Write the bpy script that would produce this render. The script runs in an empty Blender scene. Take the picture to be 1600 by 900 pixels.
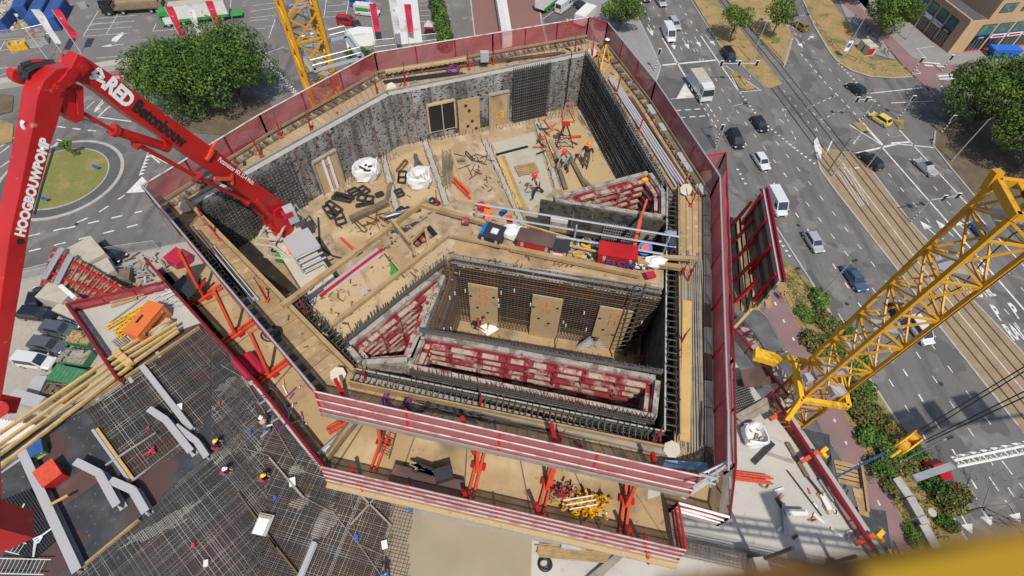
import bpy, bmesh, math, random
import numpy as np
from mathutils import Vector, Matrix
R = math.radians
rnd = random.Random(7)
scene = bpy.context.scene
COL = scene.collection

# ------------------------------------------------------------ camera
F, HC = 820.0, 60.0
_n = Vector((-25, 585, F)).normalized()
_ex = (Vector((1, 0, 0)) - _n[0]*_n).normalized()
_ey = _n.cross(_ex)
def _w(v): return Vector((v.dot(_ex), -v.dot(_ey), -v.dot(_n)))
cam = bpy.data.objects.new('camera', bpy.data.cameras.new('camera'))
COL.objects.link(cam); scene.camera = cam
_r, _u, _b = _w(Vector((1, 0, 0))), _w(Vector((0, -1, 0))), _w(Vector((0, 0, -1)))
cam.matrix_world = Matrix(((_r[0], _u[0], _b[0], 0), (_r[1], _u[1], _b[1], 0), (_r[2], _u[2], _b[2], HC), (0, 0, 0, 1)))
cam.data.lens = F/1600*36; cam.data.sensor_width = 36
cam.data.clip_start = .05; cam.data.clip_end = 3000
cam.data.dof.use_dof = True; cam.data.dof.focus_distance = 36; cam.data.dof.aperture_fstop = 1.15

def g(px, py, z=0.0):
    "the world point at height z that the photograph shows at pixel px, py"
    d = Vector((px-800, py-450, F)); q = d*((HC-z)/d.dot(_n))
    return Vector((q.dot(_ex), -q.dot(_ey), z))

# ------------------------------------------------------------ light
world = bpy.data.worlds.new('World'); scene.world = world; world.use_nodes = True
nt = world.node_tree; bg = nt.nodes['Background']
sky = nt.nodes.new('ShaderNodeTexSky'); sky.sky_type = 'NISHITA'; sky.sun_disc = False
SUN_EL, SX, SY = R(57), .234, -.972
sky.sun_elevation = SUN_EL; sky.sun_rotation = math.atan2(SX, SY); sky.altitude = 50
sky.air_density = 1.0; sky.dust_density = 1.6
nt.links.new(sky.outputs[0], bg.inputs[0]); bg.inputs[1].default_value = .135
sun = bpy.data.objects.new('sun', bpy.data.lights.new('sun', 'SUN')); COL.objects.link(sun)
sun.data.energy = 4.2; sun.data.angle = R(.5); sun.data.color = (1, .935, .82)
sdir = Vector((SX*math.cos(SUN_EL), SY*math.cos(SUN_EL), math.sin(SUN_EL))).normalized()
sun.rotation_euler = sdir.to_track_quat('Z', 'Y').to_euler(); sun.location = (10, -20, 120)
scene.view_settings.view_transform = 'Standard'; scene.view_settings.look = 'None'
scene.view_settings.exposure = .0; scene.view_settings.gamma = 1
scene.view_settings.use_curve_mapping = False
scene.cycles.max_bounces = 5; scene.cycles.transparent_max_bounces = 12; scene.cycles.use_denoising = True
scene.cycles.caustics_reflective = False; scene.cycles.caustics_refractive = False

# ------------------------------------------------------------ materials
M = {}
def mat(name, col, rough=.7, metal=0, var=None, bump=0, spots=None, alpha=None, wave=None, spec=None, brick=None, isl=0):
    """var=(scale, colour2, lo, hi[, detail]); spots = list of (scale, colour, lo, hi); wave=(axis-less scale, colour, width)"""
    m = bpy.data.materials.new(name); m.use_nodes = True; t = m.node_tree; N = t.nodes; L = t.links
    p = N['Principled BSDF']; p.inputs['Roughness'].default_value = rough; p.inputs['Metallic'].default_value = metal
    if spec is not None: p.inputs['Specular IOR Level'].default_value = spec
    c4 = lambda c: (c[0], c[1], c[2], 1)
    rgb = N.new('ShaderNodeRGB'); rgb.outputs[0].default_value = c4(col); cur = rgb.outputs[0]
    geo = N.new('ShaderNodeNewGeometry'); pos = geo.outputs['Position']
    if brick:
        bt = N.new('ShaderNodeTexBrick'); bt.inputs['Scale'].default_value = 1
        bt.inputs['Brick Width'].default_value = brick[0]; bt.inputs['Row Height'].default_value = brick[1]
        bt.inputs['Mortar Size'].default_value = brick[3]; bt.inputs['Color1'].default_value = c4(col)
        bt.inputs['Color2'].default_value = c4([min(1, x*.82) for x in col]); bt.inputs['Mortar'].default_value = c4(brick[2])
        mp = N.new('ShaderNodeMapping'); mp.inputs['Rotation'].default_value = (0, 0, brick[4] if len(brick) > 4 else 0)
        L.new(pos, mp.inputs[0]); L.new(mp.outputs[0], bt.inputs[0]); cur = bt.outputs[0]
    layers = ([var] if var else []) + (spots or [])
    for s in layers:
        nz = N.new('ShaderNodeTexNoise'); nz.inputs['Scale'].default_value = s[0]
        nz.inputs['Detail'].default_value = s[4] if len(s) > 4 else 4
        if len(s) > 5:
            mp = N.new('ShaderNodeMapping'); mp.inputs['Scale'].default_value = s[5]; L.new(pos, mp.inputs[0]); L.new(mp.outputs[0], nz.inputs[0])
        else: L.new(pos, nz.inputs[0])
        mr = N.new('ShaderNodeMapRange'); mr.inputs[1].default_value = s[2]; mr.inputs[2].default_value = s[3]
        L.new(nz.outputs[0], mr.inputs[0])
        mx = N.new('ShaderNodeMix'); mx.data_type = 'RGBA'; L.new(mr.outputs[0], mx.inputs[0])
        L.new(cur, mx.inputs[6]); mx.inputs[7].default_value = c4(s[1]); cur = mx.outputs[2]
    if isl:
        hs = N.new('ShaderNodeHueSaturation'); L.new(cur, hs.inputs['Color'])
        mr = N.new('ShaderNodeMapRange'); mr.inputs[3].default_value = 1-isl; mr.inputs[4].default_value = 1+isl
        L.new(geo.outputs['Random Per Island'], mr.inputs[0]); L.new(mr.outputs[0], hs.inputs['Value']); cur = hs.outputs[0]
    L.new(cur, p.inputs['Base Color'])
    if bump:
        nz = N.new('ShaderNodeTexNoise'); nz.inputs['Scale'].default_value = 12; L.new(pos, nz.inputs[0])
        b = N.new('ShaderNodeBump'); b.inputs['Strength'].default_value = bump; b.inputs['Distance'].default_value = .05
        L.new(nz.outputs[0], b.inputs['Height']); L.new(b.outputs[0], p.inputs['Normal'])
    if alpha is not None:
        nz = N.new('ShaderNodeTexNoise'); nz.inputs['Scale'].default_value = .9; L.new(pos, nz.inputs[0])
        mr = N.new('ShaderNodeMapRange'); mr.inputs[1].default_value = .3; mr.inputs[2].default_value = .7
        mr.inputs[3].default_value = alpha-.08; mr.inputs[4].default_value = alpha+.1; L.new(nz.outputs[0], mr.inputs[0])
        L.new(mr.outputs[0], p.inputs['Alpha'])
    if name.startswith('leaf'): p.inputs['Specular IOR Level'].default_value = .15
    M[name] = m; return m
def gray(v): return (v, v*.985, v*.96)
mat('asphalt', (.118, .109, .104), .9, var=(.12, (.15, .139, .132), .35, .7), spots=[(2.5, (.095, .089, .086), .5, .85), (.55, (.08, .075, .072), .48, .68, 5, (1, .10, 1)), (.3, (.17, .155, .145), .58, .64, 9), (.16, (.085, .08, .078), .6, .612, 2), (38, (.19, .18, .175), .55, .75, 2)])
mat('lot', (.13, .12, .114), .9, var=(.1, (.16, .149, .142), .35, .7), spots=[(1.6, (.10, .096, .094), .55, .8), (.35, (.20, .19, .185), .58, .66, 8), (30, (.19, .18, .175), .6, .8, 2)])
mat('asphalt_dark', (.075, .074, .076), .9, var=(.3, (.10, .098, .098), .4, .7), spots=[(30, (.13, .13, .13), .6, .8, 2)])
mat('pavers', (.27, .26, .25), .9, brick=(.6, .3, (.17, .16, .155), .02, .3), spots=[(.3, (.21, .2, .195), .4, .7), (6, (.33, .32, .31), .6, .8)])
mat('pavers_dark', (.10, .10, .105), .9, brick=(.2, .1, (.06, .06, .06), .015, .4), spots=[(.5, (.13, .13, .13), .45, .7)])
mat('pavers_sand', (.40, .35, .295), .95, brick=(.4, .2, (.24, .215, .19), .015, .6), spots=[(.25, (.30, .27, .24), .4, .7), (3, (.38, .35, .32), .6, .8)])
mat('brick_red', (.235, .115, .09), .9, brick=(.4, .2, (.16, .09, .075), .02, .2), spots=[(.4, (.19, .10, .085), .45, .7), (9, (.28, .16, .13), .6, .8)])
mat('bike', (.215, .13, .125), .9, var=(.3, (.18, .115, .113), .4, .7), spots=[(14, (.26, .17, .16), .55, .8, 2)])
mat('grass_dry', (.30, .20, .085), .95, var=(.25, (.21, .165, .06), .42, .62), spots=[(2.2, (.37, .255, .12), .5, .75), (9, (.19, .13, .055), .55, .8), (.35, (.13, .135, .035), .56, .66)], bump=.6)
mat('grass_isl', (.17, .17, .045), .95, var=(.35, (.27, .20, .07), .5, .68), spots=[(3.5, (.11, .125, .03), .45, .75), (14, (.24, .22, .08), .6, .8)], bump=.6)
mat('soil', (.10, .075, .05), .95, var=(.5, (.15, .11, .065), .4, .7), spots=[(3, (.065, .06, .03), .5, .75)], bump=.5)
mat('ballast', (.265, .19, .115), .95, var=(.5, (.205, .145, .09), .4, .7), spots=[(9, (.33, .25, .16), .5, .8, 2)], bump=.5)
mat('rail', (.07, .05, .04), .5, .4)
mat('paint_white', (.60, .59, .565), .8, var=(1.2, (.38, .365, .35), .45, .7, 6), spots=[(9, (.2, .19, .18), .62, .72, 4)])
mat('kerb', (.36, .345, .32), .85, var=(1.2, (.28, .27, .25), .4, .7))
mat('concrete', (.34, .32, .285), .85, var=(.35, (.36, .34, .31), .4, .7), spots=[(2.8, (.48, .46, .42), .55, .8), (14, (.33, .31, .28), .62, .75)], bump=.1)
mat('slab_white', (.43, .41, .37), .85, var=(.3, (.37, .355, .325), .4, .7), spots=[(2.2, (.31, .295, .27), .6, .75), (16, (.48, .46, .42), .55, .8)], bump=.08)
mat('wet_concrete', (.31, .255, .18), .45, var=(.25, (.265, .215, .15), .35, .7), bump=.03)
mat('wall_stained', (.25, .245, .23), .8, var=(.5, (.15, .145, .135), .42, .62, 8), spots=[(3, (.10, .093, .085), .50, .62, 6, (1, 1, .07)), (.9, (.33, .32, .30), .58, .68, 7, (1, 1, .3)), (5.5, (.02, .02, .022), .555, .59, 4, (1, 1, 1.6)), (.55, (.05, .05, .052), .58, .66, 9), (9, (.34, .335, .32), .62, .7, 3)], bump=.25)
mat('wall_crown', (.30, .275, .24), .85, var=(2.2, (.16, .13, .11), .48, .6, 7), spots=[(5, (.40, .37, .33), .6, .7), (8, (.06, .05, .045), .62, .68)])
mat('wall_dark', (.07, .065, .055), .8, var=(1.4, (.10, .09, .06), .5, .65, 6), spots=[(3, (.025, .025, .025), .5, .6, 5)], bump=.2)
mat('ply', (.375, .255, .135), .7, var=(.9, (.36, .25, .135), .4, .66, 6), spots=[(3.2, (.24, .165, .09), .61, .70, 5), (.5, (.50, .385, .24), .5, .72), (.7, (.22, .15, .085), .55, .70, 8)])
mat('ply_pale', (.42, .305, .17), .7, var=(.7, (.41, .30, .175), .4, .66, 6), spots=[(1.5, (.28, .2, .12), .61, .72, 6), (10, (.57, .46, .31), .6, .8)])
mat('ply_dusty', (.375, .285, .185), .85, var=(.5, (.31, .22, .13), .4, .60, 7), spots=[(1.3, (.45, .37, .27), .52, .66, 8), (.7, (.19, .13, .08), .54, .68, 8), (2.4, (.22, .155, .095), .6, .68, 6), (6, (.2, .15, .1), .66, .72, 4)])
mat('deck', (.35, .24, .128), .75, var=(.6, (.28, .19, .10), .42, .66, 6), spots=[(4, (.46, .345, .21), .55, .75), (1.3, (.17, .115, .065), .62, .74, 6)], isl=.16)
mat('deck_dusty', (.355, .26, .155), .85, var=(.6, (.30, .215, .13), .42, .66, 6), spots=[(1.2, (.18, .12, .07), .6, .74, 6), (6, (.44, .35, .24), .58, .75)], isl=.1)
mat('timber', (.35, .24, .12), .7, var=(1.5, (.26, .17, .08), .4, .7), spots=[(4, (.18, .12, .07), .64, .74)], isl=.12)
mat('timber_yellow', (.50, .335, .125), .65, var=(1.5, (.40, .26, .10), .4, .7), spots=[(5, (.25, .16, .08), .66, .74)], isl=.12)
mat('timber_dark', (.13, .095, .065), .8, var=(1.5, (.19, .14, .095), .45, .7), isl=.15)
mat('timber_grey', (.28, .25, .21), .85, var=(2, (.2, .175, .145), .45, .7), isl=.15)
mat('form_black', (.034, .036, .042), .6, var=(.8, (.065, .065, .07), .45, .7, 8), spots=[(3.5, (.15, .145, .14), .64, .72, 6), (.22, (.075, .04, .035), .52, .58)])
mat('form_brown', (.085, .045, .038), .6, var=(.8, (.13, .075, .06), .45, .7))
mat('rebar', (.08, .074, .07), .6, .3, var=(.7, (.11, .08, .065), .5, .7), isl=.35)
mat('rebar_rust', (.15, .08, .04), .75, .2, var=(.9, (.09, .06, .045), .45, .65), isl=.35)
mat('rebar_pale', (.30, .29, .275), .7, .1, var=(.35, (.13, .122, .115), .40, .58), isl=.3)
mat('steel', (.38, .38, .40), .45, .5, var=(2, (.30, .30, .315), .4, .7))
mat('steel_grey', (.35, .345, .36), .6, 0, var=(.8, (.36, .355, .37), .4, .7))
mat('galv', (.55, .56, .57), .4, .6)
mat('dark_steel', (.045, .045, .05), .5, .4)
mat('rubber', (.018, .018, .02), .85)
mat('red', (.43, .014, .014), .35, var=(.8, (.34, .010, .011), .4, .7), spots=[(9, (.26, .03, .025), .64, .72), (2.6, (.34, .17, .14), .66, .72, 9), (.6, (.30, .012, .012), .55, .75)])
mat('red_dark', (.19, .012, .018), .3)
mat('red_prop', (.56, .075, .03), .5, var=(3, (.42, .04, .02), .5, .75))
mat('red_form', (.22, .02, .03), .7, var=(1.6, (.33, .255, .205), .50, .60, 7), spots=[(3, (.17, .012, .02), .55, .7)])
mat('residue', (.36, .29, .23), .9, var=(2.5, (.25, .05, .055), .50, .62, 6), spots=[(5, (.42, .37, .30), .55, .7), (7, (.1, .06, .05), .62, .7)])
mat('red_tarp', (.36, .01, .04), .6)
mat('crane', (.58, .29, .012), .42, var=(1.1, (.50, .245, .010), .45, .7), spots=[(5, (.24, .13, .02), .64, .72)])
mat('yellow', (.70, .40, .02), .5, var=(3, (.5, .26, .02), .5, .7))
mat('brown_paint', (.13, .06, .012), .6, var=(9, (.28, .13, .02), .45, .7))
mat('orange', (.60, .145, .035), .5, var=(3, (.6, .13, .03), .45, .7))
mat('orange_hi', (.85, .16, .02), .7)
mat('blue', (.03, .085, .26), .55, var=(1.2, (.02, .055, .18), .45, .7))
mat('blue_bright', (.01, .12, .48), .5)
mat('green', (.03, .26, .05), .5)
mat('green_bin', (.05, .17, .08), .55, var=(2, (.08, .2, .11), .5, .7))
mat('cream', (.40, .37, .30), .6, var=(1, (.33, .30, .25), .45, .7))
mat('sign_white', (.78, .78, .77), .5)
mat('white', (.64, .63, .61), .45, var=(2, (.56, .545, .52), .45, .7))
mat('offwhite', (.45, .40, .32), .6, var=(1.5, (.5, .47, .40), .45, .7))
mat('bag', (.62, .62, .63), .8, var=(4, (.6, .6, .62), .45, .7))
mat('rail_white', (.50, .43, .42), .6, var=(2, (.36, .20, .20), .5, .65))
mat('black', (.012, .012, .013), .5)
mat('glass', (.02, .028, .032), .06, 0, spec=.9)
mat('glass_green', (.045, .13, .11), .1, 0, var=(1.2, (.10, .19, .16), .5, .6), spec=.8)
mat('skin', (.45, .24, .16), .6)
mat('denim', (.06, .11, .2), .8)
mat('denim_pale', (.20, .30, .42), .8)
mat('navy', (.02, .025, .05), .8)
mat('trousers', (.12, .10, .08), .8)
mat('shirt_red', (.36, .02, .03), .75)
mat('shirt_black', (.02, .022, .022), .8)
mat('shirt_grey', (.42, .41, .42), .8)
mat('helmet_red', (.65, .04, .04), .3); mat('helmet_orange', (.8, .2, .02), .3)
mat('helmet_yellow', (.75, .55, .05), .3); mat('helmet_white', (.8, .8, .78), .3)
mat('hair', (.04, .025, .015), .8)
mat('purple', (.17, .03, .16), .6)
mat('flag_red', (.55, .025, .07), .7); mat('text_red', (.5, .02, .03), .6)
mat('brick_tan', (.50, .335, .195), .85, brick=(.5, .16, (.40, .27, .16), .02), spots=[(.6, (.43, .29, .17), .45, .7)])
mat('gravel_roof', (.075, .075, .078), .9, var=(6, (.13, .13, .13), .5, .7))
mat('leaf', (.10, .165, .028), .6, var=(.4, (.05, .09, .02), .42, .6), isl=.45)
mat('leaf_light', (.11, .17, .03), .6, var=(.5, (.07, .115, .022), .42, .62), isl=.4)
mat('leaf_dark', (.05, .10, .022), .6, var=(.35, (.09, .155, .03), .45, .62), isl=.45)
mat('leaf_dry', (.155, .125, .045), .8, var=(.9, (.09, .105, .03), .42, .58), isl=.4)
mat('bark', (.09, .07, .05), .9, var=(3, (.14, .115, .09), .45, .7))
mat('bark_grey', (.19, .16, .13), .9)
mat('net', (.33, .045, .055), .85, alpha=.63)
mat('net_dense', (.31, .05, .058), .85, alpha=.84)
mat('net_dusty', (.34, .10, .105), .9, alpha=.80)
mat('net_black', (.03, .03, .03), .85, alpha=.55)
mat('wire_mesh', (.32, .33, .34), .6, alpha=.38)
mat('taillight', (.4, .01, .01), .3); mat('headlight', (.75, .77, .78), .15)
mat('plate_yellow', (.75, .55, .03), .5)
mat('taxi_brown', (.28, .17, .05), .3)

# ------------------------------------------------------------ mesh builder
class MB:
    def __init__(s): s.v = []; s.f = []; s.m = []
    def add(s, vs, fs, mi=0):
        o = len(s.v); s.v += [tuple(v) for v in vs]; s.f += [tuple(i+o for i in f) for f in fs]; s.m += [mi]*len(fs); return s
    def box(s, c, size, rz=0, mi=0, rx=0, ry=0):
        hx, hy, hz = size[0]/2, size[1]/2, size[2]/2
        m = Matrix.Translation(Vector(c)) @ Matrix.Rotation(rz, 4, 'Z') @ Matrix.Rotation(ry, 4, 'Y') @ Matrix.Rotation(rx, 4, 'X')
        vs = [m @ Vector((x, y, z)) for z in (-hz, hz) for x, y in ((-hx, -hy), (hx, -hy), (hx, hy), (-hx, hy))]
        return s.add(vs, BOXF, mi)
    def bar(s, p, q, w, h=None, mi=0, up=None, w2=None, h2=None):
        p, q = Vector(p), Vector(q); d = q-p
        if d.length < 1e-6: return s
        d = d.normalized(); h = w if h is None else h
        u = Vector(up) if up else (Vector((0, 0, 1)) if abs(d.z) < .95 else Vector((0, 1, 0)))
        sd = d.cross(u).normalized(); u = sd.cross(d)
        w2 = w if w2 is None else w2; h2 = h if h2 is None else h2
        vs = [c + sd*(a*ww/2) + u*(b*hh/2) for c, ww, hh in ((p, w, h), (q, w2, h2)) for a, b in ((-1, -1), (1, -1), (1, 1), (-1, 1))]
        return s.add(vs, BOXF, mi)
    def tube(s, p, q, r, r2=None, n=6, mi=0, cap=True):
        p, q = Vector(p), Vector(q); d = (q-p)
        if d.length < 1e-6: return s
        d = d.normalized(); r2 = r if r2 is None else r2
        u = Vector((0, 0, 1)) if abs(d.z) < .95 else Vector((0, 1, 0)); a = d.cross(u).normalized(); b = a.cross(d)
        vs = [c + a*(rr*math.cos(2*math.pi*i/n)) + b*(rr*math.sin(2*math.pi*i/n)) for c, rr in ((p, r), (q, r2)) for i in range(n)]
        fs = [(i, (i+1) % n, n+(i+1) % n, n+i) for i in range(n)]
        if cap: fs += [tuple(range(n))[::-1], tuple(range(n, 2*n))]
        return s.add(vs, fs, mi)
    def path(s, pts, r, n=5, mi=0):
        for a, b in zip(pts[:-1], pts[1:]): s.tube(a, b, r, n=n, mi=mi)
        return s
    def prism(s, pts, z0, z1, mi=0, top=None):
        n = len(pts); pts = [(p[0], p[1]) for p in pts]
        a = sum(pts[i][0]*pts[(i+1) % n][1]-pts[(i+1) % n][0]*pts[i][1] for i in range(n))
        if a < 0: pts = pts[::-1]
        vs = [(x, y, z0) for x, y in pts]+[(x, y, z1) for x, y in pts]
        s.add(vs, [(i, (i+1) % n, n+(i+1) % n, n+i) for i in range(n)] + [tuple(range(n))[::-1]], mi)
        s.f.append(tuple(len(s.v)-n+i for i in range(n))); s.m.append(mi if top is None else top); return s
    def sheet(s, pts, z, mi=0):
        n = len(pts); pts = [(p[0], p[1], z) for p in pts]
        a = sum(pts[i][0]*pts[(i+1) % n][1]-pts[(i+1) % n][0]*pts[i][1] for i in range(n))
        if a < 0: pts = pts[::-1]
        return s.add(pts, [tuple(range(n))], mi)
    def quad(s, a, b, c, d, mi=0): return s.add([a, b, c, d], [(0, 1, 2, 3)], mi)
    def ball(s, c, r, nu=10, nv=6, mi=0, jit=0, sq=(1, 1, 1)):
        vs = []
        for j in range(nv+1):
            th = math.pi*j/nv
            for i in range(nu):
                ph = 2*math.pi*i/nu; k = r*(1+rnd.uniform(-jit, jit))
                vs.append((c[0]+k*sq[0]*math.sin(th)*math.cos(ph), c[1]+k*sq[1]*math.sin(th)*math.sin(ph), c[2]+k*sq[2]*math.cos(th)))
        fs = [(j*nu+i, (j+1)*nu+i, (j+1)*nu+(i+1) % nu, j*nu+(i+1) % nu) for j in range(nv) for i in range(nu)]
        return s.add(vs, fs, mi)
    def build(s, name, mats, parent=None, local=False):
        if isinstance(mats, str): mats = [mats]
        me = bpy.data.meshes.new(name)
        off = Vector((0, 0, 0))
        if parent is not None and not local: off = parent['_w'] if '_w' in parent else Vector((0, 0, 0))
        off = Vector(off)
        if off.length: vs = [(v[0]-off[0], v[1]-off[1], v[2]-off[2]) for v in s.v]
        else: vs = s.v
        me.from_pydata(vs, [], s.f)
        for k in mats: me.materials.append(M[k])
        if len(mats) > 1: me.polygons.foreach_set('material_index', s.m)
        me.update()
        o = bpy.data.objects.new(name, me); COL.objects.link(o)
        if parent is not None: o.parent = parent
        if parent is not None and '_w' in parent: o['_w'] = tuple(parent['_w'])
        return o
BOXF = [(0, 3, 2, 1), (4, 5, 6, 7), (0, 1, 5, 4), (1, 2, 6, 5), (2, 3, 7, 6), (3, 0, 4, 7)]
def tag(o, label=None, cat=None, group=None, kind=None):
    if label: o['label'] = label
    if cat: o['category'] = cat
    if group: o['group'] = group
    if kind: o['kind'] = kind
    return o
def thing(name, label, cat, loc=(0, 0, 0), group=None):
    "an Empty at the thing's base; parts are given in world coordinates"
    o = bpy.data.objects.new(name, None); COL.objects.link(o); o.location = loc; o['_w'] = tuple(loc)
    o.empty_display_size = .3
    return tag(o, label, cat, group)
def proto(name, label, cat, loc, rz=0, group=None):
    "an Empty whose parts are given in its own coordinates"
    o = bpy.data.objects.new(name, None); COL.objects.link(o); o.location = loc; o.rotation_euler = (0, 0, rz); o.empty_display_size = .3
    return tag(o, label, cat, group)
def one(name, label, cat, mats, mb, group=None):
    return tag(mb.build(name, mats), label, cat, group)
def each(name, label, cat, mats, mbs, group):
    for mb in mbs: one(name, label, cat, mats, mb, group)
def split_parts(mbs, name, mats, parent, local=False):
    for mb in mbs: mb.build(name, mats, parent, local)
def stuff(o): o['kind'] = 'stuff'; return o
def struct(name, mats, mb, label=None): return tag(mb.build(name, mats), label, None, None, 'structure')
def copy_tree(o, loc=None, rz=None, label=None, parent=None):
    c = o.copy(); COL.objects.link(c)
    if parent is not None: c.parent = parent
    if loc is not None: c.location = loc
    if rz is not None: c.rotation_euler = (0, 0, rz)
    if label: c['label'] = label
    for ch in list(o.children): copy_tree(ch, parent=c)
    return c
def beam(name, label, cat, m, a, b, w, h, group=None):
    return one(name, label, cat, m, MB().bar(g(*a), g(*b), w, h), group)
def text(s, org, xd, yd, size, m, name='lettering', parent=None, ext=.004, bold=0.0, shear=0, align='CENTER', lift=None):
    cu = bpy.data.curves.new(name, 'FONT'); cu.body = s; cu.size = 1; cu.extrude = 0; cu.offset = bold; cu.shear = shear
    cu.align_x = align; cu.align_y = 'CENTER'; cu.resolution_u = 3
    t = bpy.data.objects.new('t', cu); COL.objects.link(t)
    dg = bpy.context.evaluated_depsgraph_get(); dg.update()
    me = bpy.data.meshes.new_from_object(t.evaluated_get(dg)); bpy.data.objects.remove(t); bpy.data.curves.remove(cu)
    xd, yd = Vector(xd)*size, Vector(yd)*size; z = xd.cross(yd).normalized()
    off = Vector(parent['_w']) if parent is not None and '_w' in parent else Vector((0, 0, 0))
    org = Vector(org)-off + z*.01
    mm = Matrix(((xd.x, yd.x, z.x, org.x), (xd.y, yd.y, z.y, org.y), (xd.z, yd.z, z.z, org.z), (0, 0, 0, 1)))
    me.transform(mm); me.materials.clear(); me.materials.append(M[m])
    o = bpy.data.objects.new(name, me); COL.objects.link(o)
    if parent is not None: o.parent = parent
    return o
# ------------------------------------------------------------ ground, roads
def gp(pts, z=0): return [g(x, y, z) for x, y in pts]
gm = MB(); gm.sheet([(-700, -300), (700, -300), (700, 900), (-700, 900)], 0); struct('ground', 'lot', gm)
def area(name, m, polys, z, label=None):
    b = MB()
    for p in polys: b.sheet([g(*q) for q in p], z)
    return struct(name, m, b, label)
road_poly = [(890, -190), (985, 0), (1000, 35), (1017, 70), (1032, 105), (1025, 127), (1000, 150), (1091, 240), (1140, 300), (1190, 335), (1212, 355), (1268, 442),
             (1282, 457), (1310, 512), (1357, 590), (1405, 665), (1487, 807), (1510, 845), (1560, 930), (1950, 1000), (1950, -190)]
area('road', 'asphalt', [road_poly], .01, 'grey asphalt dual carriageway with lane lines')
area('roundabout_road', 'asphalt', [[(-150, 200), (0, 160), (120, 170), (210, 190), (300, 200), (420, 180), (460, 130), (380, 90), (420, 60), (560, 150), (560, 330), (330, 400), (290, 375), (120, 405), (0, 428), (-200, 470)]], .008)
area('pavement', 'pavers', [[(880, -60), (930, -100), (985, 0), (1000, 35), (1017, 70), (1032, 105), (1025, 127), (990, 120), (930, 60)],
     [(1285, -60), (1345, -90), (1362, 40), (1400, 95), (1340, 78), (1325, 37)],
     [(1330, -190), (1340, 0), (1380, 45), (1425, 92), (1465, 103), (1600, 93), (1750, 70), (1750, -190)], [(1400, 108), (1420, 100), (1500, 118), (1480, 128)]], .12)
area('dark_pavement', 'pavers_dark', [[(1120, 400), (1165, 470), (1200, 497), (1282, 667), (1300, 690), (1395, 845), (1440, 930), (1100, 930)]], .02)
area('site_paving', 'pavers_sand', [[(-150, 500), (30, 425), (120, 407), (250, 386), (330, 370), (420, 420), (330, 560), (200, 660), (0, 790), (-250, 900), (-300, 600)]], .02)
area('side_street', 'asphalt_dark', [[(838, -20), (905, -20), (925, 40), (925, 90), (860, 75)], [(1030, 118), (1071, 128), (1057, 154), (1100, 160), (1120, 230), (1090, 240), (1000, 150)],
     [(-60, 600), (5, 586), (70, 625), (60, 665), (0, 700), (-60, 700)]], .015)
area('road_patches', 'asphalt_dark', [[(1256, 425), (1266, 421), (1290, 455), (1281, 461)], [(1150, 255), (1160, 252), (1171, 270), (1162, 273)], [(1400, 300), (1410, 297), (1434, 328), (1425, 332)], [(1225, 150), (1236, 148), (1262, 182), (1250, 185)], [(1060, 95), (1068, 94), (1080, 114), (1073, 116)], [(1440, 640), (1452, 634), (1470, 664), (1459, 671)]], .016)
mb_ = MB()
for x, y in ((1323, 475), (1247, 352), (1160, 232), (1403, 382), (1300, 150), (1110, 60), (1470, 600), (1386, 330), (120, 350), (330, 90), (700, 60)): c = g(x, y, 0); mb_.tube(c, c+Vector((0, 0, .024)), .3, n=14)
struct('manhole_covers', 'dark_steel', mb_)
area('brick_plaza', 'brick_red', [[(733, -60), (836, -60), (847, 38), (862, 95), (770, 115), (742, 55)]], .03)
bikeL = [(1130, 400), (1172, 470), (1200, 497), (1237, 567), (1282, 667), (1297, 690), (1395, 845), (1430, 910)]
bikeR = [(1480, 930), (1425, 847), (1385, 767), (1332, 675), (1272, 555), (1250, 515), (1215, 450), (1180, 390)]
area('bike_path', 'bike', [bikeL+bikeR, [(1300, -40), (1322, -40), (1330, 0), (1380, 45), (1425, 90), (1465, 103), (1600, 93), (1750, 75), (1750, 92), (1600, 105), (1520, 112), (1462, 116), (1470, 135), (1452, 142), (1412, 105), (1375, 60), (1350, 37), (1310, 0)]], .14)
area('dry_verge', 'grass_dry', [[(1240, -30), (1275, -30), (1325, 37), (1340, 75), (1362, 95), (1400, 95), (1425, 118), (1395, 124), (1360, 121), (1330, 112), (1307, 97), (1295, 82), (1270, 40)],
     [(1072, -20), (1102, -20), (1150, 38), (1195, 97), (1222, 132), (1200, 140), (1168, 110), (1125, 72)],
     [(1118, -20), (1180, -30), (1215, 10), (1240, 60), (1228, 104), (1205, 80), (1160, 30)],
     [(1200, 388), (1240, 420), (1268, 444), (1284, 459), (1312, 515), (1359, 593), (1407, 668), (1489, 810), (1512, 848), (1540, 930), (1480, 930), (1425, 847), (1385, 767), (1332, 675), (1272, 555), (1250, 515), (1215, 450), (1198, 415)],
     [(-60, 190), (0, 188), (22, 195), (20, 222), (0, 228), (-60, 240)]], .13)
area('verge_soil', 'soil', [[(1455, 225), (1461, 205), (1480, 182), (1600, 170), (1700, 180), (1750, 420), (1640, 420), (1522, 307), (1487, 265)],
     [(255, 150), (395, 150), (430, 168), (402, 200), (350, 212), (300, 208), (270, 185)], [(-40, 150), (0, 147), (22, 150), (20, 175), (0, 180), (-40, 190)]], .13)
area('traffic_island', 'grass_dry', [[(1140, 113), (1150, 113), (1180, 138), (1166, 142), (1155, 138)], [(1330, 193), (1345, 191), (1358, 207), (1350, 209)], [(1394, 187), (1412, 188), (1412, 203), (1404, 202)]], .14)
tramC = [(1070, -50), (1110, -8), (1200, 103), (1310, 247), (1427, 400), (1492, 482), (1600, 612), (1720, 760)]
wts = [(1272, 228), (1282, 265), (1307, 300), (1405, 425), (1465, 507), (1590, 665), (1700, 820)]
ets = [(1790, 770), (1700, 670), (1587, 540), (1515, 464), (1450, 378), (1422, 347), (1358, 262), (1340, 240)]
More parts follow.
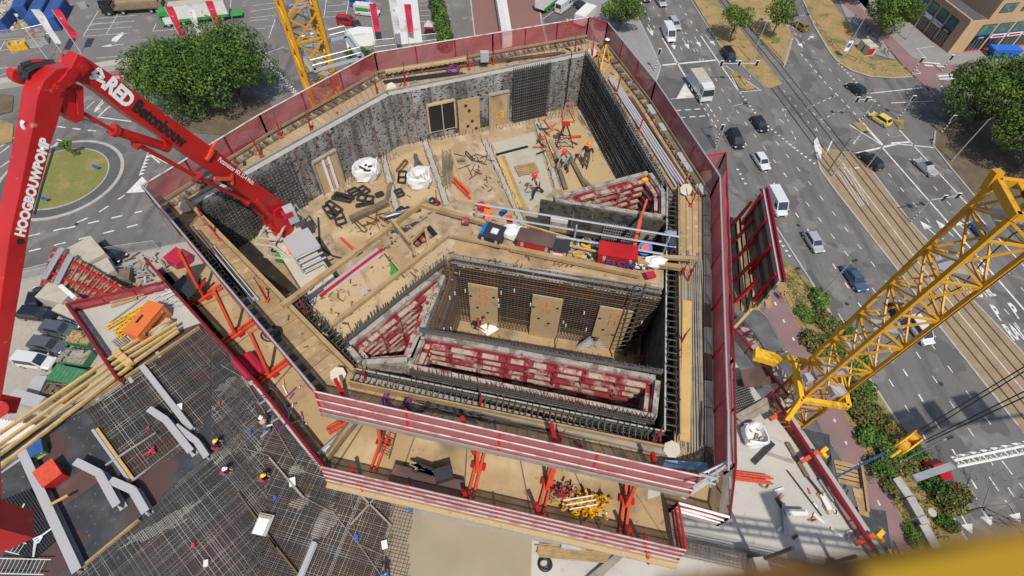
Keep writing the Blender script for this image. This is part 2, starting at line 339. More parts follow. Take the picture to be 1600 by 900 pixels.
area('tram_bed', 'ballast', [wts+ets], .03, 'brown ballast tram bed between the carriageways')
def offpath(pts, off):
    P_ = [g(x, y) for x, y in pts]; o = []
    for i, p in enumerate(P_):
        d = (P_[min(i+1, len(P_)-1)]-P_[max(i-1, 0)]).normalized(); o.append(p+Vector((-d.y, d.x, 0))*off)
    return o
rb = MB()
for o_ in (-2.75, -1.3, 1.3, 2.75):
    q = offpath(tramC, o_)
    for a, b in zip(q[:-1], q[1:]): rb.bar(a+Vector((0, 0, .05)), b+Vector((0, 0, .05)), .16, .05)
struct('tram_rails', 'rail', rb, 'dark steel tram rails along the ballast')
# kerbs
kb = MB()
def kerb(pts, w=.28, h=.13):
    for a, b in zip(pts[:-1], pts[1:]):
        a, b = g(*a), g(*b); kb.bar(a+Vector((0, 0, h/2+.011)), b+Vector((0, 0, h/2+.011)), w, h)
kerb([(985, 0), (1000, 35), (1017, 70), (1032, 105), (1025, 127), (1010, 140)]); kerb([(1212, 355), (1268, 442), (1310, 512), (1357, 590), (1405, 665), (1487, 807), (1510, 845)])
kerb([(1245, -20), (1275, 46), (1295, 80), (1307, 95), (1330, 110), (1360, 120), (1395, 122), (1425, 120)]); kerb([(1079, 0), (1125, 72), (1158, 102), (1200, 142)], .2)
kerb([(1224, 106), (1238, 60)], .2); kerb(wts[:-1], .3, .08); kerb(ets[1:], .3, .08); kerb([(1461, 205), (1458, 228), (1487, 265), (1522, 307)])
kerb([(1135, 350), (1172, 470), (1200, 497), (1237, 567), (1282, 667), (1297, 690), (1395, 845)], .14, .05); kerb([(733, -20), (742, 58)], .3); kerb([(836, -20), (847, 38), (860, 90)], .3)
kerb([(1250, 515), (1272, 555)], .2, .05)
struct('kerbs', 'kerb', kb)
# roundabout
CR = Vector((-70.8, 63.1, 0))
def ring(r0, r1, z, n=72): return [[(CR.x+r*math.cos(a), CR.y+r*math.sin(a)) for a in (2*math.pi*i/n for i in range(n))] for r in ((r1,))][0]
def disc(r, z0, z1, mi, b, n=72): b.prism([(CR.x+r*math.cos(2*math.pi*i/n), CR.y+r*math.sin(2*math.pi*i/n)) for i in range(n)], z0, z1, mi)
b = MB(); disc(9.3, .0, .10, 0, b); disc(8.75, .0, .13, 1, b); disc(7.15, 0, .2, 0, b); struct('roundabout', ['kerb', 'asphalt_dark'], b)
b = MB(); disc(6.9, .0, .26, 0, b); struct('roundabout_grass', 'grass_isl', b)

# ------------------------------------------------------------ road markings
mk = MB(); ZM = .03
def mline(a, b, w=.15, z=ZM):
    a, b = g(*a), g(*b); d = (b-a).normalized()*1.0; s = Vector((-d.y, d.x, 0))*w/2
    mk.add([(p.x, p.y, z) for p in (a-s, b-s, b+s, a+s)], [(0, 1, 2, 3)] if (b-a).cross(s).z > 0 else [(3, 2, 1, 0)])
def mdash(pts, dash=1.0, per=3.5, w=.15, z=ZM):
    P_ = [g(*p) for p in pts]; acc = 0
    for a, b in zip(P_[:-1], P_[1:]):
        L = (b-a).length; d = (b-a)/L; t = -acc
        while t < L:
            if t+dash > 0:
                p, q = a+d*max(t, 0), a+d*min(t+dash, L); s = Vector((-d.y, d.x, 0))*w/2
                mk.add([(r.x, r.y, z) for r in (p-s, q-s, q+s, p+s)], [(0, 1, 2, 3)])
            t += per
        acc = (L+acc) % per
def mpoly(pts, z=ZM): mk.sheet([g(*p) for p in pts], z)
def mtri(a, b, n, s=.5, flip=1):
    a, b = g(*a), g(*b); d = (b-a).normalized(); m = Vector((-d.y, d.x, 0))*flip
    for i in range(n):
        c = a+(b-a)*(i/(max(1, n-1))); mk.sheet([c-d*s/2, c+d*s/2, c+m*s*1.1], ZM)
def marrow(t, h, w=.14, hw=.55):
    a, b = g(*t), g(*h); d = (b-a).normalized(); s = Vector((-d.y, d.x, 0)); L = (b-a).length; m = a+d*L*.55
    mk.sheet([a-s*w/2, m-s*w/2, m+s*w/2, a+s*w/2], ZM); mk.sheet([m-s*hw, b, m+s*hw], ZM+.002)
D3 = [(1123, 167), (1168, 229), (1201, 275), (1236, 324), (1299, 409), (1342, 475), (1380, 530), (1420, 591), (1480, 690), (1530, 770)]
D1 = [(1070, 50), (1111, 112), (1133, 148), (1174, 205), (1224, 270), (1282, 345), (1329, 405), (1370, 460), (1455, 585), (1514, 671), (1600, 800)]
D2 = [(1212, 221), (1247, 264), (1307, 339), (1374, 426), (1430, 505), (1486, 579), (1549, 665), (1640, 790)]
for p, w in ((D3, .2), (D1, .14), (D2, .14), ([(1340, 520), (1391, 596), (1418, 640), (1470, 725), (1520, 800)], .14),
             ([(985, -30), (1012, 26), (1029, 54)], .2), ([(1040, -25), (1061, 7), (1089, 48), (1095, 56)], .18), ([(1020, 10), (1055, 62), (1070, 85)], .14), ([(1040, 12), (1050, 26), (1098, 100)], .14)): mdash(p, w=w)
mline((1035, 60), (1071, 120), .3); mline((1071, 120), (1089, 152), .25); mline((1095, 56), (1155, 144), .25); mline((1035, 102), (1119, 94), .45)
mdash([(1089, 152), (1120, 200)], .8, 1.7, .2)
mpoly([(1071, 128), (1057, 154), (1089, 152), (1078, 138)]); mline((1048, 155), (1089, 152), .15)
for a, b in (((1055, 173), (1100, 170)), ((1062, 184), (1106, 181))): mdash([a, b], 1.1, 1.9, .25)
mdash([(1100, 155), (1122, 190)], .8, 1.6, .2)
for t in ((1050, 62, 1054, 78), (1066, 60, 1077, 77), (1085, 57, 1095, 74), (1103, 56, 1118, 72), (1013, 38, 1020, 57)): marrow(t[:2], t[2:])
for i in range(2): mline((1011+i*4, 43), (1014+i*4, 48), .25)
mtri((1156, 146), (1182, 182), 8); mtri((1199, 198), (1240, 232), 8); mtri((1232, 226), (1271, 256), 7); mtri((1151, 265), (1163, 287), 4); mtri((1212, 370), (1232, 400), 5)
mline((1140, 112), (1155, 144), .15); mline((1155, 144), (1190, 141), .15); mline((1134, 103), (1188, 141), .15)
# east carriageway
mline((1377, 229), (1470, 335), .28); mline((1470, 335), (1600, 484), .3); mline((1600, 484), (1700, 600), .3); mline((1426, 226), (1512, 320), .22); mline((1512, 320), (1640, 460), .22)
for p in ([(1388, 271), (1434, 326), (1457, 354), (1530, 440), (1620, 540)], [(1421, 248), (1485, 321), (1532, 375), (1600, 455)]): mdash(p)
mdash([(1251, 84), (1290, 130), (1336, 178), (1356, 203)], 1.0, 2.0, .2); mdash([(1180, -20), (1215, 22), (1251, 62), (1272, 82), (1316, 130), (1348, 165), (1383, 205), (1400, 225)]); mdash([(1205, 5), (1237, 41), (1252, 57)])
mline((1337, 240), (1402, 225), .4); mline((1402, 225), (1462, 231), .25); mline((1360, 146), (1442, 137), .25); mline((1392, 161), (1460, 158), .2); mline((1327, 195), (1375, 225), .2); mline((1347, 192), (1380, 228), .5); mline((1405, 203), (1428, 228), .25)
mline((1333, 225), (1347, 208), .2); mline((1392, 224), (1422, 222), .4)
mtri((1310, 100), (1337, 129), 7); mtri((1353, 146), (1372, 165), 4); mtri((1432, 124), (1448, 138), 5); mtri((1455, 122), (1470, 135), 5)
for t in ((1222, 60, 1232, 77), (1243, 60, 1254, 75), (1262, 62, 1271, 56)): marrow(t[:2], t[2:], .2, .6)
for i in range(6): mline((1440-i*1.5, 97+i*.6+i*2), (1475-i*.5, 99+i*3), .0001)
for a, b in (((1441, 98), (1469, 101)), ((1444, 103), (1474, 105)), ((1465, 120), (1492, 118)), ((1467, 125), (1494, 123))): mline(a, b, .5, .16)
mline((1432, 77), (1460, 73), .15, .145); mline((1432, 77), (1447, 92), .15, .145); mline((1425, 117), (1437, 116), .15, .16); mline((1430, 108), (1438, 116), .15, .16)
for p in ([(1268, 166), (1305, 150)], [(1283, 187), (1320, 170)], [(1222, 170), (1232, 190)], [(1237, 205), (1245, 222)]): mdash(p, .8, 1.6, .15)
mdash([(1258, 165), (1285, 190), (1310, 215)], 1, 2.2, .12); mdash([(1215, 130), (1262, 190), (1275, 205)], .7, 2.4, .12)
for p in ([(1217, 186), (1225, 192)], [(1222, 170), (1229, 172)], [(1275, 200), (1277, 205)]): mline(*p)
q = offpath(tramC[3:7], 0)
for a, b_ in zip(q[:-1], q[1:]):
    d = (b_-a).normalized(); s = Vector((-d.y, d.x, 0))*.07; mk.add([(p.x, p.y, .045) for p in (a-s, b_-s, b_+s, a+s)], [(0, 1, 2, 3)])
for k in range(5): mline((1308+k*5, 268-k*1.2), (1343+k*3.4, 322-k*.5), .09, .05)
mpoly([(1271, 222), (1276, 215), (1284, 235), (1282, 250), (1274, 238)], .135); mpoly([(1298, 222), (1303, 216), (1294, 236), (1288, 245)], .05)
for a, b in (((1318, 263), (1323, 263)), ((1335, 263), (1343, 262))): mline(a, b, .3, .05)
for t in ((1467, 372, 1437, 345), (1490, 370, 1462, 344), (1515, 366, 1488, 340)): marrow(t[:2], t[2:], .2, .75)
for t in ((1519, 835, 1499, 800), (1548, 822, 1532, 790), (1595, 818, 1572, 785)): marrow(t[2:], t[:2], .15, .7)
for t in ((1381, 640, 1390, 670), (1310, 490, 1333, 527), (1367, 483, 1392, 515)): marrow(t[:2], t[2:], .16, .7)
for a, b in (((1512, 757), (1550, 820)), ((1545, 745), (1595, 818)), ((1475, 735), (1512, 800)), ((1565, 720), (1600, 765))): mdash([a, b], 1.6, 2.6, .16)
# bike path dots
for p in ((1223, 500), (1238, 528), (1252, 560), (1302, 655), (1320, 690), (1210, 473)): mline(p, (p[0]+2, p[1]+5), .25, .152)
mdash([(1340, 725), (1400, 840)], .6, 4, .2, .152)
# roundabout surroundings
mdash([(45, 369), (100, 357), (150, 335), (195, 305)], 1.5, 3.2, .25); mdash([(45, 393), (140, 370), (200, 355), (235, 346)], 1.5, 3.2, .25); mdash([(100, 358), (165, 343), (222, 330)], 1.5, 3.2, .25)
mtri((230, 240), (218, 272), 7, .8); mpoly([(197, 302), (222, 276), (232, 286), (226, 300)]); mline((232, 240), (250, 255), .25); mline((232, 240), (262, 256), .15)
mline((150, 170), (162, 155), .2); mline((153, 183), (172, 166), .25); mline((153, 183), (205, 190), .25); marrow((162, 160), (147, 176), .2, .5); mdash([(90, 198), (150, 205)], 1.5, 2.8, .25); mdash([(88, 218), (105, 222)], 1.5, 2.8, .25)
mpoly([(78, 232), (90, 222), (104, 225), (85, 236)]); mline((135, 170), (148, 158), .15); mline((0, 262), (20, 248), .2); mline((0, 240), (15, 228), .2); mdash([(0, 230), (22, 215)], 1, 2, .25)
# parking bays
PB = [(154, 17, 130, 57), (130, 57, 201, 52), (186, 19, 166, 54), (150, 29, 215, 24), (143, 38, 211, 33), (137, 47, 207, 42), (244, 37, 239, 49), (239, 49, 349, 40), (349, 40, 352, 31), (315, 33, 312, 45),
      (0, 79, 65, 73), (65, 73, 78, 61), (0, 78, 8, 64), (150, 91, 230, 84), (150, 106, 200, 88), (175, 104, 228, 86), (0, 107, 30, 105), (0, 119, 25, 107), (360, 12, 361, 0),
      (412, 85, 445, 73), (412, 85, 462, 146), (430, 30, 420, 60), (392, 18, 432, 12), (392, 28, 430, 24), (395, 9, 433, 4), (510, 0, 506, 28), (545, 0, 541, 25), (511, 10, 542, 7), (510, 19, 541, 17), (508, 27, 540, 25), (465, 0, 460, 10),
      (655, 2, 668, 1), (656, 9, 670, 8), (656, 17, 672, 16), (656, 25, 672, 24), (656, 34, 674, 33), (849, 29, 866, 17), (390, 33, 420, 30), (395, 46, 415, 44)]
for a in PB: mline(a[:2], a[2:], .13)
for k in range(14): mline((419+k*3.1, 104+k*3.4), (426+k*3.1, 101+k*3.4), .35)
marrow((194, 69), (158, 73), .2, .5); mpoly([(176, 60), (192, 50), (194, 53), (182, 66), (174, 64)])
roadmk = struct('road_markings', 'paint_white', mk, 'white painted lane lines, arrows and bays')
def roadtext(s, c, along, size, stretch=2.2, z=.035):
    "letters lie on the road; along = pixel towards the foot of the letters"
    a, b = g(*c), g(*along); yd = (a-b).normalized(); xd = Vector((yd.y, -yd.x, 0))
    t = text(s, (a.x, a.y, z), xd, yd*stretch, size, 'paint_white', 'road_lettering', bold=.03); t['kind'] = 'structure'; return t
roadtext('HOTEL', (1533, 457), (1545, 472), 1.15, 2.2); roadtext('P', (1558, 490), (1565, 500), 1.5, 2.4); roadtext('P', (1586, 487), (1593, 497), 1.5, 2.4)
roadtext("RAI'", (1586, 520), (1596, 533), 1.35, 2.6); roadtext('RA', (1531, 422), (1540, 434), 1.2, 2.4); roadtext('RA', (1538, 423), (1548, 434), .01, 2.4) if 0 else None

# ------------------------------------------------------------ vegetation
def leafmesh(name, blobs, n, size, m, seed=1, flat=.0):
    """blobs: (x, y, z, rx, ry, rz); small leaf-clump faces spread mostly near the blob surfaces, with gaps"""
    r = np.random.RandomState(seed); V = []
    vol = np.array([b_[3]*b_[4] for b_ in blobs]); cnt = (n*vol/vol.sum()).astype(int)
    for bl, c in zip(blobs, cnt):
        u = r.normal(size=(c, 3)); u /= np.linalg.norm(u, axis=1)[:, None]
        rr = r.uniform(.55, 1.08, c)**.6; nz = np.sin(u[:, 0]*7+bl[0])*np.sin(u[:, 1]*6+bl[1])*np.sin(u[:, 2]*5); keep = nz > -.45
        p = (u*rr[:, None]*(1+.12*nz[:, None]))[keep]*np.array(bl[3:6])+np.array(bl[:3])
        V.append((p, u[keep]))
    P_ = np.concatenate([v[0] for v in V]); U = np.concatenate([v[1] for v in V]); k = len(P_)
    nn = U*.9+r.normal(size=(k, 3))*.7+np.array([0, 0, .35]); nn /= np.linalg.norm(nn, axis=1)[:, None]
    t = np.cross(nn, r.normal(size=(k, 3))); t /= np.linalg.norm(t, axis=1)[:, None]; bt = np.cross(nn, t)
    s = size*r.uniform(.5, 1.3, (k, 1))
    q = np.stack([P_-t*s*.9, P_-bt*s*.45, P_+t*s*.9, P_+bt*s*.45], 1).reshape(-1, 3)
    me = bpy.data.meshes.new(name); me.vertices.add(len(q)); me.vertices.foreach_set('co', q.ravel())
    me.loops.add(len(q)); me.loops.foreach_set('vertex_index', np.arange(len(q))); me.polygons.add(k)
    me.polygons.foreach_set('loop_start', np.arange(k)*4); me.polygons.foreach_set('loop_total', np.full(k, 4)); me.update(calc_edges=True)
    me.materials.append(M[m]); return me
def meshobj(name, me, parent=None):
    o = bpy.data.objects.new(name, me); COL.objects.link(o); o.parent = parent; return o
def tree(label, px, py, h, rx, ry, n, m='leaf', seed=1, size=.32, trunk=.3, crown0=.3, nb=12, group=None, bark='bark', name='tree'):
    base = g(px, py); o = proto(name, label, 'tree' if name == 'tree' else 'shrub', base, 0, group); r = random.Random(seed)
    cz = h*(crown0+(1-crown0)/2); rz = h*(1-crown0)/2; bl = []
    for i in range(nb):
        a = i*2.4+r.uniform(-.4, .4); q = math.sqrt((i+.5)/nb)*.72
        bl.append((math.cos(a)*q*rx, math.sin(a)*q*ry, cz+(r.uniform(-.75, .2) if i % 2 else r.uniform(.2, .62))*rz*(1.15-q*.9), rx*r.uniform(.28, .42), ry*r.uniform(.28, .42), rz*r.uniform(.35, .5)))
    meshobj('crown', leafmesh('crown', bl, n, size, m, seed), o)
    t = MB(); t.tube((0, 0, -.1), (r.uniform(-.2, .2), r.uniform(-.2, .2), cz), trunk, trunk*.45, 8)
    for b_ in bl[::1]: t.tube((0, 0, h*crown0*r.uniform(.7, 1.2)), b_[:3], trunk*.3, trunk*.08, 5)
    t.build('trunk', bark, o, local=True); return o
tree('left half of the large dark green double tree beside the roundabout', 302, 180, 14.5, 7.6, 7.2, 20000, 'leaf_dark', 1, .27, .38, .1, 20)
tree('right half of the large dark green double tree beside the roundabout', 380, 168, 16, 8.0, 7.6, 22000, 'leaf_dark', 2, .27, .4, .1, 22)
tree('bright green round street tree beside the white trailer at the top', 966, 48, 8, 5, 4.6, 8000, 'leaf', 3, .24, .2, .2, 14)
tree('pale green street tree on the dry strip between road and tram rails', 1139, 66, 8, 3.8, 3.6, 2600, 'leaf_light', 4, .28, .16, .35)
tree('small pale green tree right of the tram rails at the top', 1204, 60, 9, 3.5, 3.4, 2400, 'leaf_light', 5, .28, .16, .4)
tree('bushy green tree on the paving in front of the tan brick building', 1371, 62, 11, 5.8, 5.4, 9500, 'leaf', 6, .26, .22, .15, 14)
tree('green tree cut by the top edge above the bike path', 1330, 8, 9, 4.6, 4.2, 3200, 'leaf', 7, .3, .2, .3)
tree('light green tree at the very top over the side of the tram track', 1160, -28, 9, 4.5, 4.2, 3000, 'leaf_light', 17, .3, .2, .3)
tree('largest green tree on the right casting shade over the junction', 1515, 200, 14, 8.8, 8, 19000, 'leaf', 8, .28, .4, .12, 20)
tree('dark green tree at the right edge behind the yellow crane head', 1590, 262, 14, 8, 8, 17000, 'leaf', 9, .28, .35, .12, 18)
tree('small dark conifer-like bush behind the fence beside the yellow crane mast', 567, 112, 5.5, 3.2, 2.8, 3600, 'leaf_dark', 10, .26, .2, .08, 9)
tree('tiny young tree standing on the roundabout grass', 118, 246, 3.6, 1.2, 1.2, 500, 'leaf_light', 11, .2, .06, .45, 6)
# hedge at top
for i, (px, py, h) in enumerate(((683, -2, 6), (688, 20, 6), (693, 40, 5.5), (697, 60, 5))):
    b0 = g(px, py+18); o = proto('hedge', ['farthest', 'third', 'second', 'nearest'][i]+' dark green conifer of the hedge row left of the brick plaza', 'hedge', b0, 0, 'conifers in the hedge row')
    meshobj('crown', leafmesh('crown', [(0, 0, h*.45, 1.7, 2.2, h*.5), (rnd.uniform(-.5, .5), .3, h*.8, 1.0, 1.2, h*.25)], 2200, .26, 'leaf_dark', 30+i), o)
    MB().tube((0, 0, 0), (0, 0, h*.5), .15).build('trunk', 'bark', o, local=True)
# shrub patches on the verge
sh = [(1275, 470, 3, 1.2), (1262, 492, 2.6, 1), (1288, 505, 3.2, 1.5), (1272, 540, 3.3, 1.7), (1300, 545, 3, 1.5), (1328, 570, 3.2, 1.6), (1345, 610, 3, 1.6), (1340, 640, 3.2, 1.8), (1368, 655, 3.2, 1.7), (1350, 680, 3, 1.6), (1385, 700, 3, 1.6),
      (1372, 725, 2.8, 1.5), (1402, 728, 2.8, 1.4), (1395, 680, 2.4, 1.3), (1428, 712, 2.6, 1.4), (1445, 745, 2.6, 1.6), (1462, 770, 2.8, 1.8), (1480, 790, 2.8, 1.8), (1492, 775, 2.4, 1.8), (1422, 840, 2, 1), (1475, 815, 2, 1.2), (1318, 515, 2, 1), (1390, 762, 2, 1)]
pm = {}
for i, (px, py, r_, h) in enumerate(sh):
    k = i % 5
    if k not in pm:
        bl = [(rnd.uniform(-.6, .6), rnd.uniform(-.6, .6), .35, .5, .5, .5) for _ in range(7)]
        me = leafmesh('foliage', bl, 1500, .13, ['leaf', 'leaf_dark', 'leaf_dry', 'leaf_dry', 'leaf_dark'][k], 50+k)
        st = MB(); [st.tube((0, 0, 0), (b_[0]*.8, b_[1]*.8, .5), .03, n=4) for b_ in bl]; stm = st.build('stem', 'bark'); pm[k] = (me, stm.data); bpy.data.objects.remove(stm)
    o = proto('shrub', 'one of the dense wild shrubs growing on the verge between bike path and main road', 'shrub', g(px, py, .1), rnd.uniform(0, 6), 'wild shrubs on the roadside verge')
    o.scale = (r_*.62, r_*.62, h*.9); meshobj('foliage', pm[k][0], o); meshobj('stem', pm[k][1], o)
gb = leafmesh('verge_weeds', [(0, 0, .1, 1, 1, .2)], 10, .1, 'leaf_dry', 3)
cl = []
for _ in range(240):
    t = rnd.random(); a = rnd.random(); i = rnd.randrange(0, 5); L_ = [(1215, 415), (1272, 545), (1332, 665), (1385, 757), (1425, 840)]; Rr = [(1250, 425), (1312, 520), (1380, 630), (1440, 735), (1500, 835)]
    i = rnd.randrange(0, 4); l = [L_[i][k]*(1-t)+L_[i+1][k]*t for k in (0, 1)]; r_ = [Rr[i][k]*(1-t)+Rr[i+1][k]*t for k in (0, 1)]
    p = g(l[0]*(1-a)+r_[0]*a, l[1]*(1-a)+r_[1]*a, .1); cl.append((p.x, p.y, .15, rnd.uniform(.3, .9), rnd.uniform(.3, .9), .25))
tag(meshobj('verge_weeds', leafmesh('verge_weeds', cl, 9000, .14, 'leaf_dry', 5)), 'low dry and green weeds covering the roadside verge', 'weeds', None, 'stuff')
# bare tree bottom right
o = thing('bare_tree', 'leafless pale branched tree beside the red car at bottom right', 'tree', g(1512, 800)); t = MB(); base = g(1512, 800)
rb_ = random.Random(5)
def branch(p, d, L, r, dep, t):
    q = p+d*L; t.tube(p, q, r, r*.65, 5)
    if dep == 0: return
    for _ in range(3 if dep > 1 else 4):
        nd = (d+Vector((rb_.uniform(-.75, .75), rb_.uniform(-.75, .75), rb_.uniform(-.15, .5)))).normalized(); branch(q, nd, L*rb_.uniform(.6, .85), r*.55, dep-1, t)
branch(base, Vector((0, 0, 1)), 2.2, .16, 0, t); t.build('trunk', 'bark_grey', o); t = MB()
for k in range(5): branch(base+Vector((0, 0, 2.2)), Vector((math.cos(k*1.3), math.sin(k*1.3), .9)).normalized(), 2.0, .085, 3, t)
t.build('branches', 'bark_grey', o)
# dead twig tree left edge
# ------------------------------------------------------------ street furniture
def lamp(label, base, top, arm=1.6, h=8.9, col='galv', two=False, adir=None):
    p = g(*base); o = thing('street_lamp', label, 'street lamp', p, 'tall street lamps'); t = MB(); t.tube(p, p+Vector((0, 0, h)), .11, .07, 8); t.tube(p, p+Vector((0, 0, .9)), .16, n=8); t.build('pole', col, o)
    a = Vector(adir or (1, 0, 0)).normalized()
    for s in ((1, -1) if two else (1,)):
        t = MB(); e = p+Vector((0, 0, h+.15))+a*arm*s; t.tube(p+Vector((0, 0, h-.05)), e, .05); t.build('arm', col, o)
        t = MB(); t.box(e+a*.3*s+Vector((0, 0, .02)), (.75, .3, .16), math.atan2(a.y, a.x)); t.build('lamp_head', 'dark_steel', o)
ad = (.95, .3, 0)
lamp('two-armed street lamp beside the white car above the junction', (1172, 96), None, two=True, adir=(1, -.15, 0), arm=.9, h=8.5)
lamp('two-armed street lamp on the tram strip by the brown taxi', (1221, 92), None, two=True, adir=(1, .25, 0), arm=.9, h=9)
lamp('street lamp with a white blue-figured sign on the dry grass triangle', (1316, 89), None, .3, 8.9, adir=ad)
lamp('street lamp by the red-netted slab next to the black van', (1118, 233), None, 1.6, 8.9, adir=(.97, .2, 0))
lamp('street lamp between the tram rails and the roundabout of parked junction', (1300, 276), None, .3, 8.9, adir=ad)
lamp('street lamp on the verge beside the blue car', (1275, 470), None, .3, 8.7, adir=ad)
lamp('street lamp at the edge of the soil under the large right tree', (1486, 252), None, .3, 8.7, adir=ad)
lamp('street lamp on the verge next to the yellow crane hook block', (1405, 722), None, .3, 7.5, adir=ad)
lamp('short black-footed street lamp on the paving before the brick building', (1415, 63), None, .2, 4.5, adir=ad)
b = MB(); s0 = g(1326, 72, 2.6); b.box(s0, (1.1, .06, 2.2), .2); s_ = one('road_sign', 'white sign with blue figures hung on the lamp post on the dry grass', 'sign', 'sign_white', b)
b = MB(); b.box(s0+Vector((0, -.05, .2)), (.8, .03, .9), .2); tag(b.build('sign_symbol', 'blue_bright', s_), 'blue figures on the sign')
def signal(label, base, arm=None, h=4.9, heads=1):
    p = g(*base); o = thing('traffic_light', label, 'traffic light', p, 'traffic lights at the junction')
    b = MB()
    for k in range(8): b.tube(p+Vector((0, 0, k*.3)), p+Vector((0, 0, k*.3+.3)), .1, n=7, mi=k % 2)
    b.tube(p+Vector((0, 0, 2.4)), p+Vector((0, 0, h)), .09, n=7, mi=2); b.build('pole', ['black', 'sign_white', 'galv'], o)
    hd = []
    if arm:
        a = Vector(arm); e = p+Vector((0, 0, h))+a; b = MB(); b.tube(p+Vector((0, 0, h)), e, .09, n=6); b.build('arm', 'galv', o)
        hd = [e-a*(k*.52)/1 for k in range(heads)]
    else: hd = [p+Vector((0, 0, h-.3))]
    for q in hd:
        b = MB(); b.box(q, (.62, .12, 1.15), 0, 1); b.box(q+Vector((0, -.05, 0)), (.48, .14, 1.0), 0, 0); b.build('signal_head', ['black', 'sign_white'], o)
signal('cantilever traffic light with two heads over the east carriageway', (1422, 347), (4.6, 1.0, 0), 4.9, 2)
signal('cantilever traffic light over the lanes above the white box truck', (1165, 135), (-6.6, -.3, 0), 4.9, 3)
signal('cantilever traffic light next to the yellow car', (1343, 192), (-3.2, 0, 0), 4.9, 2)
signal('traffic light on the small island right of the yellow car', (1402, 187)); signal('traffic light at the right edge of the junction under the tree', (1470, 208), h=3.6)
signal('traffic light on the pavement corner beside the mesh fence', (1022, 112), None, 4.6); signal('pedestrian light where dry grass meets the bike path', (1424, 116), h=3.4); signal('pedestrian light at the zebra near the brick building', (1470, 112), h=3.4)
signal('traffic light standing left of the tall lamp by the black van', (1117, 226), h=4)
# overhead wire masts on tram bed
for lb, a, h in (('left wooden tram wire mast beside the two-rail crossing', (1294, 268), 7), ('right brown tram wire mast beside the black estate car', (1354, 262), 7)):
    p = g(*a); o = one('tram_mast', lb, 'mast', 'timber_grey', MB().tube(p, p+Vector((0, 0, h)), .13, .09, 8).tube(p+Vector((0, 0, h-.6)), p+Vector((2.4, .4, h-.4)), .04))
# low railings
def lowrail(label, pts, h=.8, name='bollard_rail'):
    b = MB(); P_ = [g(*p) for p in pts]
    for a, c in zip(P_[:-1], P_[1:]):
        n = max(1, int((c-a).length/2.2))
        for k in range(n):
            u, v = a+(c-a)*(k/n), a+(c-a)*((k+.7)/n); z = Vector((0, 0, h)); b.path([u, u+z, v+z, v], .045, 4)
    one(name, label, 'railing', 'dark_steel', b)
lowrail('dark hooped railing round the dry grass triangle', [(1247, 0), (1262, 25), (1290, 62), (1320, 90), (1365, 110), (1422, 116)])
lowrail('dark hooped railing between bike path and dry verge', [(1226, 462), (1240, 492), (1262, 530)], 1)
b = MB()
for a, c in (((1345, 75), 0), ((1355, 82), 1)):
    q = g(*a); 
o = thing('utility_cabinets', 'pair of white cabinets with green and red sides on the dry grass', 'cabinet', g(1352, 82))
for (px, py, c) in ((1347, 78, 'green_bin'), (1355, 85, 'red')):
    q = g(px, py); b = MB(); b.box(q+Vector((0, 0, 1)), (2.0, 1.4, 2), .2, 0); b.build('cabinet_body', 'offwhite', o); b = MB(); b.box(q+Vector((-.1, -.72, 1)), (1.5, .06, 1.4), .2); b.build('door', c, o)
p = g(1208, 196)
# site paving sign on roundabout
for lb, a in (('small blue round sign on the right of the roundabout grass', (155, 268)), ('small white and blue sign lying low at the front of the roundabout grass', (76, 318))):
    p = g(*a); o = thing('roundabout_sign', lb, 'sign', p); MB().tube(p, p+Vector((0, 0, 1.2)), .04).build('post', 'galv', o); MB().tube(p+Vector((0, -.05, 1.1)), p+Vector((0, .02, 1.1)), .42, n=14).build('sign_disc', 'blue_bright', o)
# long low wall with banner, top left
a, c = g(-60, 145), g(262, 92); b = MB(); b.bar(a+Vector((0, 0, .5)), c+Vector((0, 0, .5)), 2.0, 1.0); b.bar(a+Vector((0, -.9, -.0)), c+Vector((0, -.9, 0)), .4, 2.2)
wl = one('parapet_wall', 'long low pale concrete wall between parking lot and roundabout road', 'wall', 'concrete', b)
a, c = g(168, 121), g(212, 114); dv = (c-a).normalized(); nv = Vector((dv.y, -dv.x, 0))*1.35
o = thing('banner', 'red banner with white letters hung on the low concrete wall', 'banner', a); b = MB(); b.bar(a+nv+Vector((0, 0, .4)), c+nv+Vector((0, 0, .4)), .06, 1.5); b.build('banner_cloth', 'flag_red', o)
text('des-yel', (a+c)/2+nv*1.03+Vector((0, 0, .6)), dv, (0, 0, 1), 1.15, 'white', 'lettering', o, bold=.02)
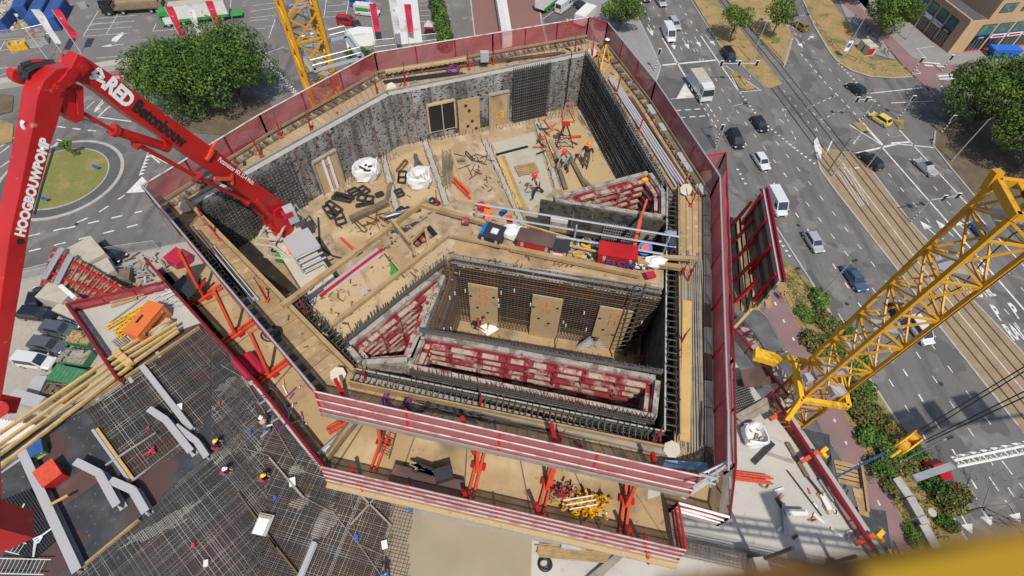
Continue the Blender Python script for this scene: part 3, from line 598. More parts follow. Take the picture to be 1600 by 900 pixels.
# ------------------------------------------------------------ vehicles
def car(label, cat, px, py, fx, fy, style, paint, name='parked_car', group=None, z=0.0):
    "px, py = middle of the car as seen; fx, fy = a pixel its front points to"
    c = g(px, py, .7+z); f = g(fx, fy, .7+z); d = (f-c); rz = math.atan2(d.y, d.x); base = Vector((c.x, c.y, .012+z))
    o = proto(name, label, cat, base, rz, group)
    S = dict(hatch=(4.1, 1.78, .92, 1.46, [-.47, -.33, .10, .27], .86), sedan=(4.6, 1.8, .92, 1.44, [-.36, -.17, .10, .26], .84), wagon=(4.7, 1.82, .93, 1.48, [-.48, -.38, .12, .28], .86),
             mpv=(4.5, 1.85, 1.0, 1.7, [-.49, -.42, .16, .36], .9), van=(5.3, 2.0, 1.1, 2.3, [-.5, -.485, .24, .40], .93), smallvan=(4.4, 1.82, 1.0, 1.85, [-.5, -.48, .14, .31], .92), convert=(4.4, 1.8, .9, 1.36, [-.26, -.1, .08, .22], .8))[style]
    L, W, zb, zr, gx, hood = S; hl = L/2; b = MB()
    st = [(-1, .80, .34, .60), (-.985, .9, .24, zb*.9), (-.9, .97, .2, zb*.97), (-.45, 1, .19, zb), (0, 1, .19, zb), (gx[3]*2-.02, 1, .19, zb*.99), (.75, .97, .2, zb*hood*.96), (.93, .9, .22, zb*.76), (1, .78, .3, zb*.58)]
    rings = []
    for x, w, z0, z1 in st:
        hw = W/2*w; X = x*hl; rings.append([(X, -hw*.9, z0), (X, -hw, z0+.15), (X, -hw, z1*.66), (X, -hw*.93, z1*.93), (X, -hw*.8, z1), (X, hw*.8, z1), (X, hw*.93, z1*.93), (X, hw, z1*.66), (X, hw, z0+.15), (X, hw*.9, z0)])
    vs = [v for r in rings for v in r]; k = 10; fs = [(i*k+j, i*k+(j+1) % k, (i+1)*k+(j+1) % k, (i+1)*k+j) for i in range(len(rings)-1) for j in range(k)]
    b.add(vs, fs+[tuple(range(k))[::-1], tuple(range(len(vs)-k, len(vs)))])
    x0, x1, x2, x3 = [q*L for q in gx]; wb, wr = W/2*.9, W/2*.74
    if style == 'van': wr = W/2*.86
    bl = [(x0, -wb, zb-.03), (x3, -wb, zb-.03), (x3, wb, zb-.03), (x0, wb, zb-.03)]; tl = [(x1, -wr, zr), (x2, -wr, zr), (x2, wr, zr), (x1, wr, zr)]
    b.add(bl+tl, BOXF); body = b.build('body', paint, o)
    for p_ in body.data.polygons: p_.use_smooth = False
    def win(name, A, B, C, D, m=.1, mb=.12):
        A, B, C, D = map(Vector, (A, B, C, D)); n = (B-A).cross(D-A).normalized()*.012
        def ip(u, v): return (A*(1-u)+B*u)*(1-v)+(D*(1-u)+C*u)*v
        q = [ip(m, mb)+n, ip(1-m, mb)+n, ip(1-m, 1-mb)+n, ip(m, 1-mb)+n]; w = MB(); w.add(q+[v-n*1.2 for v in q], BOXF[1:2]+[(0, 1, 2, 3)]+[(0, 4, 5, 1), (1, 5, 6, 2), (2, 6, 7, 3), (3, 7, 4, 0)]); w.build(name, 'glass', o)
    if style != 'convert':
        win('windscreen', bl[1], bl[2], tl[2], tl[1], .06, .08)
        win('rear_window', bl[3], bl[0], tl[0], tl[3], .1, .15)
        if style == 'van':
            A = (x2-.7, -wb*.98, zb+.1); win('side_window', (x2-.55, -wb, zb+.02), (x3-.1, -wb, zb+.02), (x2, -wr-.0, zr-.45), (x2-.55, -wr-.03, zr-.45), .05, .08)
            win('side_window', (x3-.1, wb, zb+.02), (x2-.55, wb, zb+.02), (x2-.55, wr+.03, zr-.45), (x2, wr, zr-.45), .05, .08)
        else:
            win('side_window', bl[0], bl[1], tl[1], tl[0], .07, .12); win('side_window', bl[2], bl[3], tl[3], tl[2], .07, .12)
    else:
        MB().add([(x0+.5, -wb*.8, zb+.02), (x3-.1, -wb*.8, zb+.02), (x3-.1, wb*.8, zb+.02), (x0+.5, wb*.8, zb+.02)]+[(x1, -wr, zr+.01), (x2, -wr, zr+.01), (x2, wr, zr+.01), (x1, wr, zr+.01)], BOXF).build('soft_top', 'black', o); win('windscreen', bl[1], bl[2], tl[2], tl[1], .05, .08)
    for sx in (-.31, .32):
        for sy in (-1, 1):
            w = MB(); w.tube((sx*L, sy*(W/2-.2), .32), (sx*L, sy*(W/2+.01), .32), .33, n=14); wh = w.build('wheel', 'rubber', o)
            w = MB(); w.tube((sx*L, sy*(W/2-.1), .32), (sx*L, sy*(W/2+.018), .32), .2, n=10); w.build('rim', 'galv', wh)
    for sy in (-1, 1):
        MB().box((hl*.93, sy*W*.36, zb*.66), (.22, .34, .14), -sy*.35).build('headlight', 'headlight', o)
        MB().box((-hl*.975, sy*W*.38, zb*.78), (.1, .26, .2)).build('taillight', 'taillight', o)
        MB().box((x3-.15, sy*(W/2+.08), zb+.05), (.14, .2, .12)).build('side_mirror', paint, o)
    MB().box((-hl-.004, 0, .5), (.03, .5, .12)).build('number_plate', 'plate_yellow', o)
    MB().box((hl+.0, 0, .4), (.04, .9, .2)).build('grille', 'black', o)
    return o
def carpaint(name, c): mat(name, c, .22, .3, spec=.7)
for nm, c in dict(p_white=(.72, .72, .72), p_silver=(.42, .43, .45), p_black=(.02, .022, .028), p_blue=(.06, .11, .18), p_grey=(.10, .115, .14), p_green=(.012, .04, .045), p_yellow=(.78, .60, .16), p_red=(.5, .012, .02), p_gold=(.27, .16, .04), p_dark=(.022, .025, .03)).items(): carpaint(nm, c)
CG = 'cars on the main road'
for a in (('silver estate car overtaking the white pickup at the top of the road', 'car', 1054, 36, 1062, 48, 'wagon', 'p_silver'), ('pale silver car cut by the top edge of the road', 'car', 1033, 1, 1041, 13, 'hatch', 'p_silver'),
          ('black car half outside the top edge of the road', 'car', 1008, -6, 1014, 4, 'hatch', 'p_black'), ('black people carrier with red taillights beside the tram strip', 'car', 1139, 86, 1149, 100, 'mpv', 'p_black'),
          ('black hatchback alone in the middle lane below the white box truck', 'car', 1187, 193, 1197, 206, 'hatch', 'p_black'), ('long black minivan nearest the netted slab corner', 'car', 1149, 217, 1157, 232, 'mpv', 'p_black'),
          ('white hatchback with dark windows in the left lanes', 'car', 1190, 251, 1200, 266, 'hatch', 'p_white'), ('silver saloon with a black glass roof', 'car', 1272, 377, 1284, 396, 'hatch', 'p_silver'),
          ('dark blue saloon partly under the lamp post', 'car', 1336, 434, 1348, 451, 'sedan', 'p_blue'), ('black estate car waiting at the stop line east of the tram rails', 'car', 1361, 250, 1345, 235, 'wagon', 'p_black'),
          ('silver coupe with a black folding roof in the outer right lane', 'car', 1447, 260, 1432, 246, 'convert', 'p_silver'), ('pale yellow hatchback crossing the junction', 'car', 1376, 185, 1362, 176, 'hatch', 'p_yellow'),
          ('dark green hatchback driving up past the dry grass triangle', 'car', 1338, 138, 1326, 129, 'hatch', 'p_green'), ('golden brown taxi-like car at the top right road', 'car', 1251, 39, 1240, 31, 'hatch', 'p_gold'),
          ('red hatchback beneath the bare tree and white lattice', 'car', 1471, 746, 1484, 765, 'hatch', 'p_red'), ('dark blue car seen through the yellow crane head', 'car', 1536, 362, 1522, 346, 'sedan', 'blue'),
          ('silver people carrier seen through the yellow crane mast', 'car', 1437, 515, 1448, 530, 'mpv', 'p_white'), ('black car just left of the silver people carrier under the crane mast', 'car', 1408, 492, 1416, 505, 'hatch', 'p_dark')):
    car(*a, name='car', group=CG)
car('white delivery van driving left of the tilted formwork panel', 'van', 1213, 317, 1222, 334, 'van', 'p_white', 'van'); car('white pickup van with open rear at the top of the main road', 'van', 1045, 53, 1053, 70, 'van', 'p_white', 'van')
car('dark blue-grey estate parked below the black estate', 'car', 92, 513, 115, 517, 'wagon', 'p_grey'); car('dark grey estate parked between the blue-grey one and the white van', 'car', 74, 538, 95, 542, 'wagon', 'p_grey')
car('white small van with a blue stripe parked lowest in the row', 'van', 56, 564, 78, 567, 'smallvan', 'p_white', 'van'); car('black car parked behind the lower site cabin', 'car', 57, 490, 82, 493, 'wagon', 'p_black')
car('black car hidden half behind the upper site cabin', 'car', 172, 395, 190, 402, 'wagon', 'p_black'); car('dark car tucked left of the red formwork stack', 'car', 57, 465, 60, 455, 'hatch', 'p_black')
car('red small van with an open bonnet on the parking lot', 'van', 543, 33, 556, 34, 'smallvan', 'p_red', 'van'); car('dark grey car in front of the red small van', 'car', 559, 42, 563, 49, 'hatch', 'p_dark')
car('blue van at the top edge beside the white and green van', 'van', 562, 4, 580, 5, 'smallvan', 'blue_bright', 'van')
car('black car lying in shade beside the white trailer', 'car', 909, 10, 915, 14, 'hatch', 'p_black')
vn = car('white van with a green side panel on the parking lot', 'van', 574, 18, 592, 20, 'van', 'p_white', 'van'); b = MB(); b.box((-.8, -.985, 1.55), (2.9, .05, .65)); b.build('side_panel', 'green', vn)
car('white panel van seen from behind next to the green trailer', 'van', 881, 10, 890, 3, 'van', 'p_white', 'van')
def truck(label, px, py, fx, fy, L, cabc, boxc, topc, h=3.9, cab=2.2, name='truck', stripe=None, flat=False):
    c = g(px, py, 2); f = g(fx, fy, 2); d = f-c; rz = math.atan2(d.y, d.x); o = proto(name, label, 'truck', Vector((c.x, c.y, .012)), rz); W = 2.5
    if cab:
        b = MB(); x = L/2-cab; vs = [(x, -1.2, .5), (L/2, -1.2, .5), (L/2, 1.2, .5), (x, 1.2, .5), (x, -1.15, 3.3), (L/2-.35, -1.1, 3.1), (L/2-.35, 1.1, 3.1), (x, 1.15, 3.3)]; b.add(vs, BOXF); b.build('cab', cabc, o)
        b = MB(); b.add([(L/2+.012, -1.1, 1.6), (L/2+.012, 1.1, 1.6), (L/2-.26, 1.05, 2.7), (L/2-.26, -1.05, 2.7)], [(0, 1, 2, 3)]); b.add([(L/2-.1, -1.1, 1.5), (L/2-.1, 1.1, 1.5), (L/2-.3, 1.0, 2.6), (L/2-.3, -1.0, 2.6)], [(3, 2, 1, 0)]); b.build('windscreen', 'glass', o)
        for s in (-1, 1): MB().box((L/2-.9, s*1.19, 2.1), (.8, .06, .7)).build('side_window', 'glass', o)
    x1 = L/2-cab-.25; b = MB(); 
    if flat: b.box(((x1-L/2)/2, 0, 1.2), (x1+L/2, W, .25)); b.box((-L/2+.05, 0, 1.7), (.1, W, 1)); b.box((x1, 0, 1.7), (.1, W, 1))
    else: b.box(((x1-L/2)/2, 0, (1.0+h)/2), (x1+L/2, W, h-1.0)); b.add([], [])
    body = b.build('cargo_bed' if flat else 'cargo_box', boxc, o)
    if not flat: MB().box(((x1-L/2)/2, 0, h+.01), (x1+L/2-.05, W-.06, .03)).build('roof', topc, o)
    if stripe:
        for s in (-1, 1): MB().box(((x1-L/2)/2, s*(W/2+.02), 1.15), (x1+L/2, .05, .6)).build('side_skirt', stripe, o)
    MB().box((0, 0, .75), (L*.96, 1.1, .3)).build('chassis', 'black', o)
    for sx in ([L/2-1.3, x1-1.6] if cab else [])+[-L/2+1.5, -L/2+2.7]:
        for s in (-1, 1):
            w = MB(); w.tube((sx, s*.9, .5), (sx, s*1.24, .5), .5, n=14); wh = w.build('wheel', 'rubber', o); MB().tube((sx, s*1.1, .5), (sx, s*1.255, .5), .26, n=8).build('rim', 'galv', wh)
    return o
tk = truck('white box truck with a cream roof driving down the main road', 1096, 131, 1112, 155, 6.8, 'p_white', 'p_white', 'cream', 3.2, 1.9)
tk = truck('long white articulated lorry with bright green cab and skirts', 302, 19, 240, 26, 13.5, 'green', 'white', 'cream', 4.0, 2.4, stripe='green'); text('IMT', (-4, 1.29, 3.1), (-1, 0, 0), (0, 0, 1), .8, 'green', 'lettering', tk, bold=.03)
split_parts([MB().box((4.9, -1.22, 1.2), (2.2, .05, .9)), MB().box((4.9, 1.22, 1.4), (2.2, .05, 1.4))], 'cab_panel', 'white', tk); MB().box((-8.2, 0, .8), (2.4, 2.3, .1)).build('tail_lift', 'green', tk)
truck('dark flatbed lorry loaded with earth at the top of the parking lot', 205, 4, 152, 7, 12.5, 'p_dark', 'timber_dark', 'soil', 2, 2.3, flat=True)
b = MB(); b.box(g(212, 1, 1.6)+Vector((0, 0, 0)), (9, 2.1, .5), math.atan2((g(152, 7)-g(205, 4)).y, (g(152, 7)-g(205, 4)).x)); one('earth_load', 'brown load of earth lying on the dark flatbed lorry', 'load', 'ballast', b)
truck('white trailer with a green side at the top by the brick plaza', 858, -4, 882, -22, 8, 'white', 'white', 'white', 3.6, 0, 'trailer', stripe='green')
truck('white box trailer with red rear lights beside the netted corner', 915, 22, 930, 8, 6, 'white', 'white', 'white', 3.0, 0, 'trailer')
# ------------------------------------------------------------ brick building top right
A, B_, C_ = g(1412, 26), g(1480, 84), g(1720, 58)
bd = thing('brick_building', 'tan brick corner building with red-edged shop windows at top right', 'building', B_)
dw = (A-B_); dw.z = 0; dw.normalize(); ds = (C_-B_); ds.z = 0; ds.normalize(); nw = Vector((dw.y, -dw.x, 0)); ns = Vector((ds.y, -ds.x, 0))
if nw.dot(Vector((-1, 0, 0))) < 0: nw = -nw
if ns.y > 0: ns = -ns
h1, h2 = 6.9, 15
b = MB(); far = dw*34; b.prism([B_, B_+far, B_+far+ds*30, B_+ds*45, ], 0, h1); w1 = b.build('wall', ['brick_tan'], bd)
b = MB(); b.prism([B_+ds*4.2+dw*.004, B_+ds*4.2+dw*25, B_+ds*40+dw*25, B_+ds*45], h1-.5, h2); b.build('upper_wall', 'brick_tan', bd)
b = MB(); b.prism([B_+ds*.3+dw*.3, B_+far*.95+ds*.3, B_+far*.95+ds*4.0, B_+ds*4.0+dw*.3], h1, h1+.02); b.build('roof_terrace', 'gravel_roof', bd)
b = MB(); b.bar(B_+dw*.05+Vector((0, 0, h1+.15)), B_+far+Vector((0, 0, h1+.15)), .35, .4); b.build('parapet', 'brick_tan', bd)
def facade(o0, d, n, t0, w, z0, z1, m, name, par, off=.04, th=.06):
    a = o0+d*t0+n*off; c = a+d*w; q = MB(); zz = (z0+z1)/2; q.bar(a+Vector((0, 0, zz)), c+Vector((0, 0, zz)), th, z1-z0); return q.build(name, m, par)
for (o0, d, n, st) in ((B_, dw, nw, (2.3, 5.4, 8.6, 11.8)), (B_, ds, ns, (3.9, 8.1, 12.3, 16.5, 20.7))):
    for i, t in enumerate(st):
        w = 2.6 if n is nw else 3.6
        win_ = facade(o0, d, n, t, w, .05, 5.9, 'dark_steel', 'window', bd, .02, .05)
        facade(o0, d, n, t+.08, w-.16, 3.9, 5.8, 'glass_green', 'pane', win_, .06); facade(o0, d, n, t+.08, w-.16, .5, 2.9, 'glass', 'pane', win_, .06)
        facade(o0, d, n, t, w, 3.55, 3.85, 'blue' if i % 3 else 'blue', 'frame', win_, .07)
        facade(o0, d, n, t+.0, w, .05, .5, 'red', 'sill', win_, .09)
        s_ = facade(o0, d, n, t, w, 2.75, 3.55, ['black', 'sign_white', 'sign_white', 'sign_white', 'sign_white'][i], 'shop_sign', bd, .1)
        cc = o0+d*(t+w/2)+n*.14+Vector((0, 0, 3.15)); xd = d if n is ns else -d
        if i == 0: text('party', cc, xd, (0, 0, 1), .62, 'white', 'lettering', bd, bold=.02); MB().box(cc-xd*w*.38+n*.01, (.5, .05, .5), math.atan2(d.y, d.x)).build('sign_mark', 'blue_bright', s_) if 0 else None
        elif i == 1 and n is nw: text('ACTION', cc, xd, (0, 0, 1), .62, 'navy', 'lettering', bd, bold=.02)
        elif n is ns:
            q = MB(); q.box(cc, (w*.8, .06, .35), math.atan2(d.y, d.x)); q.build('sign_band', 'red', bd)
        for k in range(1, 4):
            q = MB(); p = o0+d*(t+w*k/4)+n*.1; q.bar(p+Vector((0, 0, .1)), p+Vector((0, 0, 2.7)), .06); q.build('mullion', 'galv', win_)
for t in (5.2, 10.4, 15.6, 20.8):
    for z in (8.2, 11.4):
        w_ = facade(B_, ds, ns, t+.2, 3.4, z, z+1.9, 'dark_steel', 'window', bd, .02, .05); facade(B_, ds, ns, t+.3, 3.2, z+.1, z+1.8, 'glass_green', 'pane', w_, .06)
q = g(1562, 88); o = thing('waste_container', 'blue waste skip with sloping ends in front of the brick building', 'skip', q)
b = MB(); vs = []
for z, k in ((0.2, .75), (1.9, 1.0)): vs += [q+Vector((x*k, y, z)) for x, y in ((-3.1, -1.1), (3.1, -1.1), (3.1, 1.1), (-3.1, 1.1))]
b.add(vs, BOXF); b.build('skip_body', 'blue_bright', o); b = MB(); b.prism([q+Vector(v) for v in ((-3, -1.15, 0), (3, -1.15, 0), (3, 1.15, 0), (-3, 1.15, 0))], 1.9, 2.0); b.build('cover', 'blue_bright', o)
# ------------------------------------------------------------ containers, cabins, skips, tents
def hollow(b, c, L, W, H, rz, t=.12, k=1.0, fill=.75):
    m = Matrix.Translation(Vector(c)) @ Matrix.Rotation(rz, 4, 'Z')
    for sx, sy, lx, ly in ((0, -1, L, t), (0, 1, L, t), (-1, 0, t, W-2*t), (1, 0, t, W-2*t)):
        p = m @ Vector((sx*(L-t)/2, sy*(W-t)/2, H/2)); b.box(p, (lx, ly, H), rz)
    b.box(m @ Vector((0, 0, .1)), (L-2*t, W-2*t, .2), rz)
    n = int(L/.7)
    for i in range(n):
        for sy in (-1, 1): b.box(m @ Vector((-L/2+.4+i*.7, sy*(W/2+.03), H/2)), (.12, .08, H*.96), rz)
    return m
def skip(label, px, py, fx, fy, L, W, H, m, fill=None, cat='skip', name='skip', fillname='rubble', pile=.6):
    c = g(px, py, H); f = g(fx, fy, H); d = f-c; rz = math.atan2(d.y, d.x); c.z = .03; o = thing(name, label, cat, c); b = MB(); mm = hollow(b, c, L, W, H, rz); b.build('skip_body', m, o)
    if fill:
        b = MB(); r = random.Random(px)
        for _ in range(int(L*W*2.2)):
            p = mm @ Vector((r.uniform(-L/2+.4, L/2-.4), r.uniform(-W/2+.4, W/2-.4), H*pile+r.uniform(-.1, .35))); b.box(p, (r.uniform(.3, 1.3), r.uniform(.2, .8), r.uniform(.05, .3)), r.uniform(0, 3), rx=r.uniform(-.4, .4))
        b.box(mm @ Vector((0, 0, H*pile/2)), (L-.3, W-.3, H*pile), rz); b.build(fillname, fill, o)
    return o
skip('open blue container full of cardboard in the top left corner', 2, 14, 22, -8, 9, 3.6, 2.6, 'blue', 'cream', pile=.85); 
o = skip('yellow open skip beside the mesh fence at top left', 25, 66, 38, 64, 3, 1.8, 1.3, 'yellow', 'galv', pile=.5); skip('rusty grey skip right of the small yellow skip', 54, 57, 66, 55, 3.4, 1.9, 1.5, 'galv', 'ballast', pile=.9)
skip('low grey box on the parking lot beside the blue containers', 127, 5, 131, 4, 1.4, 1.1, 1, 'steel_grey')
def cont(label, px, py, fx, fy, L, W, H, m, rib=.35, z=0, cat='container', name='container', top=None):
    c = g(px, py, H+z); f = g(fx, fy, H+z); d = f-c; rz = math.atan2(d.y, d.x); c.z = z+.02; o = thing(name, label, cat, c); b = MB(); b.box(c+Vector((0, 0, H/2)), (L, W, H), rz); mm = Matrix.Translation(c) @ Matrix.Rotation(rz, 4, 'Z')
    if rib:
        for i in range(int(L/rib)):
            for s in (-1, 1): b.box(mm @ Vector((-L/2+.2+i*rib, s*(W/2+.02), H/2)), (rib*.5, .05, H*.9), rz)
            b.box(mm @ Vector((-L/2+.2+i*rib, 0, H+.02)), (rib*.5, W*.95, .05), rz)
    b.build('container_body', m, o); return o, mm
cont('left one of three long blue waste presses behind the mesh fence', 33, -4, 42, -22, 8, 2.5, 2.6, 'blue'); cont('middle one of three long blue waste presses', 56, 12, 68, -12, 9, 2.5, 2.6, 'blue'); cont('right one of three long blue waste presses with green trim', 82, 12, 94, -10, 9, 2.5, 2.6, 'blue')
b = MB()
for i in range(26):
    r = rnd; p = g(r.uniform(18, 75), r.uniform(32, 50)); b.box(p+Vector((0, 0, .3)), (r.uniform(.5, 1.5), r.uniform(.4, 1.1), r.uniform(.2, .9)), r.uniform(0, 3), mi=r.randrange(3), rx=r.uniform(-.5, .5))
one('rubbish_heap', 'heap of cardboard and plastic rubbish between the blue containers and the fence', 'rubbish', ['cream', 'bag', 'timber'], b)
def mfence(label, pts, h=2.0, m='wire_mesh', z=0, name='mesh_fence', rail='galv'):
    P_ = [g(*p, z) for p in pts]; o = thing(name, label, 'fence', P_[0]); 
    for a, c in zip(P_[:-1], P_[1:]):
        b = MB(); b.quad(a, c, c+Vector((0, 0, h)), a+Vector((0, 0, h))); b.build('mesh_panel', m, o)
        n = max(1, round((c-a).length/3))
        for k in range(n+1): p = a+(c-a)*(k/n); MB().tube(p, p+Vector((0, 0, h)), .035, n=5).build('post', rail, o)
        for z in (h, .15): MB().tube(a+Vector((0, 0, z)), c+Vector((0, 0, z)), .03, n=5).build('rail', rail, o)
mfence('wire mesh fence in front of the blue containers', [(-30, 66), (45, 60), (80, 52)]); mfence('green-posted mesh fence right of the blue waste presses', [(80, 52), (98, 18), (112, -8)])
mfence('site fence between roundabout road and the cabins', [(30, 440), (90, 425)]); mfence('site fence behind the timber heap left of the core', [(165, 402), (250, 390)])
mfence('wire fence in front of the white tent by the flag poles', [(585, 74), (690, 62)], 1.5); mfence('wire fence panels round the yellow crane foot', [(430, 30), (455, 62), (540, 70)], 1.8)
# site cabins
def cabin(label, px, py, fx, fy, L=6, W=2.5, H=2.7, z=0, txt=None, win=False):
    o, mm = cont(label, px, py, fx, fy, L, W, H, 'cream', 0, z, 'site cabin', 'site_cabin'); rz = math.atan2(mm[1][0], mm[0][0])
    for s in (-1, 1): b = MB(); b.box(mm @ Vector((0, s*(W/2+.02), .35)), (L, .05, .6), rz); b.build('blue_stripe', 'blue_bright', o)
    for s in (-1, 1): b = MB(); b.box(mm @ Vector((s*(L/2+.02), 0, .35)), (.05, W, .6), rz); b.build('blue_stripe', 'blue_bright', o)
    if win:
        for i in (-1.8, -.4, 1.0): b = MB(); b.box(mm @ Vector((i, -(W/2+.03), 1.6)), (1.1, .05, .8), rz); b.build('window', 'glass', o)
    xd = mm.to_3x3() @ Vector((1, 0, 0)); yn = mm.to_3x3() @ Vector((0, 1, 0))
    if txt: text(txt, mm @ Vector((.3, -(W/2+.03), 1.5)), xd, (0, 0, 1), .8, 'dark_steel', 'lettering', o, bold=.02)
    return o
cabin('upper cream site cabin with a blue lower band and dark lettering', 132, 393, 146, 410, 4.6, 3.6, 2.8, txt='Bouw'); cabin('small cream and blue cabin right of the lettered one', 158, 420, 170, 440, 3.0, 2.6, 2.3, txt='Bouw')
cabin('lower cream site cabin above the parked black estate', 88, 455, 112, 461, 4.0, 2.9, 2.8); cabin('white cabin with windows beside the slab netting', 106, 484, 118, 489, 3.8, 1.6, 2.4, win=True)
o = skip('dark green skip with tilted scrap wood below the parked cars', 124, 527, 142, 530, 3.4, 1.8, 1.1, 'green_bin', 'timber', pile=.9); skip('green skip of brown boards between two other skips', 115, 557, 136, 560, 3.6, 2.0, 1.1, 'green_bin', 'timber_grey', pile=.9)
o, mm = cont('closed green waste press container', 104, 585, 130, 590, 4.0, 2.0, 1.6, 'green_bin', .5); skip('skip of dark timber by the yellow scaffold beams', 90, 612, 112, 614, 3.6, 2.0, 1.2, 'timber_dark', 'timber_dark', pile=.7)
cont('blue grey steel box on the site paving', 55, 605, 62, 590, 3, 1.6, 1.0, 'steel_grey', 0); cont('pale metal cabinet near the red boom tip at left', 40, 622, 62, 628, 4.0, 1.4, 2.2, 'steel_grey', 0)
b = MB(); rr = random.Random(4)
for i in range(46):
    p = g(rr.uniform(190, 255), rr.uniform(405, 450), .3); b.bar(p, p+Vector((rr.uniform(-2, 2), rr.uniform(-2, 2), rr.uniform(0, .7))), .25, .12, mi=rr.randrange(3))
one('scrap_heap', 'tangled heap of timber and tarpaulin left of the core platform', 'rubbish', ['timber_grey', 'timber', 'galv'], b)
b = MB(); c = g(182, 432, 1.4); b.box(c-Vector((0, 0, .6)), (3.4, 2.2, 1.5), .3); one('timber_stack', 'dark strapped timber stack beside the small cabin', 'timber stack', 'timber_dark', b)
# formwork stack (red) on the ground at left
def formpanel(label, corners, z, thick=.35, m='red_form', ribs=6, name='shuttering'):
    A_, B2, C2, D2 = [g(*p, z) for p in corners]; o = thing(name, label, 'formwork panel', A_, 'red formwork panels stacked left of the slab'); b = MB(); b.prism([A_, B2, C2, D2], z-thick, z-.2); b.build('sheet', m, o)
    for k in range(ribs+1):
        t = k/ribs; b = MB(); b.bar(A_.lerp(B2, t), D2.lerp(C2, t), .12, .2); b.build('timber_rib', 'timber', o)
    for t in (.2, .75): b = MB(); b.bar(A_.lerp(D2, t)+Vector((0, 0, .15)), B2.lerp(C2, t)+Vector((0, 0, .15)), .28, .16); b.build('steel_waler', 'red', o)
formpanel('top red formwork panel at the left end of the stack', [(103, 393), (122, 408), (92, 443), (70, 438)], 3.4, ribs=2); formpanel('longest red formwork panel with pale timber ribs', [(120, 402), (200, 452), (172, 470), (92, 448)], 3.6, ribs=9)
b = MB(); a_, c_ = g(98, 388, 3.8), g(70, 436, 3.8); b.bar(a_, c_, .5, .1)
for k in range(30): q = a_.lerp(c_, k/30); b.box(q+Vector((-.3, 0, 0)), (.5, .12, .2), .4)
one('toothed_rail', 'grey toothed steel rail on the left edge of the red formwork', 'rail', 'galv', b)
b = MB(); a_, c_ = g(113, 398, 4.0), g(90, 443, 4.0); b.bar(a_, c_, .5, .1)
for k in range(30): q = a_.lerp(c_, k/30); b.box(q+Vector((-.3, 0, 0)), (.5, .12, .2), .4)
one('toothed_rail', 'grey toothed steel rail between the two red formwork panels', 'rail', 'galv', b)
b = MB(); b.prism([g(100, 400), g(190, 455), g(160, 490), (g(80, 460))], .1, 2.2); one('formwork_stack', 'lower layers of stacked red formwork under the top panels', 'formwork', 'red_form', b)
b = MB(); b.bar(g(95, 447, 4.3), g(117, 466, 4.3), .5, .4); one('white_hook_bar', 'white curved steel bar with a round hole on the formwork stack', 'steel bar', 'white', b)
# market tents, flags
def tent(label, corners, h=2.6, ridge=4.0, name='marquee'):
    P_ = [g(*p) for p in corners]; o = thing(name, label, 'tent', P_[0]); b = MB(); lo = P_; hi = [p+Vector((0, 0, h)) for p in P_]
    r0 = (P_[0]+P_[1])/2+Vector((0, 0, ridge)); r1 = (P_[3]+P_[2])/2+Vector((0, 0, ridge)); b.add([*hi, r0, r1], [(0, 4, 5, 3), (4, 1, 2, 5), (0, 1, 4), (2, 3, 5)]); b.build('roof', 'white', o)
    b = MB()
    for i in range(4): j = (i+1) % 4; b.quad(lo[i], lo[j], hi[j], hi[i])
    b.build('side_wall', 'sign_white', o)
tent('long white gabled tent behind the flags at the top', [(620, 70), (660, 66), (650, -20), (612, -20)]); tent('small white flat tent beside the crane foot', [(543, 76), (587, 70), (585, 60), (543, 64)], 2.4, 2.8)
tent('narrow white awning tent right of the brick plaza at the top', [(785, 76), (800, 72), (785, -20), (770, -20)], 2.6, 3.2)
def flag(label, base, topx, color, h=8.0, w=1.15, drop=5.2, txt=None, tc='white'):
    p = g(*base); o = thing('flagpole', label, 'flag', p, 'tall flags along the parking lot'); MB().tube(p, p+Vector((0, 0, h)), .06, .045, 6).build('pole', 'white', o)
    b = MB(); n = 10; vs = []; dx = Vector((.96, .1, 0))
    for i in range(n+1):
        t = i/n; sag = math.sin(t*5+p.x)*.18*t
        for s in (.06, w/2, w*(1-.12*t)): vs.append(p+dx*s+Vector((0, sag*s*1.3+.12*math.sin(t*9)*s, h-t*drop)))
    b.add(vs, [(i*3+j, i*3+j+1, (i+1)*3+j+1, (i+1)*3+j) for i in range(n) for j in (0, 1)]); b.build('flag_cloth', color, o)
    if txt: text(txt, p+dx*(w/2)+Vector((0, -.16, h-drop*.28)), dx, (0, 0, 1), .42, tc, 'lettering', o, bold=.02)
flag('white flag with red letters, left of the two behind the boom joint', (97, 83), 0, 'bag', 8.6, 1.5, 6.6, 'rai', 'text_red'); flag('red flag just right of the boom joint at top left', (127, 83), 0, 'flag_red', 8.6, 1.5, 5.6, 'rai'); flag('white bare flag pole nearest the yellow skip', (78, 97), 0, 'bag', 9.4, .5, .5)
flag('red flag in front of the lorry cab', (290, 76), 0, 'flag_red', 8.4, 1.5, 6.4, 'rai'); flag('white flag with red letters before the middle of the lorry', (318, 72), 0, 'bag', 8.4, 1.4, 5.6, 'rai', 'text_red'); flag('red flag rising from the big tree before the lorry tail', (346, 62), 0, 'flag_red', 7.8, 1.5, 5.4, 'rai')
flag('red flag beside the white and green van', (589, 72), 0, 'flag_red', 8.6, 1.4, 5.6); flag('white flag with red letters left of the long tent', (622, 90), 0, 'bag', 11.4, 1.4, 6.5, 'rai', 'text_red'); flag('red flag hanging in front of the long white tent', (640, 72), 0, 'flag_red', 8.5, 1.4, 5.6)
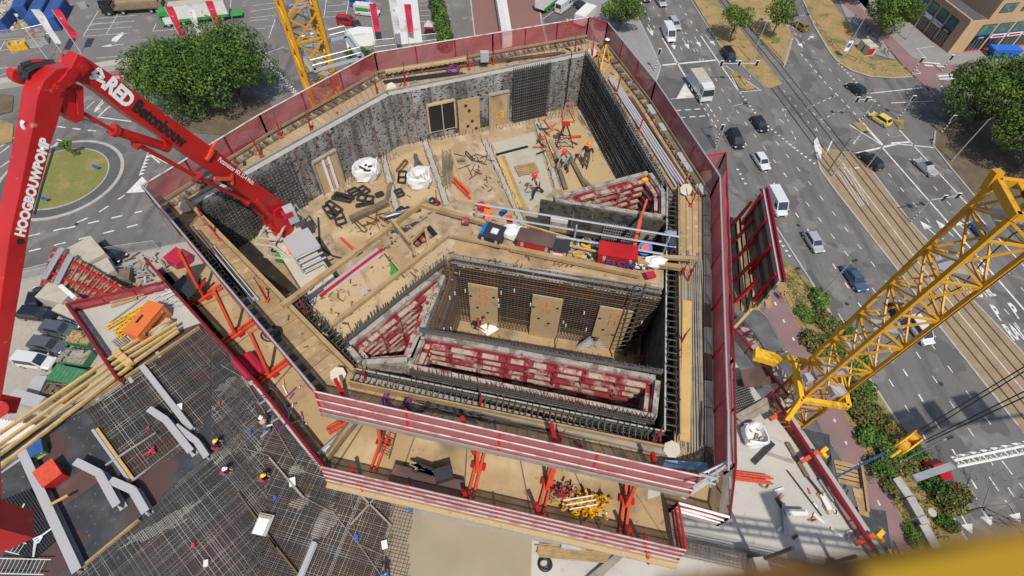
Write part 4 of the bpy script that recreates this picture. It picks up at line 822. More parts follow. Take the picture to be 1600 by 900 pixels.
p = g(672, 58); o = thing('kiosk', 'small kiosk with a grey pyramid top and red band', 'kiosk', p); b = MB(); b.box(p+Vector((0, 0, 1.1)), (1.6, 1.4, 2.2)); b.build('kiosk_body', 'dark_steel', o); b = MB(); b.box(p+Vector((0, 0, 2.4)), (1.9, 1.7, .5)); b.build('red_band', 'red', o)
b = MB(); b.add([p+Vector(v) for v in ((-1, -.9, 2.65), (1, -.9, 2.65), (1, .9, 2.65), (-1, .9, 2.65), (0, 0, 3.7))], [(0, 1, 4), (1, 2, 4), (2, 3, 4), (3, 0, 4)]); b.build('roof', 'steel_grey', o)
# concrete ledges on the verge, lower right
for i, (a, c) in enumerate((((1393, 750), (1412, 778)), ((1414, 780), (1438, 822)), ((1434, 822), (1455, 860)))):
    b = MB(); b.bar(g(*a)+Vector((0, 0, .5)), g(*c)+Vector((0, 0, .5)), 1.0, .9); one('concrete_wall_block', ['upper', 'middle', 'lower'][i]+' pale concrete block of the row on the verge', 'concrete block', 'kerb', b, 'concrete blocks on the verge')
p = g(1415, 815); o = thing('round_street_light', 'short lamp with a round pale disc over the concrete blocks', 'street lamp', p); MB().tube(p, p+Vector((0, 0, 4.2)), .05).build('pole', 'galv', o); MB().tube(p+Vector((0, 0, 4.2)), p+Vector((0, 0, 4.3)), .42, n=16).build('lamp_disc', 'cream', o)
# ------------------------------------------------------------ the slab the core rises from
ZS = 19.0
slab = [(110, 480), (330, 437), (700, 470), (1135, 548), (1375, 872), (1470, 1000), (1300, 1150), (500, 1300), (-350, 1050), (-120, 800), (0, 702), (185, 590)]
sp = [g(x, y, ZS) for x, y in slab]
o = thing('building_shell', 'concrete building storeys below the white slab', 'building', sp[0])
b = MB(); b.prism(sp, 17.6, ZS); b.build('top_slab', 'slab_white', o)
cen = sum(sp, Vector())/len(sp)
for k in range(5):
    b = MB(); q = [cen+(p-cen)*.97 for p in sp]; b.prism(q, k*3.5, k*3.5+3.0) if k == 0 else b.prism(sp, k*3.5-.3, k*3.5); b.build('floor_slab', 'concrete', o)
b = MB(); b.prism([cen+(p-cen)*.93 for p in sp], 0, 17.5); b.build('wall', 'glass_green', o)
def gs(x, y, dz=0): return g(x, y, ZS+dz)
def plate(name, label, cat, m, pts, z, h=.02, group=None):
    b = MB(); P_ = [g(x, y, z) for x, y in pts]; b.prism(P_, z-h, z); return one(name, label, cat, m, b, group)
plate('black_formwork_floor', 'black film-faced formwork floor at the lower left of the slab', 'formwork', 'form_black', [(-200, 860), (-20, 716), (128, 632), (275, 518), (312, 505), (330, 520), (500, 735), (640, 775), (600, 1100), (-100, 1100)], ZS+.06, .05)
plate('brown_formwork_sheet', 'red-brown formwork sheets between the bent steel beams', 'formwork', 'form_brown', [(75, 775), (128, 735), (160, 748), (95, 795)], ZS+.085, .02)
plate('wet_concrete', 'freshly poured smooth tan concrete field at the bottom', 'concrete', 'wet_concrete', [(615, 760), (700, 775), (832, 830), (822, 1100), (590, 1100), (600, 860)], ZS+.16, .12)
def clip(poly, p, d):
    "parameters along p + t d where it is inside the polygon"
    ts = []
    for i in range(len(poly)):
        a, c = poly[i], poly[(i+1) % len(poly)]; e = c-a; den = d.x*e.y-d.y*e.x
        if abs(den) < 1e-9: continue
        w = a-p; t = (w.x*e.y-w.y*e.x)/den; u = (w.x*d.y-w.y*d.x)/den
        if 0 <= u < 1: ts.append(t)
    ts.sort(); return list(zip(ts[::2], ts[1::2]))
def mesh_bars(b, poly, z, az, sp_, w, jit=.0, h=None, mi=0, seed=0, nm=1):
    r = random.Random(seed); d = Vector((math.cos(az), math.sin(az), 0)); n = Vector((-d.y, d.x, 0)); pr = [p.dot(n) for p in poly]; t = min(pr)
    while t < max(pr):
        t += sp_*(1+r.uniform(-jit, jit))
        for a, c in clip(poly, n*t, d):
            p, q = n*t+d*(a+r.uniform(0, jit)), n*t+d*(c-r.uniform(0, jit)); zz = z+r.uniform(-.01, .01)*jit*4
            b.bar((p.x, p.y, zz), (q.x, q.y, zz+r.uniform(-.02, .02)*jit), w, h or w, r.randrange(nm) if nm > 1 else mi)
AZ1 = R(-12)
dl = g(310, 512, ZS)-g(128, 637, ZS); AZ2 = math.atan2(dl.y, dl.x)
def mats_obj(name, label, polys, z, az, sp_, w, m, seed=0):
    b = MB()
    for k, pl in enumerate(polys):
        P_ = [g(x, y, z) for x, y in pl]; mesh_bars(b, P_, z, az, sp_, w, .22, seed=seed+k, nm=3); mesh_bars(b, P_, z+w, az+R(90), sp_, w, .22, seed=seed+9+k, nm=3)
    return tag(b.build(name, m), label, 'rebar', None, 'stuff')
mats_obj('rebar_mat', 'dense reinforcing mesh over the main slab below the core', [[(372, 585), (505, 735), (620, 770), (612, 860), (590, 1050), (330, 1050), (400, 800), (330, 640)]], ZS+.17, R(-14), .135, .03, ['rebar', 'rebar_rust', 'rebar_pale'], 1)
mats_obj('rebar_mat', 'reinforcing mesh with pale cement-splashed bars at the bottom left', [[(330, 522), (400, 620), (420, 760), (400, 1050), (-60, 1050), (120, 893), (218, 812), (330, 705), (330, 640)]], ZS+.22, AZ2, .15, .03, ['rebar_pale', 'rebar', 'rebar'], 4)
mats_obj('rebar_mat', 'reinforcing mesh between the timber edge and the grey steel beams', [[(130, 640), (312, 512), (330, 522), (330, 640), (300, 700), (205, 750)]], ZS+.17, AZ2, .2, .034, ['rebar', 'rebar_rust', 'rebar_pale'], 7)
mats_obj('rebar_mat', 'mesh sinking into the edge of the fresh concrete', [[(610, 765), (650, 778), (640, 850), (645, 1000), (590, 1000)]], ZS+.18, R(-12), .22, .03, ['rebar', 'rebar_rust', 'rebar'], 12)
r = random.Random(77)
for i, (x, y, a, c_, an, lb) in enumerate(((365, 604, 1.5, 1.1, .3, 'near the left fence of the core'), (372, 690, 2.2, .5, .9, 'beside the kneeling worker'), (508, 812, 1.6, .7, 1.3, 'around the narrow steel strip'), (470, 785, .9, .5, .6, 'left of the crossing poles'), (250, 820, 3.2, .5, .62, 'along the timber edge at the bottom'), (465, 735, .8, .5, .2, 'below the corner of the hanging platform'))):
    for k in range(5):
        c = gs(x, y, .07)+Vector((r.gauss(0, a*.4), r.gauss(0, c_*.4), 0)) if k else gs(x, y, .07); s_ = 1 if not k else r.uniform(.15, .4); n = 22; P_ = []
        for j in range(n): t = 2*math.pi*j/n; q = s_*r.uniform(.55, 1.1); u, v = a*q*math.cos(t), c_*q*math.sin(t); P_.append(c+Vector((u*math.cos(an)-v*math.sin(an), u*math.sin(an)+v*math.cos(an), 0)))
        if k == 0: b = MB()
        b.prism(P_, ZS+.09, ZS+.1+.002*k)
    tag(b.build('cement_splash', 'kerb'), 'pale cement splash under the mesh '+lb, 'splash', None, 'stuff')
# sparse bars on black formwork
r = random.Random(9); mbs = []
for k in range(16): a = gs(84+k*6, 660-k*3+r.uniform(0, 8), .2); mbs.append(MB().bar(a, a+Vector((math.cos(AZ2), math.sin(AZ2), 0))*r.uniform(3, 5), .045))
each('loose_bar', 'one of the loose pale bars lying on the black formwork near the timber strip', 'rebar', 'rebar_pale', mbs, 'loose bars on the black formwork')
b = MB()
for k in range(16): a = gs(20+k*5, 768+k*6.2, .25); q = gs(70+k*1.2-6, 800+k*4, .25); d = (g(0, 905, ZS)-g(50, 770, ZS)).normalized()
a0, a1, c0, c1 = gs(-20, 790, .25), gs(45, 765, .25), gs(45, 880, .25), gs(95, 838, .25)
for k in range(15): b.bar(a0.lerp(a1, k/14), c0.lerp(c1, k/14), .11, .11)
for k in range(6): b.bar(a0.lerp(c0, (k+.5)/6)+Vector((0, 0, .1)), a1.lerp(c1, (k+.5)/6)+Vector((0, 0, .1)), .04)
one('bar_bundle', 'bundle of thick black bars tied with white rope at the lower left', 'rebar bundle', 'dark_steel', b)
def rope(name, label, pts, m='bag', r=.035, cat='rope'):
    b = MB(); P_ = [g(*p) for p in pts]; b.path(P_, r, 4); return one(name, label, cat, m, b)
z_ = ZS+.45
rope('rope', 'white knotted rope on the upper side of the black bar bundle', [(38, 787, z_), (33, 797, z_), (24, 804, z_), (19, 812, z_), (24, 818, z_), (33, 804, z_), (22, 808, z_)], r=.06)
rope('rope', 'white tangled rope on the lower side of the black bar bundle', [(80, 826, z_), (66, 836, z_), (52, 842, z_), (60, 848, z_), (66, 838, z_), (54, 846, z_), (52, 870, z_), (56, 848, z_)], r=.06)
def ladder(label, a, c, w=.45, m='galv', rung=.28, name='ladder', r=.025):
    a, c = Vector(a), Vector(c); d = (c-a).normalized(); s = d.cross(Vector((0, 0, 1))).normalized()*w/2; o = thing(name, label, 'ladder', a); n = int((c-a).length/rung)
    for k in (-1, 1): b = MB(); b.bar(a+s*k, c+s*k, r*2, r*2.4); b.build('rail', m, o)
    b = MB(); [b.tube(a+d*rung*(i+.5)-s, a+d*rung*(i+.5)+s, r*.7, n=4) for i in range(n)]; b.build('rungs', m, o); return o
ladder('upper white ladder lying at the lower left corner', g(-15, 845, z_), g(36, 858, z_), .7, 'white'); ladder('lower white ladder lying at the lower left corner', g(-10, 884, z_), g(74, 886, z_), .9, 'white')
def ibeam(name, label, cat, pts, w=.5, h=.4, m='steel_grey', z=.35):
    b = MB()
    for a, c in zip(pts[:-1], pts[1:]):
        p, q = gs(a[0], a[1], z), gs(c[0], c[1], z); b.bar(p+Vector((0, 0, h/2)), q+Vector((0, 0, h/2)), w, .04); b.bar(p-Vector((0, 0, h/2)), q-Vector((0, 0, h/2)), w, .04); b.bar(p, q, .05, h-.05); 
        b.bar(p-(q-p).normalized()*.04+Vector((0, 0, h/2+.02)), p+(q-p).normalized()*.3+Vector((0, 0, h/2+.02)), w*.9, .03)
    return one(name, label, cat, m, b)
ibeam('steel_beam', 'longest grey steel beam at the lower left of the slab', 'steel beam', [(38, 705), (125, 893)], .6, .7, z=.5); ibeam('steel_beam', 'short grey steel beam meeting the long one at the left edge', 'steel beam', [(-30, 752), (33, 710)], .5, .5, z=.4)
ibeam('steel_beam', 'straight grey steel beam along the mesh edge', 'steel beam', [(223, 573), (300, 672)], .45, .3)
ibeam('kinked_beam', 'pale kinked steel beam with bolt holes, left of the timber strip', 'steel beam', [(124, 724), (160, 742), (188, 792)], .55, .9, z=.6); ibeam('kinked_beam', 'pale kinked steel beam right of the bolt-holed one', 'steel beam', [(178, 753), (212, 768), (232, 802)], .55, .8, z=.6)
ibeam('kinked_beam', 'upper pale kinked beam next to the crouching worker in black', 'steel beam', [(237, 642), (262, 658), (302, 708)], .5, .8, z=.6); ibeam('kinked_beam', 'upper right pale kinked beam touching the red-black worker', 'steel beam', [(278, 668), (310, 692), (326, 716)], .45, .7, z=.5)
ibeam('steel_beam', 'narrow pale steel strip in the mesh at the bottom', 'steel beam', [(492, 848), (466, 910)], .35, .3); 
b = MB(); b.bar(gs(150, 672, .3), gs(207, 752, .3), .45, .25); o = one('timber_strip', 'brown timber edge board with a grey rim on the slab mesh', 'timber', 'timber_yellow', b); b = MB(); b.bar(gs(146, 672, .35), gs(203, 752, .35), .2, .3); b.build('rim', 'steel_grey', o)
for lb, a, c in (('pale pipe crossing the timber strip', (165, 727), (244, 676)), ('pale pipe below the one crossing the timber strip', (206, 752), (282, 694))): beam('pipe', lb, 'pipe', 'rebar_pale', (*a, ZS+.5), (*c, ZS+.5), .12, .12)
beam('edge_timber', 'long pale timber edging the black formwork beside the yellow timbers', 'timber', 'timber', (128, 636, ZS+.35), (312, 511, ZS+.35), .12, .3); beam('edge_timber', 'pale timber edge between black formwork and dense mesh', 'timber', 'timber', (120, 893, ZS+.35), (218, 812, ZS+.35), .14, .3)
each('steel_bracket', 'one of the small pale steel brackets along the slab edge timber', 'bracket', 'steel_grey', [MB().bar(gs(a, c, .2), gs(a+5, c+8, .2), .25, .1) for a, c in ((245, 550), (202, 590), (148, 617))], 'steel brackets on the slab edge timber')
def crate(name, label, cat, px, py, fx, fy, L, W, H, m, z=ZS+.1, top=None, extra=None):
    c = g(px, py, z+H); f = g(fx, fy, z+H); d = f-c; rz = math.atan2(d.y, d.x); c.z = z; o = thing(name, label, cat, c); mm = Matrix.Translation(c) @ Matrix.Rotation(rz, 4, 'Z')
    b = MB(); b.box(c+Vector((0, 0, H/2)), (L, W, H), rz); b.build('body', m, o); b = MB(); b.box(c+Vector((0, 0, H+.03)), (L+.08, W+.08, .06), rz); b.build('lid', top or m, o)
    b = MB(); [b.box(mm @ Vector((sx*L*.35, -W/2-.03, H*.75)), (.12, .06, .2), rz) for sx in (-1, 1)]; b.build('latch', 'galv', o); return o, mm, rz
crate('tool_box', 'red steel tool box with a pale worn lid on the black formwork', 'tool box', 74, 739, 80, 748, 1.6, 1.3, .9, 'red', top='red_prop'); crate('pallet_box', 'teal crate of blue hoses at the left by the yellow timbers', 'crate', 50, 702, 56, 699, 1.3, 1.2, .7, 'green_bin', top='blue')
beam('plank', 'short yellow plank beside the red tool box', 'plank', 'timber_yellow', (48, 724, ZS+.3), (72, 708, ZS+.3), .2, .1); beam('plank', 'yellow plank resting on the long grey steel beam', 'plank', 'timber_yellow', (76, 790, ZS+1), (106, 774, ZS+1), .15, .12)
# yellow timber guard rails along the slab's north-west edge
G_ = 'long yellow timbers along the slab edge'
for i, (a, c) in enumerate((((-25, 694), (183, 553)), ((-25, 712), (190, 560)), ((-25, 728), (196, 566)), ((-25, 748), (204, 572)), ((186, 549), (267, 499)), ((190, 556), (276, 505)), ((196, 563), (277, 512)), ((204, 570), (279, 517)))):
    beam('timber_beam', ['first', 'second', 'third', 'fourth'][i % 4]+' yellow timber from the top in the '+('left' if i < 4 else 'right')+' run along the slab edge', 'timber', 'timber_yellow', (*a, ZS+.9), (*c, ZS+.9), .2, .26, G_)
b = MB(); [b.bar(gs(181+k*8, 549+k*7, 1.1), gs(187+k*8, 556+k*7, 1.1), .6, .3) for k in range(3)]; b.bar(gs(180, 552, .7), gs(204, 574, .7), .3, .5); one('timber_stop', 'yellow timber blocks joining the two runs of long timbers', 'timber', 'timber_yellow', b)
b = MB()
for k in range(14): a = g(2+k*4.6, 655+k*.8, 3); b.bar(a, g(-4+k*4.3, 690+k*.5, 3), .3, .12)
one('corrugated_roof', 'white corrugated sheet roof below the yellow timbers at the left edge', 'roof', 'white', b)
# compressor etc on the white triangle
o, mm, rz = crate('compressor', 'orange compressor with black lettering on the white slab triangle', 'compressor', 224, 497, 240, 478, 3.3, 1.5, 1.6, 'orange', top='orange')
xd = mm.to_3x3() @ Vector((1, 0, 0)); text('Bredenoord', mm @ Vector((0, -.79, 1.0)), xd, (0, 0, 1), .5, 'black', 'lettering', o, bold=.02)
b = MB(); b.box(mm @ Vector((-.2, .2, 1.68)), (.8, .2, .06), rz); b.build('vent', 'black', o); b = MB(); b.box(mm @ Vector((.3, -1.2, .3)), (1.4, .6, .6), rz); b.tube(mm @ Vector((-.9, -1.2, .5)), mm @ Vector((.6, -1.2, .5)), .35, n=8); b.build('tank', 'steel_grey', o)
def lattice(label, a, c, w=.35, m='yellow', name='lattice_beam'):
    p, q = g(*a), g(*c); d = (q-p).normalized(); s = Vector((-d.y, d.x, 0))*w/2; b = MB(); b.bar(p+s, q+s, .08, .12); b.bar(p-s, q-s, .08, .12); n = int((q-p).length/.35)
    for k in range(n): u, v = p.lerp(q, k/n), p.lerp(q, (k+1)/n); sg = 1 if k % 2 else -1; b.bar(u+s*sg, v-s*sg, .06, .08)
    one(name, label, 'formwork beam', m, b, 'yellow lattice beams on the slab triangle')
for i, (a, c) in enumerate((((165, 513), (228, 477)), ((178, 519), (217, 489)), ((182, 524), (214, 500)), ((186, 528), (206, 511)))): lattice(['longest', 'second', 'third', 'shortest'][i]+' yellow lattice beam of the pile left of the orange compressor', (*a, ZS+.3), (*c, ZS+.3))
for i, (a, c) in enumerate((((172, 473), (225, 459)), ((173, 479), (214, 466)))): beam('plank', ['upper', 'lower'][i]+' pale plank near the top rail of the slab triangle', 'plank', 'timber', (*a, ZS+.2), (*c, ZS+.2), .25, .08)
r = random.Random(3); mbs = []
for k in range(20): a = gs(r.uniform(228, 275), r.uniform(452, 480), .2); mbs.append(MB().tube(a, a+Vector((r.uniform(.5, 3), r.uniform(.2, 1.6), .1)), .05, n=5))
each('scaffold_tube', 'one of the loose galvanised scaffold tubes near the core on the slab triangle', 'scaffold tube', 'galv', mbs, 'scaffold tubes on the slab triangle')
beam('pipe', 'thin steel pipe lying left of the scaffold parts', 'pipe', 'galv', (170, 505, ZS+.2), (228, 462, ZS+.2), .08, .08)
def pallet(label, px, py, fx, fy, z, m='timber_grey', n=6, L=1.2, W=1.0):
    c = g(px, py, z); f = g(fx, fy, z); d = f-c; rz = math.atan2(d.y, d.x); mm = Matrix.Translation(c) @ Matrix.Rotation(rz, 4, 'Z'); b = MB()
    for k in range(n): b.box(mm @ Vector((0, -W/2+(k+.5)*W/n, .13)), (L, W/n*.7, .03), rz)
    for k in (-1, 0, 1): b.box(mm @ Vector((k*L*.45, 0, .06)), (.1, W, .1), rz)
    one('pallet', label, 'pallet', m, b)
pallet('worn grey pallet beside the orange compressor', 189, 534, 196, 540, ZS+.05)
crate('red_net_heap', 'red tarpaulin bundle below the mesh left of the core', 'tarpaulin', 275, 400, 282, 404, 2.6, 2.2, 1.6, 'red_tarp', z=0)
# slab edge fences
def netfence(label, pts, zb, h, m='net', rail='red', posts=2.4, toe=None, name='safety_net_fence', rails=(1,), rr=.045, postm=None, cat='fence', lean=0):
    P_ = [Vector((p.x, p.y, zb)) for p in pts]; o = thing(name, label, cat, P_[0]); up = Vector((0, 0, h))
    if lean: P_ = [p+Vector((-.2, -1, 0)).normalized()*lean for p in P_]; up = up-Vector((-.2, -1, 0)).normalized()*lean
    for a, c in zip(P_[:-1], P_[1:]):
        b = MB(); n = max(2, int((c-a).length/.8)); pr = None; nn = Vector((-(c-a).y, (c-a).x, 0)).normalized()
        for k in range(n+1):
            t = k/n; q = a.lerp(c, t); w = nn*(.0 if lean else .05)*math.sin(k*1.7); mid = q+up*.5+w*1.6; cur = (q, mid, q+up*.985)
            if pr: b.quad(pr[0], cur[0], cur[1], pr[1]); b.quad(pr[1], cur[1], cur[2], pr[2])
            pr = cur
        b.build('net', m, o)
        fo = Vector((-.2, -1, .3)).normalized()*(.07 if lean else 0)
        for f_ in rails: MB().tube(a+up*f_+fo, c+up*f_+fo, rr, n=5).build('rail', rail, o)
        n = max(1, round((c-a).length/posts))
        for k in range(n+1): q = a.lerp(c, k/n); MB().bar(q-Vector((0, 0, .1)), q+up, .08, .08).build('post', postm or 'red', o)
        if toe: b = MB(); b.bar(a+Vector((0, 0, .1)), c+Vector((0, 0, .1)), .05, .24); b.build('toe_board', toe, o)
    return o
def top(pts, z): return [g(x, y, z) for x, y in pts]
b_ = top([(254, 441), (104, 475), (184, 593)], ZS+1.15); netfence('dark red netted fence round the white slab triangle at left', b_, ZS, 1.15, 'net_dense', 'red_dark', rr=.13, rails=(1, .1))
b_ = top([(1139, 556), (1207, 618)], ZS+1.1); b_ = top([(1143, 500), (1230, 640)], ZS+1.1); 
netfence('upper length of dark red tube fence along the right slab edge', top([(1143, 508), (1232, 618)], ZS+1.1), ZS, 1.1, 'net', 'red_dark', rr=.14, rails=(1,))
netfence('lower length of dark red tube fence along the right slab edge', top([(1205, 612), (1375, 870), (1440, 965)], ZS+1.1), ZS, 1.1, 'net', 'red_dark', rr=.14, rails=(1,))
b = MB(); b.bar(g(1212, 616, ZS+.5), g(1380, 868, ZS+.5), .45, .1); one('edge_board', 'pale edge board outside the lower red tube fence', 'board', 'kerb', b)
for i, (a, c) in enumerate((((1203, 655), (1224, 646)), ((1252, 722), (1278, 706)), ((1337, 850), (1365, 836)))):
    b = MB(); b.bar(gs(a[0], a[1], .8), gs(c[0], c[1], .8), .3, .3); o = one('edge_clamp', ['upper', 'middle', 'lower'][i]+' red edge clamp with yellow fitting on the right slab edge', 'clamp', 'red_prop', b); b = MB(); b.box(gs(c[0]+6, c[1], .6), (.7, .3, .9), .6); b.box(gs(c[0]+8, c[1]+4, .5), (.3, .7, .3), .6); b.build('fitting', 'yellow', o)
plate('black_platform', 'upper dark panel platform outside the right slab edge', 'platform', 'form_black', [(1245, 668), (1296, 679), (1302, 745), (1296, 748)], 15, .15); plate('black_platform', 'lower dark panel platform outside the right slab edge', 'platform', 'form_black', [(1323, 790), (1384, 798), (1394, 868), (1372, 880)], 15, .15)
b = MB(); 
for k in range(5): b.bar(g(1303+k*1.5, 722+k*7, 15), g(1345+k*2, 732+k*7, 15), .45, .1)
for k in range(6): b.bar(g(1332+k*2, 765+k*7, 15.2), g(1350+k*1.5, 770+k*7, 15.2), .35, .1)
b.bar(g(1345, 722, 15.3), g(1356, 800, 15.3), .2, .25); one('timber_platform', 'yellow timber platform hanging outside the right slab edge', 'platform', 'timber', b)
each('short_timber', 'one of the short yellow timbers at the end of the lower dark platform', 'timber', 'timber_yellow', [MB().bar(g(1388+k*9, 858+k*2, 15.2), g(1396+k*9, 880, 15.2), .25, .3) for k in range(4)], 'short timbers past the lower dark platform')
netfence('loose dark red net hanging outside the lower slab edge', top([(1228, 640), (1290, 745), (1345, 830), (1400, 915)], 17), 15, 2, 'net_dense', 'red', rails=(1,))
b = MB(); r = random.Random(6)
for k in range(22):
    t = k/21; c = g(1150+70*t, 500+92*t, 17.4); one('form_sheet', 'one of the stained form sheets in the row between slab and street at the right', 'formwork', ['residue', 'red_form', 'timber_grey'][k % 3], MB().box(c, (1.2, 1.5, .3), .6, rx=.1), 'form sheets between slab and street')
# things on the white right part of the slab
def bigbag(label, px, py, z, w=1.1, h=.7, content='timber_dark', px2=None):
    c = g(px, py, z); o = thing('big_bag', label, 'bag', c); b = MB(); n = 18; r = random.Random(int(px)); rings = [(.46, 0), (.55, .25), (.56, .6), (.52, .95), (.44, 1.0), (.40, .75), (.34, .5)]
    for f_, zz in rings:
        for i in range(n): a = 2*math.pi*i/n; k = w*f_*(1+.10*math.sin(3*a+zz*4)+r.uniform(-.05, .05))*(1/max(abs(math.cos(a)), abs(math.sin(a))))**.45; b.v.append((c.x+k*math.cos(a), c.y+k*math.sin(a), z+h*zz+r.uniform(-.03, .03)))
    b.f += [(j*n+i, j*n+(i+1) % n, (j+1)*n+(i+1) % n, (j+1)*n+i) for j in range(len(rings)-1) for i in range(n)]; b.f.append(tuple(range((len(rings)-1)*n, len(rings)*n))); b.m += [0]*len(b.f); b.build('sack', 'bag', o)
    b = MB()
    for k in range(9): b.box(c+Vector((r.uniform(-.25, .25)*w, r.uniform(-.25, .25)*w, h*.62)), (r.uniform(.15, .5), .08, .08), r.uniform(0, 3), ry=r.uniform(-.6, .6))
    b.build('contents', content, o); b = MB()
    for k in range(4): a = k*math.pi/2+.7; p = c+Vector((math.cos(a)*w*.5, math.sin(a)*w*.5, h)); b.path([p, p+Vector((math.cos(a)*.15, math.sin(a)*.15, .12)), p+Vector((math.cos(a+.5)*.3, math.sin(a+.5)*.3, -.1))], .03, 4)
    b.build('straps', 'bag', o); return o
bigbag('open white big bag on the white slab right of the core', 1175, 684, ZS, 1.7, 1.1, 'timber')
beam('plank', 'broad black plank below the white big bag', 'plank', 'dark_steel', (1177, 723, ZS+.1), (1208, 692, ZS+.1), .42, .1); beam('plank', 'long dark grey plank bundle leaning toward the right slab edge', 'plank', 'timber_dark', (1230, 692, ZS+.15), (1262, 745, ZS+.15), .35, .12)
beam('steel_tube', 'dark tube continuing the long grey plank bundle', 'tube', 'dark_steel', (1262, 745, ZS+.2), (1286, 775, ZS+.2), .12, .12); beam('white_board', 'white narrow panel at the foot of the dark tube', 'panel', 'white', (1284, 772, ZS+.2), (1297, 797, ZS+.2), .4, .1)
beam('steel_tube', 'long thin dark tube lying along the middle of the white slab', 'tube', 'dark_steel', (1230, 735, ZS+.1), (1284, 806, ZS+.1), .08, .08); beam('timber_ledge', 'pale wooden strip set in the white slab', 'timber', 'timber_grey', (1198, 708, ZS+.02), (1240, 722, ZS+.02), .3, .04)
b = MB(); [b.bar(gs(1151+k*2, 652+k*10, .2), gs(1205+k*2, 622+k*10, .2), .45, .15) for k in range(2)]; one('plank_pair', 'pair of wide grey planks beside the netted core on the white slab', 'planks', 'timber_grey', b)
b = MB(); P_ = [gs(*p, .15) for p in ((1146, 592), (1166, 595), (1182, 632), (1150, 645))]; mesh_bars(b, P_, ZS+.15, R(20), .2, .05); mesh_bars(b, P_, ZS+.17, R(110), .2, .05); one('floor_grating', 'black floor grating on the white slab next to the net', 'grating', 'dark_steel', b)
b = MB(); b.prism([g(x, y, ZS+1) for x, y in ((1156, 578), (1205, 569), (1212, 598), (1164, 606))], ZS+.9, ZS+1.0); one('rusty_sheet', 'brown rusty sheet lying at the red fence near the crane collar', 'panel', 'form_brown', b)
G_ = 'red push-pull props on the white slab'
for i in range(4): beam('steel_prop', ['first', 'second', 'third', 'fourth'][i]+' red adjustable prop from the top beside the net fence', 'prop', 'red_prop', (1148, 737+i*4, ZS+.25), (1200+i % 2*8, 744+i*4, ZS+.25), .13, .13, G_)
o = thing('column', 'steel column standing on the slab with a pale base plate', 'column', gs(1178, 880)); b = MB(); b.bar(gs(1178, 880), g(1178, 880, ZS)+Vector((0, 0, 6)), .22, .22); b.build('shaft', 'dark_steel', o); b = MB(); b.box(gs(1181, 885, 1), (.9, .9, 2.0), .1); b.build('base', 'kerb', o)
o = thing('column', 'dark steel column near the lower right slab edge', 'column', gs(1300, 880)); b = MB(); b.bar(gs(1300, 880), g(1300, 880, ZS)+Vector((0, 0, 3)), .22, .22); b.build('shaft', 'dark_steel', o); b = MB(); b.box(gs(1300, 880, .1), (.6, .6, .1), .1); b.build('base', 'dark_steel', o)
b = MB(); c0, c1 = gs(1062, 848, .5), gs(1330, 905, .5); dd = (c1-c0).normalized(); nn = Vector((-dd.y, dd.x, 0)); n = 130
for k in range(n):
    p = c0.lerp(c1, k/n); b.bar(p, p+Vector((0, 0, 1.0))+nn*.3, .03); b.bar(p-nn*.9, p+Vector((0, 0, .3)), .03); b.bar(p+Vector((0, 0, .75)), p-nn*.8+Vector((0, 0, .5)), .03)
for z in (.1, .4, .7, 1.0): b.bar(c0+Vector((0, 0, z)), c1+Vector((0, 0, z)), .04)
for q in (.2, .4, .6, .8): b.bar(c0-nn*q, c1-nn*q, .04)
one('rebar_cage', 'long low rebar cage running across the white slab at the bottom', 'rebar cage', 'rebar', b)
o = thing('steel_gantry', 'grey steel frame lying near the middle of the white slab', 'frame', gs(1222, 790)); b = MB(); b.bar(gs(1224, 785, .3), gs(1228, 835, .3), .25, .1); b.bar(gs(1226, 797, .5), gs(1258, 798, .5), .15, .1); b.build('frame', 'steel', o); b = MB(); b.bar(gs(1228, 801, .5), gs(1262, 801, .5), .4, .08); b.build('white_strip', 'white', o)
b = MB(); r = random.Random(12)
for k in range(26):
    p = gs(r.uniform(1215, 1330), r.uniform(760, 840), .08); b.box(p, (r.uniform(.1, .9), r.uniform(.08, .25), .06), r.uniform(0, 3), mi=r.randrange(4))
stuff(one('debris', 'scattered offcuts and tools on the white slab', 'debris', ['timber', 'dark_steel', 'red_prop', 'white'], b))
b = MB(); b.prism([g(x, y, ZS+.2) for x, y in ((1279, 750), (1282, 748), (1305, 782), (1301, 784))], ZS+.05, ZS+.3); one('panel_form', 'narrow framed panel along the red tube fence', 'panel', 'steel_grey', b)
# bottom centre of the slab
def coil(label, px, py, z, r, m='rubber', n=5, th=.035, name='hose_coil', cat='hose'):
    c = g(px, py, z); b = MB()
    for k in range(n):
        rr = r*(1-.09*k); o_ = Vector((rnd.uniform(-.06, .06), rnd.uniform(-.06, .06), .04*k)); pts = [c+o_+Vector((rr*math.cos(t*.45), rr*math.sin(t*.45)*.9, .03*math.sin(t))) for t in range(15)]; b.path(pts, th, 4)
    return one(name, label, cat, m, b)
coil('black cable coil on the white slab at the bottom', 851, 881, ZS+.1, .5); coil('pale hose loop near the red props', 1195, 757, ZS+.1, .35, 'timber', 3)
b = MB(); r = random.Random(2)
for k in range(9): b.bar(gs(835+r.uniform(0, 8), 850+k*2.4, .1+.03*k), gs(960+r.uniform(-8, 4), 862+k*2.2, .1+.03*k), .1, .07)
one('lath_pile', 'pile of pale laths under the lower platform fence', 'laths', 'timber', b)
crate('metal_box', 'grey weathered metal box on the pile of pale laths', 'box', 893, 847, 900, 848, 1.3, .8, .6, 'steel_grey', z=ZS+.4)
each('brown_tube', 'one of the brown tubes slanting side by side from the lower fence', 'tube', 'timber_grey', [MB().tube(gs(915+k*3, 905+k, .2), gs(968+k*1.5, 862+k, .4), .07, n=5) for k in range(6)], 'brown tubes below the lower fence')
b = MB(); r = random.Random(8)
